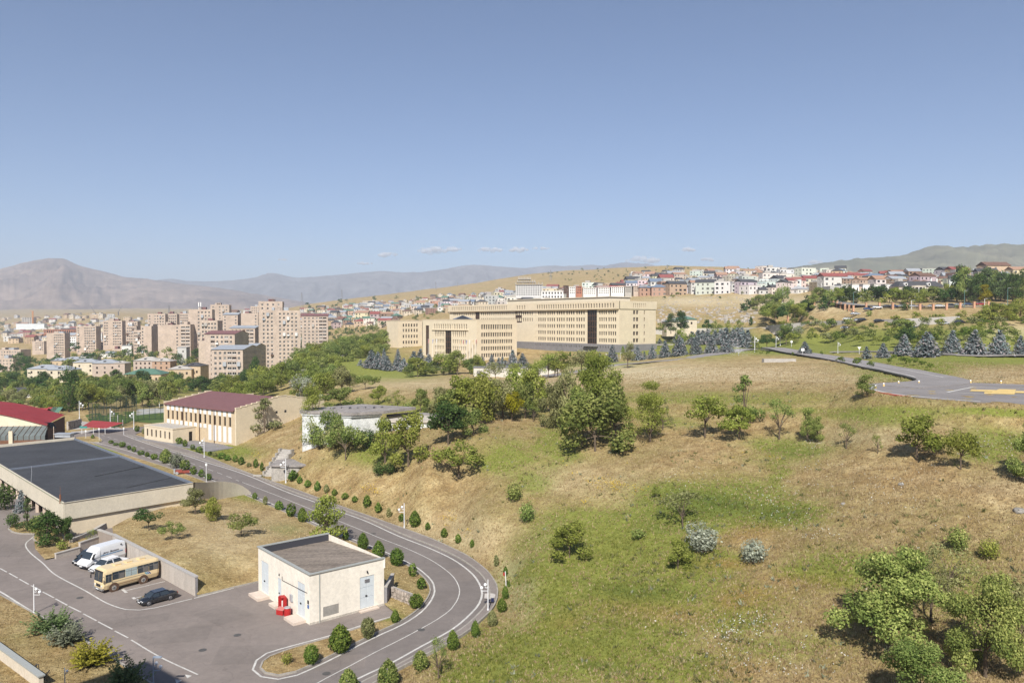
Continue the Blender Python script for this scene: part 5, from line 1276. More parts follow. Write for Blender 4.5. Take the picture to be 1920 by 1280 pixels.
SHAPE = {'broad': 'leafy tree', 'round': 'round-crowned tree', 'spread': 'wide low-branched tree', 'airy': 'thin airy tree', 'tall': 'tall narrow tree', 'poplar': 'poplar', 'willow': 'willow-like tree', 'conic': 'pointed young tree', 'spruce': 'spruce', 'ball': 'clipped round bush', 'egg': 'clipped egg-shaped thuja', 'loose': 'loose shrub', 'juniper': 'spreading juniper'}
NM = {'broad': 'tree', 'round': 'tree', 'spread': 'tree', 'airy': 'tree', 'tall': 'tree', 'poplar': 'poplar_tree', 'willow': 'tree', 'conic': 'tree', 'spruce': 'spruce_tree', 'ball': 'round_bush', 'egg': 'thuja', 'loose': 'shrub', 'juniper': 'juniper'}
def tree(px, py, hp, wp, kind, colr, zone, group, d=None, adj='', parts=True, pos=None):
    """plant at the ground seen in pixel (px, py); hp, wp = height and spread in pixels"""
    p = pos or (P(px, py, d) if d else surf(px, py))
    if p is None: return None
    if d: p = Vector((p.x, p.y, min(p.z + 3, max(p.z - 6, h(p.x, p.y)))))
    k_ = {'spruce': 1.3, 'broad': 1.12, 'round': 1.1, 'willow': 1.2, 'tall': 1.1}.get(kind, 1.0); s = p.y / FOC; H_ = hp * s * (1 + (k_-1)*(.5 if kind != 'spruce' else .2)); W_ = wp * s * k_; NTREE[0] += 1; i = NTREE[0]
    lev = 2 if hp > 105 or (kind in ('juniper',) and hp > 50) else 1 if hp > 24 else 0
    if kind in ('ball', 'egg'):
        rv = random.Random(i*11); H_ *= rv.uniform(.86, 1.16); W_ *= rv.uniform(.84, 1.18); colr = 'olive' if (colr == 'thuja' and rv.random() < .14) else colr; kind = 'egg' if (kind == 'ball' and rv.random() < .2) else kind
    me, tr = crown_col(kind, lev, i % 3, colr)
    if kind not in ('ball', 'egg', 'loose', 'juniper', 'spruce', 'poplar') and hp < SMALL_TREE:
        FAR.setdefault(colr, []).append((me, p, (i*2.39) % 6.28, W_, H_)); return None
    bush = kind in ('ball', 'egg', 'loose', 'juniper')
    cat = 'bush' if bush else 'tree'
    lab = f"{adj+' ' if adj else ''}{DESC[colr]} {SHAPE[kind]} {zone}"
    if hp < 13 or not parts:
        o = link(NM[kind], me, None, p, (i*2.39) % 6.28, None, None, lab, cat, group, scale=(W_, W_, H_)); return o
    t = thing(NM[kind], lab, cat, p, (i*2.39) % 6.28, group)
    c = link('crown' if not bush else 'foliage', me, t, scale=(W_, W_, H_))
    link('trunk' if not bush else 'stem', tr, t, scale=(H_*.9 if not bush else W_, H_*.9 if not bush else W_, H_))
    return t
# ------------------------------------------------------------------ the planted rows and single trees
g = 'clipped bushes on the hill side of the curved road'
for a in [(257,809,12,9),(269,813,9,8),(279,817,10,12),(288.5,819,10,7),(299.6,824,15,13),(310,827,15,12),(321,829,11,11),(336,833,14,14),(347,838,15,10),(361,843,9,9),(373.5,849,14,13),(394,853,8,8),(402.5,856,8,9),(416,860,13,13),(427,863,12,12),(441,866,16,11),(452.5,871,16,13),(467,875,10,10),(479.6,877,17,13),(491,883,16,9),(527,895,24,15)]:
    tree(a[0], a[1], a[2], a[3], 'ball' if a[0] < 430 else 'egg', 'thuja', 'between striped hall and broken stair', g)
for a in [(550,900,20,22),(562,906,14,12),(577,913,14,14),(595,920,17,13),(612,924,17,12),(627,929,13,12),(647,935,13,14),(665.5,941,13,12),(688,951,21,16),(709,961,19,15),(729,969,16,13),(753,977,14,12)]:
    tree(a[0], a[1], a[2], a[3], 'egg', 'thuja', 'between broken stair and slope lamp', g)
for a in [(778,987,32,22),(802,993,13,10),(833,1007,21,14),(859,1018,17,16),(885,1026,16,11),(930.6,1061,21,13),(948,1079,20,12),(954,1100,14,8)]:
    tree(a[0], a[1], a[2], a[3], 'egg', 'thuja', 'along the upper outside of the bend', g)
for a in [(947.5,1123,25,17),(941,1147,28,25),(922.7,1173,30,21),(891,1194,30,20),(849,1218,35,25),(788.5,1255,34,28),(728,1290,50,40),(653,1302,52,38)]:
    tree(a[0], a[1], a[2], a[3], 'egg', 'thuja' if a[0] > 800 else 'green', 'outside the bend below its lamp', g)
g = 'clipped bushes on the inner side of the curved road'
for a in [(680.6,1030,29,23),(710,1045,31,29),(744,1060,29,27),(774,1080,24,19),(790,1103,24,19),(780.6,1139,30,26),(741,1167,29,18),(690,1196,36,25)]:
    tree(a[0], a[1], a[2], a[3], 'ball', 'thuja', 'inside the bend near the utility building', g)
tree(638, 1222, 50, 47, 'egg', 'thuja', 'on the narrow island below the cream utility building', g, adj='largest')
tree(583.5, 1244, 38, 31, 'ball', 'thuja', 'near the rounded tip of the narrow island', g); tree(538, 1244, 23, 22, 'loose', 'yellowgreen', 'at the rounded tip of the narrow island', g, adj='small')
for a in [(478,936,12,11),(497.6,946,16,10),(523.5,956,18,18),(546,968,23,19),(567,978,27,23),(648,1012,20,14)]:
    tree(a[0], a[1], a[2], a[3], 'ball', 'thuja', 'on the lawn edge by the road', g)
g = 'bushes in the strip beside the flat-roofed building'
for a in [(174,822,9,8),(208,831,7,8),(217,835,6,9),(229,838,11,11),(242,843,9,8),(251,847,10,8),(264,852.6,10,13),(276,856,9,9),(289,861,12,11),(363,889,16,12),(378,894,15,10),(391,900,13,14)]:
    tree(a[0], a[1], a[2], a[3], 'ball', 'thuja', 'in the strip beside the flat roof', g)
tree(311, 868, 27, 26, 'egg', 'green', 'in the strip beside the dark flat roof', g, adj='big'); tree(331, 877, 28, 30, 'loose', 'junsilver', 'in the strip beside the dark flat roof', g, adj='big'); tree(347, 882, 18, 20, 'ball', 'green', 'in the strip beside the dark flat roof', g, adj='wide')
g = 'conifers on the front lawn'
tree(97, 1184, 56, 96, 'juniper', 'conifer', 'farthest of four on the front lawn', g); tree(124, 1206, 56, 84, 'juniper', 'junsilver', 'on the front lawn between its neighbours', g)
tree(172, 1246, 68, 100, 'juniper', 'jungold', 'on the front lawn at the road edge', g); tree(238, 1292, 84, 90, 'juniper', 'conifer', 'in the shadow at the bottom of the front lawn', g)
g = 'planting by the corner of the flat-roofed building'
for a in [(8,955,50,44,'loose','dark'),(40,960,42,20,'spruce','spruce'),(52,996,62,38,'conic','conifer'),(24,988,28,26,'loose','dark'),(88,1018,56,66,'broad','dark'),(122,1016,44,34,'broad','dark'),(70,1004,40,30,'loose','green'),(116,1030,20,22,'loose','yellowgreen'),(172,1022,32,18,'airy','yellowgreen')]:
    tree(*a[:4], a[4], a[5], 'by the corner of the flat-roofed building', g)
g = 'young trees on the lawn behind the parking wall'
for a in [(266,975,42,28,'airy','olive'),(279,994,42,50,'spread','dark'),(322,1012,34,46,'spread','green'),(366,964,46,42,'broad','olive'),(400,975,40,38,'broad','yellowgreen'),(452,1004,42,66,'spread','green')]:
    tree(*a[:4], a[4], a[5], 'on the dry lawn behind the parking wall', g)
tree(612, 1012, 80, 64, 'tall', 'yellowgreen', 'between the cream utility building and the road', 'trees by the curved road')
tree(822, 1272, 78, 38, 'airy', 'green', 'outside the road bend at the bottom of the frame', 'trees by the curved road', adj='slender')
g = 'trees on the near hillside'
HT = [(496,812,62,54,'conic','olive','on the slope beside the striped hall'),(584,838,104,42,'tall','yellowgreen','beside the whitewashed derelict building'),(618,838,62,42,'broad','green','before the whitewashed wall of the derelict building'),(648,862,62,68,'spread','green','below the derelict building'),
 (596,838,40,36,'loose','green','against the whitewashed wall of the derelict building'),(628,842,44,46,'loose','olive','against the whitewashed wall of the derelict building'),(664,838,38,40,'loose','green','against the whitewashed wall of the derelict building'),(690,840,36,34,'loose','dark','at the foot of the derelict lower wing'),(722,868,76,42,'tall','yellowgreen','left part of the pair below the derelict roof'),(766,874,90,64,'broad','yellowgreen','right of the pair below the derelict roof'),(712,892,26,26,'loose','dark','low on the slope under the yellow-green pair'),(732,889,24,24,'loose','dark','low on the slope beside its twin'),
 (860,897,66,88,'spread','yellowgreen','standing alone low on the middle slope'),(840,834,72,70,'broad','dark','in front of the tree belt'),(888,816,44,46,'broad','green','at the left end of the tree belt'),
 (826,792,58,50,'broad','olive','at the left of the tree belt'),(866,792,78,62,'broad','yellowgreen','in the tree belt'),(908,792,84,62,'broad','yellowgreen','in the tree belt'),(942,786,66,46,'broad','olive','in the tree belt'),(960,790,50,42,'round','yellow','inside the tree belt'),(973,768,70,50,'broad','yellowgreen','in the tree belt'),(1002,776,74,52,'broad','yellowgreen','in the tree belt'),(848,796,60,50,'broad','green','behind the dark tree of the belt'),(886,782,66,50,'broad','olive','in the tree belt'),(925,780,60,46,'broad','green','in the tree belt'),(985,784,60,44,'broad','green','in the tree belt'),(1000,790,28,20,'airy','green','under the tree belt'),
 (1040,800,76,46,'broad','olive','in the tree belt left of the biggest tree'),(1066,796,96,40,'tall','olive','in the tree belt left of the biggest tree'),(1033,803,26,22,'loose','olive','under the tree belt'),(1050,790,80,20,'poplar','olive','sticking up from the tree belt'),
 (1128,806,128,80,'broad','yellowgreen','upper part of the biggest clump on the slope'),(1116,846,92,108,'broad','green','lower front of the biggest clump on the slope'),(1156,850,28,22,'loose','dark','at the foot of the biggest clump'),(1092,832,92,72,'broad','green','left flank of the biggest clump'),(1152,828,96,64,'broad','green','right flank of the biggest clump'),
 (1218,828,102,60,'tall','yellowgreen','right of the biggest clump'),(1243,806,56,32,'airy','olive','right of the biggest clump'),(1322,820,76,78,'spread','yellowgreen','in the middle of the open slope'),(1395,792,84,60,'conic','green','behind the slope pair'),(1386,824,58,56,'broad','yellowgreen','of the slope pair'),
 (1461,824,72,50,'airy','green','on the open slope with a dark shadow'),(1514,828,58,26,'tall','green','twin stem on the open slope'),(1533,829,44,22,'tall','green','twin stem on the open slope'),(1587,841,46,30,'airy','green','small on the open slope'),(1646,850,34,18,'airy','yellowgreen','thin sapling on the open slope'),(1719,862,74,76,'broad','yellowgreen','on the right-hand slope'),(1801,880,66,46,'round','yellowgreen','with a bare stem near the right edge'),
 (1626,744,38,32,'tall','green','standing alone before the helipad'),(964,940,36,30,'loose','green','on the mid slope'),(988,979,38,30,'loose','green','on the mid slope'),(1068,1045,60,68,'broad','yellowgreen','at the edge of the green hollow'),(1230,933,28,18,'conic','yellowgreen','small above the green hollow'),
 (1280,988,64,86,'airy','olive','grey-brown above the hollow'),(1197,1011,20,24,'loose','green','tiny in the green hollow'),(1310,1034,56,70,'airy','silver','in the hollow'),(1318,1034,46,56,'loose','silver','in the hollow'),(1271,1066,48,44,'broad','yellowgreen','in the hollow before the silver shrub'),(1413,1055,44,46,'loose','silver','standing alone right of the hollow'),
 (1796,1033,46,38,'loose','green','on the right-hand slope'),(1855,1048,38,34,'loose','yellowgreen','near the right edge'),(1668,1212,170,150,'broad','green','largest in the lower right corner'),(1745,1165,110,80,'airy','olive','behind the largest corner tree'),(1778,1110,82,90,'airy','olive','behind the largest corner tree'),(1848,1268,170,112,'broad','green','at the right edge of the lower corner'),(1722,1345,125,120,'broad','green','cut by the bottom edge'),(1910,1250,150,70,'airy','olive','at the right frame edge'),
 (1945,905,105,70,'broad','green','just outside the right edge casting a shadow'),(1895,1140,60,60,'loose','olive','at the right edge behind the corner tree')]
for a in HT: tree(a[0], a[1], a[2]*1.05, a[3]*1.12, a[4], a[5], a[6], g)
g = 'trees at the back of the left field'
for a in [(575,768,64,60,'airy','silver'),(560,758,46,40,'broad','yellowgreen'),(598,752,50,44,'broad','yellowgreen'),(638,762,34,60,'broad','green'),(640,740,50,40,'broad','olive'),(673,760,18,18,'loose','green'),(710,757,32,34,'broad','yellowgreen'),(745,767,36,30,'airy','yellowgreen'),(764,769,16,16,'loose','green'),(788,772,40,36,'broad','green'),(655,727,26,40,'broad','green'),(685,730,26,36,'round','green'),(708,726,20,20,'round','green'),(735,762,26,24,'airy','olive'),(615,742,40,34,'broad','yellowgreen')]:
    tree(*a[:4], a[4], a[5], 'behind the derelict building', g)
g = 'willows and trees before the offices'
for a in [(783,704,34,46),(812,714,26,34),(831,713,38,46),(858,712,42,46),(880,708,28,26),(893,700,34,28),(842,706,36,30),(905,700,22,22),(770,708,26,24)]:
    tree(a[0], a[1], a[2], a[3], 'broad', 'yellowgreen' if a[0] % 2 else 'green', 'in the belt left of the low white building', g, d=318)
for a in [(929,705,30,34),(965,701,30,26),(992,699,28,30),(1010,715,34,26),(1028,694,42,44),(1046,694,44,46),(1090,688,40,62),(1120,684,30,32),(1177,703,44,26),(1040,700,30,30)]:
    tree(a[0], a[1], a[2], a[3], 'willow', 'olive' if a[0] in (929, 1090, 1177) else 'yellowgreen', 'in the row before the long office block', g, d=(238 if a[0] in (1010,) else 262))
g = 'blue spruces around the offices'
for a in [(697,685,34,27,352),(709,684,32,23,350),(726,686,27,21,348),(746,685,40,18,350),(757,688,26,18,346),(776,680,34,24,356),(788,678,38,24,358),(804,684,30,24,350),(821,682,14,13,352),(676,674,12,11,358),(720,680,32,13,360),(905,681,23,16,345),(922,681,27,17,345),(935,680,20,14,347),(961,680,34,20,345),(980,681,28,22,342),(942,680,22,14,347),(948,684,18,14,340)]:
    tree(a[0], a[1], a[2], a[3], 'spruce', 'spruce', 'at the foot of the lower office block', g, d=a[4])
for a in [(1125,680,20,12,300),(1148,681,32,19,300),(1195,678,27,20,300),(1208,677,16,9,300),(1223,678,26,17,300),(1247,678,33,20,296),(1273,677,38,24,292),(1278,674,33,19,295),(1305,673,34,20,290),(1334,670,30,23,288),(1363,670,30,24,290)]:
    tree(a[0], a[1], a[2], a[3], 'spruce', 'spruce', 'in the row along the park road', g, d=a[4])
for a in [(1309,639,27,28,400),(1327,644,28,26,390),(1341,645,26,24,385),(1361,648,32,32,375),(1374,650,30,26,370),(1391,656,38,28,350),(1402,653,34,24,352),(1297,634,24,22,410),(1352,642,26,24,392),(1383,648,32,26,372),(1318,634,24,22,410),(1237,630,14,11,420),(1267,628,18,13,430)]:
    tree(a[0], a[1], a[2], a[3], 'spruce', 'spruce', 'in the dense clump behind the park road', g, d=a[4])
for a in [(1509,659,26,23,275),(1625,670,24,19,232),(1656,667,28,22,235),(1695,661,40,30,238),(1739,665,48,43,226),(1786,661,42,28,232),(1827,663,48,38,224),(1874,661,48,34,228),(1914,655,38,24,240)]:
    tree(a[0], a[1], a[2], a[3], 'spruce', 'spruce', 'in the avenue behind the helipad', g, d=a[4])
g = 'small thujas at the plinth of the long office block'
for a in [(1028,657,9,4),(1056,660,8,5),(1069,661,8,5),(1168,668,12,6),(1084,661,8,5)]: tree(a[0], a[1], a[2]+1, a[3]+1, 'egg', 'thuja', 'against the grey plinth of the long office block', g, d=372)
g = 'clipped standards by the plateau road'
for a in [(1577,682,13,18),(1609,689,18,18),(1632,693,16,12),(1669,682,12,11),(1677,677,12,11),(1693,683,14,18),(1705,687,15,12),(1717,685,14,15),(1730,690,13,12),(1744,694,13,15),(1540,668,9,7),(1440,668,10,7),(1486,668,8,6)]:
    tree(a[0], a[1], a[2], a[3], 'round', 'thuja', 'on thin stems beside the plateau road', g)
tree(1423, 667, 20, 18, 'conic', 'green', 'beside the sprinkler', g); tree(1282, 643, 32, 34, 'willow', 'yellowgreen', 'right of the long office block', g, d=380)
g = 'trees in the orchard behind the spruce avenue'
for a in [(1438,642,26,30,'round','dark',345),(1474,637,36,38,'broad','green',340),(1496,634,26,20,'airy','silver',345),(1700,640,34,38,'round','dark',262),(1690,622,28,44,'broad','green',300),(1415,640,20,22,'broad','green',350)]:
    tree(*a[:4], a[4], a[5], 'in the orchard', g, d=a[6])
rg = random.Random(12); put = []
for k in range(900):
    x = rg.uniform(1445, 1918); lo = 602 if x > 1700 else 610; y = rg.uniform(lo, 654 - (6 if x < 1600 else 0))
    if any(abs(x-a)*1.0 < 13 and abs(y-b) < 6.5 for a, b in put): continue
    if len(put) > 86: break
    d_ = np.interp(y, [600, 612, 625, 645, 656], [318, 306, 285, 258, 240]) + (30 if x < 1560 else 0)
    put.append((x, y)); sz = rg.uniform(13, 22) * (1.15 if y > 630 else 1); gp_ = G(x, y, 220, 900)
    if gp_ is None: continue
    tree(x, y, sz, sz*rg.uniform(.9, 1.35), rg.choice(['spread', 'round', 'broad', 'round']), rg.choice(['green', 'yellowgreen', 'green', 'thuja', 'olive']), 'in the orchard behind the spruce avenue', g, pos=gp_)
for a in [(1850,625,36,34),(1868,618,34,36),(1836,614,22,30),(1888,612,30,30),(1896,600,30,26),(1912,610,40,34),(1857,604,26,30)]:
    tree(a[0], a[1], a[2], a[3], 'broad', 'olive' if a[0] % 2 else 'yellowgreen', 'at the right end of the orchard', g, d=300)
g = 'trees along the street behind the brick fence'
rg = random.Random(5)
for k in range(62):
    x = 1440 + k*7.9 + rg.uniform(-3, 3); big = x > 1790
    hp = rg.uniform(20, 30) if not big else rg.uniform(44, 64); wp = hp*rg.uniform(.8, 1.2) if not big else hp*rg.uniform(.45, .6)
    tree(x, 575 + rg.uniform(-2, 3), hp, wp, 'broad' if not big else 'tall', rg.choice(['green', 'dark', 'yellowgreen']) if not big else rg.choice(['dark', 'dark', 'conifer', 'green']), 'on the street behind the brick fence', g, d=rg.uniform(392, 425))
for a in [(1845,560,34,20,'yellow')]: tree(a[0], a[1], a[2], a[3], 'tall', 'yellow', 'among the dark poplars of the street', g, d=388)
g = 'trees on the rocky bank right of the offices'
for a in [(1258,603,34,22,'tall','dark'),(1276,603,38,26,'tall','dark'),(1240,606,20,18,'broad','green'),(1350,608,20,16,'tall','green'),(1366,606,22,18,'broad','yellowgreen'),(1325,602,22,20,'broad','dark'),(1340,605,24,18,'broad','green'),(1387,604,18,20,'broad','green'),(1408,602,14,8,'egg','dark'),(1436,600,26,30,'broad','yellowgreen'),(1404,590,22,22,'broad','dark'),(1420,574,28,34,'broad','green'),(1443,574,28,34,'broad','green'),(1470,572,36,30,'broad','green'),(1395,574,16,20,'broad','dark'),(1462,576,22,18,'round','yellowgreen'),(1490,594,22,20,'broad','green'),(1548,600,22,24,'broad','green'),(1452,592,22,14,'broad','dark'),(1630,585,12,12,'loose','green'),(1697,592,14,18,'loose','dark'),(1794,582,9,10,'loose','green')]:
    tree(a[0], a[1], a[2], a[3], a[4], a[5], 'on the bank before the brick fence', g, d=(430 if a[1] > 590 else 520) if a[0] < 1600 else 350)
# ------------------------------------------------------------------ town trees on the left
ZT = []; rg = random.Random(44)
def belt(n, x0, x1, fy0, fy1, fd, hp, kinds, cols, zone, group, mind=7, big=1.0):
    c = 0
    for k in range(n*5):
        if c >= n: break
        x = rg.uniform(x0, x1); f = rg.random(); y = fy0(x) + (fy1(x)-fy0(x))*f
        d_ = fd(x, y)
        if any(abs(x-a)*1.0 < mind and abs(y-b) < mind*.45 for a, b in ZT): continue
        ZT.append((x, y)); c += 1; s = rg.uniform(*hp)
        tree(x, y, s, s*rg.uniform(.75, 1.25), rg.choice(kinds), rg.choice(cols), zone, group, d=d_)
def dl(x, y):   # depth of the lower-left town by row
    return float(np.interp(y, [640, 665, 690, 712, 735, 760, 785, 800], [900, 700, 520, 430, 380, 330, 285, 262]))
cols = ['green', 'green', 'dark', 'yellowgreen', 'olive', 'dark']
belt(46, -8, 320, lambda x: 742, lambda x: 790 if x < 140 else 768, dl, (24, 36), ['broad', 'round', 'broad', 'tall'], ['green', 'yellowgreen', 'green', 'olive', 'yellowgreen'], 'in the gardens behind the sports pitch', 'garden trees behind the sports pitch', 15)
belt(40, 120, 460, lambda x: 715, lambda x: 742, dl, (18, 30), ['broad', 'round', 'broad'], ['dark', 'green', 'dark', 'yellowgreen'], 'in the gardens below the hipped roofs', 'garden trees below the hipped roofs', 11)
belt(34, -8, 95, lambda x: 688, lambda x: 735, dl, (18, 28), ['broad', 'round'], ['dark', 'green', 'dark'], 'on the wooded slope at the left edge', 'trees on the left wooded slope', 9)
belt(30, 30, 300, lambda x: 668, lambda x: 690, dl, (14, 24), ['broad', 'tall', 'round'], ['dark', 'green'], 'between the hipped roofs and the towers', 'trees between the hipped roofs and the towers', 9)
belt(34, 205, 400, lambda x: 652, lambda x: 690, dl, (16, 26), ['broad', 'tall', 'round'], ['dark', 'green', 'dark', 'green'], 'below the brick-coloured towers', 'trees below the towers', 10)
belt(44, 400, 640, lambda x: 712 - (x-400)*.02, lambda x: 752 - (x-400)*.02, lambda x, y: float(np.interp(y, [700, 720, 750], [400, 355, 290])), (26, 40), ['broad', 'round', 'broad'], ['yellowgreen', 'green', 'yellowgreen'], 'behind the maroon roof of the hall', 'trees behind the sports hall', 13)
belt(44, 555, 730, lambda x: 668, lambda x: 700 - (0 if x < 640 else (x-640)*.14), lambda x, y: float(np.interp(y, [650, 670, 700], [560, 440, 370])), (20, 34), ['broad', 'round', 'willow'], ['green', 'yellowgreen', 'green'], 'along the boulevard bend', 'trees along the boulevard', 10)
belt(26, 640, 730, lambda x: 640, lambda x: 664, lambda x, y: float(np.interp(y, [636, 660], [620, 470])), (18, 28), ['broad', 'round'], ['green', 'olive', 'green'], 'left of the stone annex', 'trees left of the annex', 9)
belt(22, 600, 740, lambda x: 612, lambda x: 630, lambda x, y: float(np.interp(y, [606, 636], [1000, 700])), (9, 16), ['broad', 'round'], ['dark', 'green'], 'below the hillside houses', 'trees below the hillside houses', 8)
tree(130, 792, 88, 44, 'poplar', 'dark', 'towering behind the red canopy', 'garden trees behind the sports pitch', d=272, adj='tallest')
tree(88, 794, 36, 26, 'broad', 'yellowgreen', 'beside the solar panels', 'garden trees behind the sports pitch', d=262)
for a in [(572,665,34,18),(140,697,20,14),(236,645,28,24),(420,660,24,14),(178,690,18,8),(478,722,50,20),(140,650,18,20)]:
    tree(a[0], a[1], a[2], a[3], 'poplar' if a[3] < 16 else 'broad', 'dark', 'between the apartment towers', 'trees between the towers', d=dl(a[0], a[1]))

rg = random.Random(91)
for n_, x0, x1, y0, y1, dm in ((120,1245,1920,520,562,380),(90,560,900,560,604,380),(50,0,560,604,650,600),(40,1020,1300,500,530,900),(46,1000,1420,503,522,1100)):
    for k in range(n_):
        q_ = G(rg.uniform(x0, x1), rg.uniform(y0, y1), dm, 5000)
        if q_ is not None: tree(0, 0, rg.uniform(5, 11) if n_ not in (40, 46) else rg.uniform(2, 4), rg.uniform(5, 10) if n_ not in (40, 46) else rg.uniform(3, 6), rg.choice(['broad', 'round']), rg.choice(['dark', 'green', 'olive']), 'x', 'x', pos=q_)
for i in range(13): tree(140 + 14*i + rg.uniform(-4, 4), rg.uniform(770, 778), rg.uniform(34, 50), rg.uniform(28, 40), rg.choice(['broad', 'round']), rg.choice(['green', 'yellowgreen', 'olive', 'green']), 'right behind the sports pitch net', 'garden trees behind the sports pitch', d=rg.uniform(262, 285))
# the many small far trees: one mass per foliage colour
def far_mass():
    for colr, L in FAR.items():
        Vs, Fs, As = [], [], []; off = 0
        for me, p, a, w, hh in L:
            n = len(me.vertices); co = np.empty(n*3, np.float32); me.vertices.foreach_get('co', co); co = co.reshape(-1, 3)*np.array([w, w, hh])
            ca, sa = math.cos(a), math.sin(a); co = np.stack([co[:, 0]*ca - co[:, 1]*sa + p.x, co[:, 0]*sa + co[:, 1]*ca + p.y, co[:, 2] + p.z], 1)
            at = np.empty(n*4, np.float32); me.color_attributes['lv'].data.foreach_get('color', at); Vs.append(co); As.append(at.reshape(-1, 4)); Fs.append(np.arange(n).reshape(-1, 4) + off); off += n
        link('distant_foliage', mesh_np('distant_foliage', np.concatenate(Vs), np.concatenate(Fs), [LM[colr]], {'lv': np.concatenate(As)}), kind='stuff')
far_mass()
# ------------------------------------------------------------------ uncountable ground cover of the near slopes
def scatter(n, dens, seed, rmin=44, rmax=235):
    rg = np.random.default_rng(seed); th = rg.uniform(-.64, .64, n*3); r = np.exp(rg.uniform(math.log(rmin), math.log(rmax), n*3))
    X = np.sin(th)*r; Y = np.cos(th)*r; Zz = heights(X, Y); px, py = proj(X, Y, Zz)
    ok = (px > -60) & (px < 1990) & (py < 1400)
    ins = inside_poly(X, Y, OUTER_W); ok &= ~ins; ok &= dist_poly(X, Y, OUTER_W) > .3
    ok &= np.hypot(X-HELI.x, Y-HELI.y) > HELI_R + .5
    A_ = ground_attr(X, Y, Zz); ok &= rg.random(len(X)) < dens(A_, X, Y)
    ok &= ~inside_poly(X, Y, PITCH_POLY)
    i = np.nonzero(ok)[0][:n]; return X[i], Y[i], Zz[i], A_[i], rg
def tufts(name, X, Y, Z, hgt, wid, rg, matl, lv, blades=3, lean=.35):
    n = len(X); V = []; base = np.stack([X, Y, Z - .03], 1)
    for b in range(blades):
        a = rg.uniform(0, 6.283, n); d = np.stack([np.cos(a), np.sin(a), 0*a], 1); s = (wid*rg.uniform(.5, 1.2, n))[:, None]; hh = hgt*rg.uniform(.5, 1.2, n)
        o = np.stack([rg.normal(0, .12, n), rg.normal(0, .12, n), 0*a], 1) * (wid/.1)
        tip = base + o + np.stack([rg.normal(0, lean, n)*hh, rg.normal(0, lean, n)*hh, hh], 1)
        V.append(np.stack([base + o - d*s, base + o + d*s, tip], 1))
    V = np.concatenate(V).reshape(-1, 3); Fq = np.arange(len(V)).reshape(-1, 3); lv3 = np.repeat(np.tile(lv, blades), 3)
    me = mesh_np(name, V, Fq, [matl], {'lv': np.stack([lv3]*3, 1)}, nv=3); return link(name, me, kind='stuff')
GM_DRY = leafmat('dry_grass_blade', (.30,.22,.11), (.48,.37,.20), (.66,.55,.34), .4)
GM_GRN = leafmat('green_grass_blade', (.12,.145,.03), (.23,.25,.055), (.38,.37,.11), .4)
X, Y, Z, A_, rg = scatter(90000, lambda a, x, y: np.clip(1.0 - a[:, 0]*1.1, 0.05, 1), 1)
tufts('dry_grass', X, Y, Z, .24, .06, rg, GM_DRY, np.clip(rg.normal(.5, .28, len(X)), 0, 1))
X, Y, Z, A_, rg = scatter(60000, lambda a, x, y: np.clip(a[:, 0]*1.3 - .15, 0, 1), 2)
tufts('green_grass', X, Y, Z, .24, .07, rg, GM_GRN, np.clip(rg.normal(.5, .28, len(X)) - .3*A_[:, 1], 0, 1))
pn = lambda x, y: (np.sin(x*.21+2*np.sin(y*.13)) * np.sin(y*.17+x*.05) > .25)
X, Y, Z, A_, rg = scatter(2000, lambda a, x, y: np.where(pn(x, y), .6, .06), 3, 48, 170)
tufts('dark_weeds', X, Y, Z, .38, .11, rg, LM['olive'], rg.uniform(0, .6, len(X)), blades=7, lean=.6)
X, Y, Z, A_, rg = scatter(900, lambda a, x, y: np.where(pn(x+40, y+11), .5, .03), 4, 48, 170)
tufts('grey_green_weeds', X, Y, Z, .36, .11, rg, LM['junsilver'], rg.uniform(.1, .9, len(X)), blades=7, lean=.6)
rgl = np.random.default_rng(8)
for poly_, hf_, nm_ in ((lb, hB, 'lawn_grass'), (la, lambda x, y: x*0+.1, 'front_lawn_grass')):
    xs = rgl.uniform(max(-60, min(p.x for p in poly_)), max(p.x for p in poly_), 30000); ys = rgl.uniform(min(p.y for p in poly_), max(p.y for p in poly_), 30000)
    ok = inside_poly(xs, ys, poly_); ok &= dist_poly(xs, ys, poly_) > .25; xs, ys = xs[ok], ys[ok]
    tufts(nm_, xs, ys, hf_(xs, ys), .13, .06, rgl, GM_DRY, np.clip(rgl.normal(.5, .28, len(xs)), 0, 1))
def flowers(name, centres, matl, per, size, seed):
    rg = np.random.default_rng(seed); PL = []
    for cx, cy_, sx, sy, nn in centres:
        for _ in range(nn):
            q = G(cx + rg.normal()*sx, cy_ + rg.normal()*sy, 44, 220)
            if q is None or inside_poly(np.array([q.x]), np.array([q.y]), OUTER_W)[0]: continue
            k = rg.integers(2, per)
            for _ in range(k): PL.append((q.x + rg.normal()*.3, q.y + rg.normal()*.3, q.z + rg.uniform(.25, .6)))
    V, Fq, A_ = leafcloud(np.array(PL), size, rg, None, None, updir=1.5)
    link(name, mesh_np(name, V, Fq, [matl], {'lv': A_}), kind='stuff')
flowers('white_wildflowers', [(1470,960,40,30,60),(1440,930,30,20,30),(1525,1000,30,14,26),(1395,1200,50,30,60),(1330,1190,40,14,26),(1400,1165,30,10,26),(1250,905,40,12,22),(1300,900,30,10,20),(1850,840,40,10,60),(1620,925,60,30,40),(1540,880,20,10,14),(1530,835,16,6,18),(1700,920,80,30,40),(1430,1245,60,14,30),(1560,1170,60,40,20),(1360,930,30,10,12)], LM['flower_white'], 5, .13, 1)
flowers('yellow_wildflowers', [(1150,915,16,5,50),(1130,905,14,4,26),(690,918,7,3,26),(705,925,6,3,22),(840,975,10,6,22),(1100,942,8,3,8),(480,855,5,3,16),(875,1005,8,4,10),(1205,925,20,8,12),(1440,860,30,8,12),(1110,880,30,14,10)], LM['flower_yellow'], 7, .16, 2)
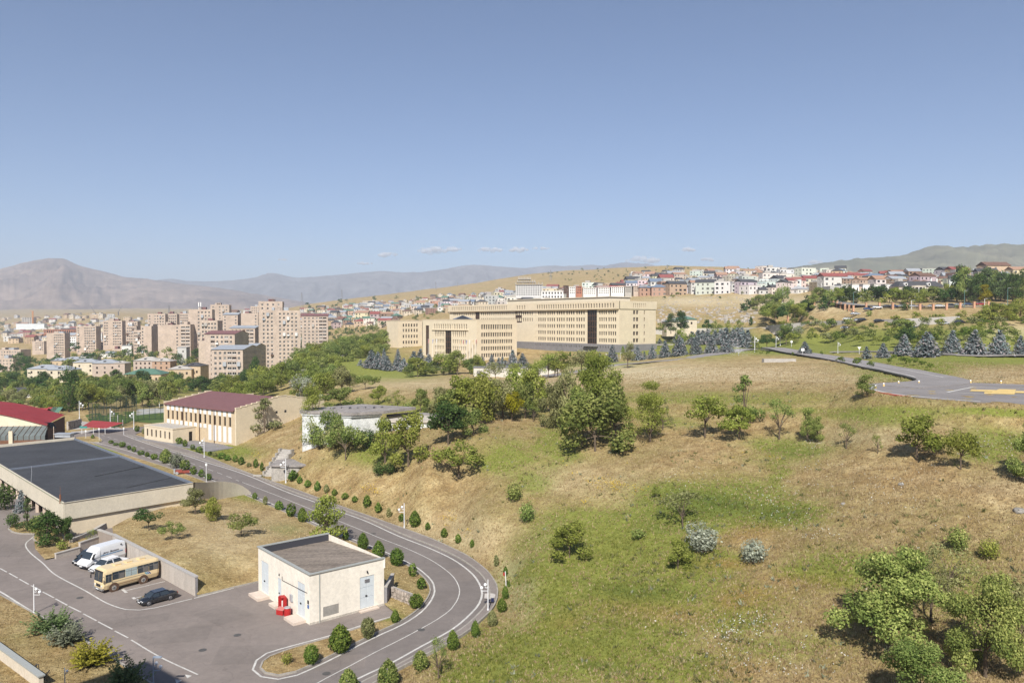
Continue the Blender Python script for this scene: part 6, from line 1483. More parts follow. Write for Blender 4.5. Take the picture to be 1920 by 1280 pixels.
# ------------------------------------------------------------------ apartment towers of pink tuff
def apartment(px0, px1, pytop, d, floors, zbase, phi, lab, cols=6, blank=None, fl=2.8, side=None, L=14.0, sty='sill', roofm=None, matw=None, balc=(), pitch=False, group='pink stone apartment towers', wd=1.0, sidewin=True):
    """front face runs between pixels px0 and px1; u2 direction phi"""
    u = (math.cos(phi), math.sin(phi)); a0 = (px0-960)/FOC; a1 = (px1-960)/FOC
    x0, y0 = a0*d, d; W = (a1*y0 - x0) / (u[0] - a1*u[1]); zt = P((px0+px1)/2, pytop, d).z
    t = thing('apartment_building', lab, 'apartment building', (x0, y0, 0), phi, group)
    mw = matw or M_PINK; zb = zt - fl*floors - .8; rows = [(zb + fl*i + .95, zb + fl*i + 2.35) for i in range(floors) if zb + fl*i + 2.35 > zbase - 1]
    ops = []; marg = W*.05; bl = blank or []; cw = (W - 2*marg)/cols; bops = []
    for r_, (a, b) in enumerate(rows):
        for c in range(cols):
            if c in bl: continue
            uc = marg + cw*(c+.5)
            if c in balc: bops.append((uc - cw*.46, uc + cw*.46, a-.75, b))
            else: ops.append((uc - wd*.62, uc + wd*.62, a, b))
    z0 = min(zbase - 6, zb - 2)
    mb = MB(); facade(mb, (0, 0), (1, 0), W, z0, zt, ops + bops, .3); mb.build('wall', mw, t); windows(t, (0, 0), (1, 0), ops, .3, sty)
    for o in bops:     # loggia: dark recess, parapet, sometimes glazed
        k = MB(); k.quad((o[0], 1.1, o[2]), (o[1], 1.1, o[2]), (o[1], 1.1, o[3]), (o[0], 1.1, o[3])); 
        k.quad((o[0], .3, o[2]), (o[1], .3, o[2]), (o[1], 1.1, o[2]), (o[0], 1.1, o[2])); k.quad((o[0], .3, o[2]), (o[0], .3, o[3]), (o[0], 1.1, o[3]), (o[0], 1.1, o[2])); k.quad((o[1], .3, o[2]), (o[1], .3, o[3]), (o[1], 1.1, o[3]), (o[1], 1.1, o[2])); k.quad((o[0], .3, o[3]), (o[1], .3, o[3]), (o[1], 1.1, o[3]), (o[0], 1.1, o[3]))
        lg_ = k.build('loggia', mat('loggia_recess', (.20,.15,.12), .9, .2, 1), t)
        k = MB(); k.box(o[0], o[1], -.12, .02, o[2]-.05, o[2]+.95); k.build('balcony_parapet', mat('pale_parapet', (.50,.43,.37), .9, .15, .6), lg_)
        if rnd.random() < .55: windows(lg_, (0, .05), (1, 0), [(o[0]+.05, o[1]-.05, o[2]+.95, o[3])], .12, 'w')
    for s_, (O, U) in {'L': ((0, L), (0, -1)), 'R': ((W, 0), (0, 1))}.items():
        so = gridops(1.5, L-1.5, max(2, int(L/4)), 1.1, rows) if (side or 'L') == s_ and sidewin else []
        mb = MB(); facade(mb, O, U, L, z0, zt, so, .25); mb.build('side_wall', mw, t); windows(t, O, U, so, .25, sty)
    mb = MB(); mb.quad((0, L, z0), (W, L, z0), (W, L, zt), (0, L, zt)); mb.build('rear_wall', mw, t)
    mb = MB()
    if pitch:
        zr = zt + 2.0; mb.poly([(-.4, -.5, zt), (W+.4, -.5, zt), (W+.4, L/2, zr), (-.4, L/2, zr)], 1); mb.poly([(-.4, L/2, zr), (W+.4, L/2, zr), (W+.4, L+.5, zt), (-.4, L+.5, zt)], 1)
        mb.poly([(0, 0, zt), (0, L, zt), (0, L/2, zr-.1)], 0); mb.poly([(W, 0, zt), (W, L, zt), (W, L/2, zr-.1)], 0); mb.build('roof', [mw, roofm or M_METAL], t)
    else:
        roofslab(mb, 0, W, 0, L, zt, .5); rf = mb.build('roof', [mw, M_ROOFG], t)
        for i in range(rnd.choice([1, 2, 2])):
            k = MB(); x = rnd.uniform(.1, .6)*W; k.box(x, x+rnd.uniform(3, .32*W), L*.3, L*.8, zt, zt+rnd.uniform(1.6, 3)); k.build('roof_house', rnd.choice([mw, M_METAL, M_MAROON]), rf)
        for i in range(3):
            k = MB(); x = rnd.uniform(.1, .9)*W; k.tube((x, L*.4, zt), (x, L*.4, zt+rnd.uniform(2, 4)), .08, .05, 4); k.build('antenna', M_DARK, rf)
    rr = random.Random(px0*3+px1)
    for o in ops:
        if rr.random() < .10:
            k = MB(); k.box(o[0]-.3, o[1]+.3, -.9, -.02, o[2]-.9, o[2]+(.2 if rr.random() < .5 else 1.5)); k.build('balcony_box', rr.choice([M_WHITE, M_FRAME_W, M_CONC, M_FRAME_B, M_METAL]), t)
    return t, zt
A_ = apartment
A_(396, 455, 655, 425, 8, -6, R(1), 'nearest apartment block with rows of glazed loggias and a dark shaded right side', cols=6, balc=(3, 4), side='R', L=32, pitch=True)
A_(487, 563, 583, 549, 14, -2, R(15), 'tallest pink apartment tower with sixteen storeys of small windows', cols=9, blank=(3,), L=18)
A_(485, 530, 566, 580, 16, -2, R(12), 'upper tower part rising behind the tallest apartment tower', cols=4, L=16)
A_(566, 615, 592, 650, 10, 4, R(12), 'pink apartment block with balconies right of the tallest tower', cols=6, balc=(4, 5), L=16, pitch=True, roofm=M_MAROON)
A_(383, 440, 626, 475, 9, -4, R(-5), 'apartment block with a dark patched roof just behind the nearest block', cols=6, balc=(1, 4), blank=(0,), L=20, pitch=True, roofm=M_MAROON)
A_(376, 408, 602, 560, 9, -2, R(8), 'apartment block with an open gallery on its roof in the middle of the towers', cols=5, L=16)
A_(430, 478, 615, 600, 8, 0, R(-4), 'wide apartment block with a shallow grey gable behind the nearest block', cols=6, balc=(4, 5), L=18, pitch=True)
A_(354, 398, 581, 640, 15, 0, R(13), 'pink tower with white phone masts on its roof', cols=6, blank=(0, 1), L=16)
A_(395, 430, 572, 770, 13, 4, R(12), 'slim distant tower against the dry plateau behind the masts', cols=5, blank=(1,), L=16)
A_(418, 446, 590, 700, 9, 3, R(0), 'blank-walled apartment block under a tilted grey roof', cols=5, blank=(1, 2, 3), L=15, pitch=True)
A_(452, 484, 588, 690, 9, 3, R(0), 'blank-walled apartment block left of the tallest tower', cols=5, blank=(0, 1, 2, 3), L=15)
A_(296, 338, 610, 640, 9, 0, R(5), 'broad apartment block with an empty blank side wall above the trees', cols=5, blank=(0, 1, 2, 3), L=16)
A_(338, 357, 609, 630, 9, 0, R(5), 'narrow balconied wing beside the blank apartment wall', cols=2, balc=(0, 1), L=14)
A_(264, 284, 612, 680, 9, 2, R(0), 'apartment block with a blank front among the farther towers', cols=4, blank=(1, 2, 3), L=16)
A_(277, 310, 589, 790, 13, 3, R(14), 'farther pink tower in the middle of the tower row', cols=6, blank=(1,), L=16)
A_(311, 332, 589, 820, 12, 3, R(14), 'farther pink tower with a mast left of the phone masts', cols=5, L=16)
A_(333, 354, 588, 850, 12, 3, R(14), 'farthest pink tower left of the phone masts', cols=5, blank=(0,), L=16)
A_(193, 229, 602, 823, 9, 2, R(14), 'pink tower of nine storeys at the left of the tower row', cols=8, blank=(2, 3), L=16, wd=1.1)
A_(230, 258, 603, 860, 8, 2, R(14), 'partly hidden pink tower joined behind its left neighbour', cols=6, blank=(0, 1), L=16)
A_(143, 180, 612, 857, 10, -5, R(10), 'isolated pink tower with ten storeys second from the left edge', cols=8, blank=(1, 2), L=16, wd=1.2)
A_(87, 121, 625, 870, 9, -12, R(10), 'isolated pink tower with nine storeys nearest the left edge', cols=8, blank=(0, 1, 2), L=16, wd=1.2)
A_(-12, 38, 656, 760, 6, -18, R(-6), 'long pink apartment block cut by the left edge', cols=9, L=14)
A_(-30, 24, 672, 720, 4, -20, R(-6), 'lower wing of the pink block at the left edge', cols=8, L=12)
A_(372, 392, 640, 520, 8, -4, R(5), 'narrow pink block seen between the trees and the nearest block', cols=2, blank=(0,), L=14)
A_(446, 478, 650, 500, 8, -4, R(0), 'dark shaded wing behind the nearest apartment block', cols=4, blank=(0, 1), side='R', L=22, pitch=True)
rg = random.Random(77)
for i, (x, y, w, fl_) in enumerate([(250,620,24,9),(258,640,20,8),(184,640,14,5),(60,640,22,5),(210,655,18,5),(405,600,16,8),(470,575,22,12),(545,600,24,12),(236,612,20,9),(322,628,18,9),(125,655,14,5),(440,640,20,9),(345,640,18,8),(512,640,20,9),(290,640,16,8)]):
    A_(x, x+w, y, 700 + (i*97) % 330, fl_, -6, R(8), ['small pink block','pale pink block','narrow pink block','plain pink block','squat pink block'][i % 5] + ' filling the gap in the tower row ' + ['beside the broad blank wall','below its taller neighbour','between the isolated towers','near the left edge','right of the nine-storey tower','beside the masts','behind the patched roof','behind the tallest tower','left of the middle tower','under the masted tower','behind the trees','behind the gable','beside the balconied wing','below the tallest tower','in the tree gap'][i], cols=max(3, w//4), blank=(0,) if i % 2 else None, L=13, sidewin=False)
# white phone masts
for i, px in enumerate((369, 373)):
    q = P(px, 582, 642); t = thing('phone_mast', ('left' if i == 0 else 'right') + ' one of the white phone masts on the pink tower roof', 'mast', (q.x, q.y+4, q.z)); k = MB(); k.tube((0,0,0), (0,0,7), .18, .12, 5); k.box(-.35,.35,-.2,.2,3.4,6.6); k.build('mast', M_WHITE, t); k = MB(); k.box(-.9,.9,-.3,.3,0,.9); k.build('equipment_box', M_WHITE, t)

# ------------------------------------------------------------------ houses
HW = {'white': (.64,.62,.58), 'cream': (.60,.52,.40), 'tan': (.52,.40,.27), 'pink': (.46,.37,.31), 'grey': (.42,.41,.40), 'brown': (.28,.19,.14), 'orange': (.42,.28,.20), 'pale grey': (.50,.49,.47)}
RFM = {'red': mat('muted_red_roof', (.27,.085,.075), .7, .15, .6), 'orange tiled': mat('orange_tile_roof', (.36,.22,.15), .8, .12, .6), 'green': mat('green_roof', (.10,.19,.14), .6, .1, .6), 'grey metal': M_METAL, 'dark': mat('dark_roof', (.07,.07,.075), .7, .15, .6), 'blue': mat('blue_roof', (.16,.20,.26), .6, .1, .6), 'brown': mat('brown_roof', (.17,.10,.075), .8, .15, .5), 'flat': M_CONC}
M_HW = mat('house_wall', (.6,.6,.6), .92, .10, .6, objcol=True)
HP = {}
def house_meshes(v, roof):
    """prototype v: returns dict of meshes and the window list; unit metres"""
    k = (v, roof)
    if k in HP: return HP[k]
    r = random.Random(v*17+3); W = r.uniform(8, 15); L = r.uniform(8, 12); fl = (2, 1, 2, 3, 2, 2, 3, 1, 2, 3)[v % 10]; Hh = fl*3.0 + .3
    ops = []
    n = max(2, int(W/3.2))
    for f in range(fl):
        for c in range(n):
            if r.random() < .12: continue
            x = W*(c+.5)/n; w = r.choice([.9, 1.2, 1.2, 1.9]); ops.append((x-w/2, x+w/2, f*3.0+.9, f*3.0+2.35))
    mb = MB(); facade(mb, (0,0), (1,0), W, -5, Hh, ops, .22)
    so = []
    for f in range(fl):
        for c in range(2): x = L*(c+.5)/2; so.append((x-.55, x+.55, f*3.0+.9, f*3.0+2.3))
    facade(mb, (0,L), (0,-1), L, -5, Hh, so, .22); facade(mb, (W,0), (0,1), L, -5, Hh, so, .22); mb.quad((0,L,-5),(W,L,-5),(W,L,Hh),(0,L,Hh))
    wall = mb.mesh('wall', [M_HW])
    rb = MB(); e = .45
    if roof == 'flat':
        rb.quad((0,0,Hh-.05),(W,0,Hh-.05),(W,L,Hh-.05),(0,L,Hh-.05)); 
        for a in ((0,W,0,.25),(0,W,L-.25,L),(0,.25,.25,L-.25),(W-.25,W,.25,L-.25)): rb.box(a[0],a[1],a[2],a[3],Hh-.04,Hh+.45)
        if v % 2: rb.box(W*.2, W*.55, L*.3, L*.8, Hh, Hh+2.4)
    elif v % 3 == 0:      # gable
        zr = Hh + L*.26; rb.quad((-e,-e,Hh-.1),(W+e,-e,Hh-.1),(W+e,L/2,zr),(-e,L/2,zr)); rb.quad((-e,L/2,zr),(W+e,L/2,zr),(W+e,L+e,Hh-.1),(-e,L+e,Hh-.1)); rb.poly([(0,0,Hh),(0,L,Hh),(0,L/2,zr-.1)]); rb.poly([(W,0,Hh),(W,L,Hh),(W,L/2,zr-.1)])
    else:                 # hip
        zr = Hh + L*.24; a, b = L*.45, W-L*.45
        if b < a: a = b = W/2
        rb.quad((-e,-e,Hh),(W+e,-e,Hh),(b,L/2,zr),(a,L/2,zr)); rb.quad((W+e,L+e,Hh),(-e,L+e,Hh),(a,L/2,zr),(b,L/2,zr)); rb.poly([(-e,L+e,Hh),(-e,-e,Hh),(a,L/2,zr)]); rb.poly([(W+e,-e,Hh),(W+e,L+e,Hh),(b,L/2,zr)]); rb.box(W*.3, W*.3+.6, L*.6, L*.6+.6, Hh, zr+.5)
    rm = rb.mesh('roof', [RFM[roof]])
    HP[k] = (wall, rm, ops, so, W, L, Hh); return HP[k]
def simple_house(v, roof):
    k = (v, roof, 's')
    if k in HP: return HP[k]
    wall, rm, ops, so, W, L, Hh = house_meshes(v, roof); bm = bmesh.new(); bm.from_mesh(wall); nf = len(bm.faces); bm.from_mesh(rm); bm.faces.ensure_lookup_table()
    for f in bm.faces[nf:]: f.material_index = 1
    def pane(a, b, c, d): f = bm.faces.new([bm.verts.new(q) for q in (a, b, c, d)]); f.material_index = 2
    for o in ops: pane((o[0],.2,o[2]),(o[1],.2,o[2]),(o[1],.2,o[3]),(o[0],.2,o[3]))
    for o in so: pane((.2,o[0],o[2]),(.2,o[1],o[2]),(.2,o[1],o[3]),(.2,o[0],o[3])); pane((W-.2,o[0],o[2]),(W-.2,o[1],o[2]),(W-.2,o[1],o[3]),(W-.2,o[0],o[3]))
    me = bpy.data.meshes.new('house'); bm.to_mesh(me); bm.free()
    for m in (M_HW, RFM[roof], M_GLASS): me.materials.append(m)
    HP[k] = me; return me
FLN = {1: 'single-storey', 2: 'two-storey', 3: 'three-storey'}
def house(px, py, d, v, roof, wcol, zone, group, phi=None, full=False, scale=1.0):
    p = P(px, py, d) if d else G(px, py, 380, 4000)
    if p is None: return
    if d: p.z = min(p.z+2, max(p.z-5, h(p.x, p.y)))
    wall, rm, ops, so, W, L, Hh = house_meshes(v, roof); s = random.Random(px*7+py); phi = phi if phi is not None else s.uniform(-.45, .55)
    wn_ = {'flat': 'flat-roofed'}.get(roof, roof + '-roofed').replace('orange tiled-roofed', 'orange-tiled').replace('grey metal-roofed', 'metal-roofed')
    lab = f"{wcol} {FLN[(2, 1, 2, 3, 2, 2, 3, 1, 2, 3)[v % 10]]} {wn_} house {zone}"
    jc = tuple(c * s.uniform(.88, 1.08) for c in HW[wcol]); sc = scale * s.uniform(.85, 1.15)
    if not full: HOUSES.append((p.y / sc / Hh, p, phi, v, roof, wcol, jc, lab, group, sc)); return
    t = thing('house', lab, 'house', p, phi, group); t.scale = (sc, sc, sc)
    link('wall', wall, t, color=jc); link('roof', rm, t)
    windows(t, (0,0), (1,0), ops, .22, 'w'); windows(t, (0,L), (0,-1), so, .22, 'w'); windows(t, (W,0), (0,1), so, .22, 'w')
    return t
HOUSES = []
CR = ['white','white','cream','tan','pink','grey','pale grey','white','brown','orange','pale grey','cream']
RR_ = ['flat','flat','flat','grey metal','red','dark','flat','green','brown','flat','grey metal','dark','flat','orange tiled','flat','blue']
# left-centre hillside town
rg = random.Random(31); spots = []
def fill(n, x0, x1, ylo, yhi, mind, zone, group, roofs=RR_, cols=CR, full=False, scale=1.0, dmin=380):
    c = 0
    for k in range(n*8):
        if c >= n: return
        x = rg.uniform(x0, x1); y = rg.uniform(ylo(x), yhi(x))
        if any(abs(x-a) < mind and abs(y-b) < mind*.36 for a, b in spots): continue
        p = G(x, y, dmin, 4000)
        if p is None: continue
        spots.append((x, y)); c += 1
        house(x, y, None, rg.randrange(10), rg.choice(roofs), rg.choice(cols), zone(x) if callable(zone) else zone, group, full=full, scale=scale)
def zn(x): return 'high on the hillside left of the offices' if x < 700 else 'on the hillside above the lower office block'
fill(190, 560, 860, lambda x: 586 - (x-560)*.105, lambda x: 602 - (x-560)*.045, 6, zn, 'houses of the hillside town', scale=.95)
fill(34, 610, 735, lambda x: 602, lambda x: 618, 11, 'at the foot of the hillside town', 'houses of the hillside town', roofs=['red','green','orange tiled','brown','dark','grey metal'], cols=['tan','cream','pink','brown','white'], scale=1.15)
fill(60, 740, 1045, lambda x: 566 - (x-740)*.06, lambda x: 578, 8, 'right above the long office block', 'houses of the hillside town', scale=1.15, cols=['white','pale grey','cream','grey','white'])
fill(34, 1045, 1260, lambda x: 546 - (x-1045)*.03, lambda x: 556, 10, 'in the modern villa rows above the offices', 'villas above the offices', roofs=['flat','dark','red','flat','blue','flat'], cols=['white','white','brown','orange','white','cream'], scale=1.25)
fill(64, 1180, 1420, lambda x: 516, lambda x: 535, 10, 'scattered below the hilltop', 'houses below the hilltop', roofs=['flat','flat','orange tiled','dark','grey metal'], cols=['pale grey','white','cream','pink'], scale=1.1)
fill(30, 1245, 1500, lambda x: 541, lambda x: 553, 12, 'in the white row over the sandy cutting', 'houses over the sandy cutting', roofs=['flat','dark','flat','grey metal'], cols=['white','white','white','pale grey'], scale=1.15)
fill(120, 1500, 1925, lambda x: 519, lambda x: 547, 8.5, 'in the crowded quarter under the right-hand ridge', 'houses under the right-hand ridge', roofs=['red','orange tiled','brown','flat','dark','grey metal','flat','flat','grey metal'], cols=['tan','pink','cream','white','brown','pale grey','brown','grey'], scale=.9)
fill(20, 1360, 1580, lambda x: 515, lambda x: 524, 9, 'on the skyline above the white row', 'houses on the skyline', scale=1.2, cols=['white','white','pale grey','tan'])
# left town
fill(90, -5, 200, lambda x: 606, lambda x: 645, 8, 'in the flat quarter beyond the isolated towers', 'houses of the flat left quarter', roofs=['grey metal','flat','red','orange tiled','dark','flat'], scale=1.2)
fill(44, 0, 560, lambda x: 596, lambda x: 606, 10, 'behind the pink towers on the plateau edge', 'houses behind the towers', cols=['white','pale grey','cream','tan'], roofs=['flat','grey metal','flat','brown'], scale=1.3)
fill(16, 440, 490, lambda x: 583, lambda x: 592, 8, 'behind the towers under the hill', 'houses behind the towers', cols=['white','pale grey'], scale=1.1)
# large low houses with pale metal hipped roofs among the gardens
def hip_house(px, py, d, W, L, Hh, phi, roof, wcol, lab, wins=3, rz=.2):
    p = P(px, py, d); t = thing('house', lab, 'house', p, phi, 'broad houses among the left gardens')
    ops = gridops(.6, W-.6, wins, 1.1, [(.9, 2.3)] + ([(3.9, 5.3)] if Hh > 5 else []))
    mb = MB(); facade(mb, (0,0), (1,0), W, -5, Hh, ops, .22); mb.quad((0,0,-5),(0,L,-5),(0,L,Hh),(0,0,Hh)); mb.quad((W,0,-5),(W,L,-5),(W,L,Hh),(W,0,Hh)); mb.quad((0,L,-5),(W,L,-5),(W,L,Hh),(0,L,Hh)); mb.build('wall', M_HW, t, color=HW[wcol]); windows(t, (0,0), (1,0), ops, .22, 'b')
    zr = Hh + min(W, L)*rz; e = .5; a, b = min(L, W)*.48, W - min(L, W)*.48
    rb = MB(); rb.quad((-e,-e,Hh),(W+e,-e,Hh),(b,L/2,zr),(a,L/2,zr)); rb.quad((W+e,L+e,Hh),(-e,L+e,Hh),(a,L/2,zr),(b,L/2,zr)); rb.poly([(-e,L+e,Hh),(-e,-e,Hh),(a,L/2,zr)]); rb.poly([(W+e,-e,Hh),(W+e,L+e,Hh),(b,L/2,zr)]); rf = rb.build('roof', RFM[roof], t)
    k = MB(); k.box(W*.42, W*.42+1.2, L*.12, L*.3, Hh, Hh+ (zr-Hh)*.62); k.build('dormer', M_DARK, rf)
for a in [(51,712,470,18,12,6.6,-.05,'grey metal','cream','big cream house with a pale metal hipped roof at the left of the gardens',4),(88,713,462,14,12,6.2,.0,'grey metal','cream','second cream house with a pale hipped roof joined to its left neighbour',3),
          (137,699,520,15,11,7,.1,'grey metal','cream','cream house with two windows and a pale hipped roof behind the pair',2),(173,703,500,15,12,7.5,.15,'grey metal','pink','rose stone house with a pale hipped roof in the gardens',3),
          (90,686,600,14,10,4,.0,'grey metal','tan','low house with a pale grey hipped roof below the isolated tower',3),(118,683,620,14,10,4,.1,'grey metal','pale grey','pale low house with a spreading grey roof below the towers',3),(150,676,660,13,10,4,.1,'grey metal','pale grey','small grey-roofed house among the poplars',3),(185,671,690,14,10,4,0,'grey metal','white','long pale roof showing above the garden trees',3),
          (232,716,430,20,14,4.2,.05,'green','tan','wide bungalow with a faded green hipped roof and bay windows',5),(250,694,520,16,12,6.4,-.05,'flat','pink','pink two-storey house with rows of arched windows',5),(285,694,515,12,10,6,.0,'flat','orange','orange stone house with red balconies among the trees',3),
          (315,705,450,13,10,4,.1,'flat','tan','house with a reddish veranda left of the nearest apartment block',3),(342,702,455,11,10,5,-.1,'dark','tan','house with dark solar sheets on its roof left of the nearest apartment block',3),(213,700,490,7,8,6.5,0,'flat','pink','narrow rose house behind the round garden tree',1),
          (120,725,425,17,10,3.4,.02,'brown','tan','low house with a dull red roof behind the tall poplar',3),(-6,748,370,18,10,3.2,-.05,'dark','white','white shed with a dark roof at the left edge',2)]:
    hip_house(*a)
def cube_house(px, py, d, W, Hh, wcol, lab):
    p = P(px, py, d); t = thing('house', lab, 'house', p, .1, 'white cube houses in the trees'); ops = [(W*.55, W*.55+1, Hh*.55, Hh*.55+1.3)]
    mb = MB(); facade(mb, (0,0), (1,0), W, -4, Hh, ops, .2); mb.box(0, W, .3, 9, -4, Hh); mb.build('wall', M_HW, t, color=HW[wcol]); windows(t, (0,0), (1,0), ops, .2); mb = MB(); mb.box(-.3, W+.3, -.3, 9.3, Hh, Hh+.3); mb.build('roof', M_METAL, t)
cube_house(228, 665, 700, 8.5, 8, 'white', 'bright white cube house standing out of the trees below the towers'); cube_house(333, 671, 600, 6.5, 8, 'pale grey', 'grey-white narrow house between trees left of the nearest block')
# long red-brown block and a white hangar far left, unfinished concrete frames with cranes
def long_box(px0, px1, pyt, pyb, d, m, lab, name='building', cols=0, rows=0, L=14):
    a, b = P(px0, pyb, d), P(px1, pyb, d); zt = P(px0, pyt, d).z; W = b.x-a.x; t = thing(name, lab, 'building', (a.x, d, 0)); zb = a.z
    ops = gridops(.5, W-.5, cols, W/cols*.5, [(zb + (zt-zb)*(i+.25)/rows, zb + (zt-zb)*(i+.8)/rows) for i in range(rows)]) if cols else []
    mb = MB(); facade(mb, (0,0), (1,0), W, zb-8, zt, ops, .5); mb.box(0, W, .8, L, zb-8, zt-.05); mb.build('wall', m, t)
    if cols: windows(t, (0,0), (1,0), ops, .5)
    mb = MB(); mb.box(-.4, W+.4, -.4, L+.4, zt, zt+.5); mb.build('roof', m, t); return t
M_BRK = mat('red_brick_stone', (.36,.17,.11), .9, .12, .4); M_HANG = mat('hangar_sheet', (.62,.65,.66), .5, .08, .1)
long_box(82, 142, 618, 640, 1150, M_BRK, 'long red-brown institutional block behind the isolated towers', cols=14, rows=3)
long_box(122, 143, 632, 650, 1050, HWm if False else M_WHITE, 'white block with dark windows between the isolated towers', cols=5, rows=4)
long_box(30, 83, 607, 612, 2100, M_HANG, 'long pale hangar at the foot of the plateau')
long_box(180, 191, 625, 652, 950, M_WHITE, 'white and dark half-finished block right of the second tower', cols=3, rows=5)
for i, (a, b, c, e, nc, nr) in enumerate([(41,60,595,606,4,5),(96,121,596,607,7,5),(134,147,595,604,4,4),(161,181,597,602,6,2)]):
    long_box(a, b, c, e, 2300, M_CONC, ['dark unfinished concrete frame beside the orange crane', 'widest unfinished concrete frame with white floors', 'small unfinished frame on the plateau edge', 'low unfinished frame between two cranes'][i], 'unfinished_building', nc, nr, 20)
def crane(px, pyb, pyt, d, jib, col, lab):
    b = P(px, pyb, d); zt = P(px, pyt, d).z; t = thing('tower_crane', lab, 'crane', (b.x, d, b.z-6)); H_ = zt-b.z+6; m = mat('crane_'+col, {'orange': (.60,.24,.05), 'dark': (.10,.10,.12)}[col], .6, 0); r = 1.4 if col == 'orange' else .7
    k = MB(); n = 12
    for sx in (-r, r):
        for sy in (-r, r): k.tube((sx,sy,0), (sx,sy,H_), .35, .35, 4)
    for i in range(n): k.tube((-r,-r,H_*i/n), (r,-r,H_*(i+1)/n), .25, .25, 4); k.tube((r,-r,H_*i/n), (-r,-r,H_*(i+1)/n), .25, .25, 4)
    k.build('tower', m, t); k = MB(); k.tube((0,0,H_*.96), (jib[0], 0, H_*.96+jib[1]), .7, .3, 4); k.tube((0,0,H_*.96), (-jib[0]*.2, 0, H_*.96), .8, .6, 4); k.build('jib', m, t)
crane(62, 606, 583, 2250, (-7, 3), 'orange', 'orange tower crane beside the dark unfinished frame'); crane(180, 600, 588, 2250, (-16, 24), 'dark', 'dark crane with a raised jib at the low unfinished frame'); crane(152, 601, 586, 2350, (-20, 2), 'dark', 'faint crane between the unfinished frames'); crane(222, 600, 584, 2350, (12, 20), 'dark', 'thin crane with a slanting jib right of the unfinished frames')
# the unfinished round-topped concrete tower above the offices and the stepped villas
def frame_tower():
    d = 830; a = P(967, 552, d); t = thing('unfinished_building', 'unfinished white concrete tower with open upper floors above the office roof', 'unfinished building', (a.x, d, 0)); W = P(1017, 552, d).x - a.x; z0, z1 = a.z-4, P(967, 534, d).z
    rows = [(z1 - 2.3*(i+1)+.6, z1-2.3*(i+1)+1.9) for i in range(5)]; ops = gridops(.4, W-.4, 11, 1.4, rows)
    mb = MB(); facade(mb, (0,0), (1,0), W, z0, z1, ops, .6); mb.build('wall', mat('pale_concrete', (.60,.59,.57), .9, .1, .4), t); windows(t, (0,0), (1,0), ops, .6)
    mb = MB(); mb.box(0, W, .8, 16, z0, z1-.1); mb.build('core', M_CONC, t)
    z = z1
    for f, (x0, x1) in enumerate([(0, W), (2, W-8), (3, W*.55)]):
        k = MB(); k.box(x0-.8, x1+.8, -.8, 15, z, z+.5)
        for i in range(9): x = x0 + (x1-x0)*i/8; k.box(x-.2, x+.2, 0, .5, z+.5, z+2.9); k.box(x-.2, x+.2, 12, 12.5, z+.5, z+2.9)
        k.build('open_floor', M_CONC, t); z += 2.9
frame_tower()
def stepped(px0, px1, pyt, pyb, d, m, lab, cols, rows, L=12, mt=None):
    return long_box(px0, px1, pyt, pyb, d, m, lab, 'villa', cols, rows, L)
M_ORB = mat('orange_red_render', (.38,.16,.10), .85, .08, .4); M_WR = mat('white_render', (.74,.72,.69), .9, .05, .4)
for a in [(1058,1066,536,551,'dark brown framed villa at the left of the modern row',M_FRAME_B,3,3),(1067,1079,538,551,'white fronted villa in the modern row with dark panels',M_WR,3,3),(1080,1091,537,551,'orange-red villa left of the red cube',M_ORB,3,3),(1078,1078.5,540,551,'',M_WR,0,0)]:
    if a[4]: stepped(a[0], a[1], a[2], a[3], 800, a[5], a[4], a[6], a[7])
for i, (x0, x1, nm_, m_) in enumerate([(1094,1118,'villa pair under a dark red roof in the modern row',M_WR),(1121,1143,'white villa with tall dark columns in the modern row',M_WR),(1146,1170,'white villa with a grey roof in the modern row',M_WR),(1172,1184,'grey villa with balconies in the modern row',M_CONC),(1188,1212,'stone-clad twin villa near the end of the modern row',M_PINK)]):
    stepped(x0, x1, 540-i*.8, 552-i*1.2, 790, m_, nm_, 6, 3)
stepped(1015, 1056, 546, 560, 760, M_WR, 'low white villa terrace with open balconies over the office roof', 7, 2)
# large grey villa terrace and the mansion with dormer roof at the right
def terrace():
    d = 470; a = P(1566, 562, d); b = P(1684, 562, d); W = b.x-a.x; t = thing('terrace_building', 'grey terrace of attached white-balconied villas behind the street trees', 'terrace', (a.x, d, 0)); z0, z1, z2 = a.z-8, P(0, 551, d).z, P(0, 533, d).z
    mb = MB(); mb.box(3, W, 0, 12, z0, z1); mb.box(-3.5, 3, -1, 12, z0, P(0, 536, d).z); mb.build('base_wall', mat('grey_plaster', (.40,.39,.37), .9, .08, .3), t)
    n = 5
    for i in range(n):
        x0 = 4 + (W-5)*i/n; w = (W-5)/n; k = MB(); facade(k, (x0, 1), (1, 0), w*.62, z1, z2, [(w*.08, w*.2, z1+.6, z2-2), (w*.42, w*.54, z1+.6, z2-2)], .3); k.box(x0, x0+w*.62, 1.4, 11, z1, z2-.05); u_ = k.build('villa_unit', M_WR, t); windows(u_, (x0, 1), (1, 0), [(w*.08, w*.2, z1+.6, z2-2), (w*.42, w*.54, z1+.6, z2-2)], .3, 'b')
        k = MB(); k.box(x0+w*.62, x0+w*.98, 2.5, 11, z1, z2-1.4); k.build('recess_wall', M_PINK, t)
        k = MB(); k.box(x0+w*.6, x0+w, 0.2, 2.5, z1+1.4, z1+2.3); k.build('balcony', M_WR, t)
        k = MB(); k.box(x0-.2, x0+w*.64, .7, 11.2, z2, z2+.4); k.build('roof_slab', M_CONC, u_)
terrace()
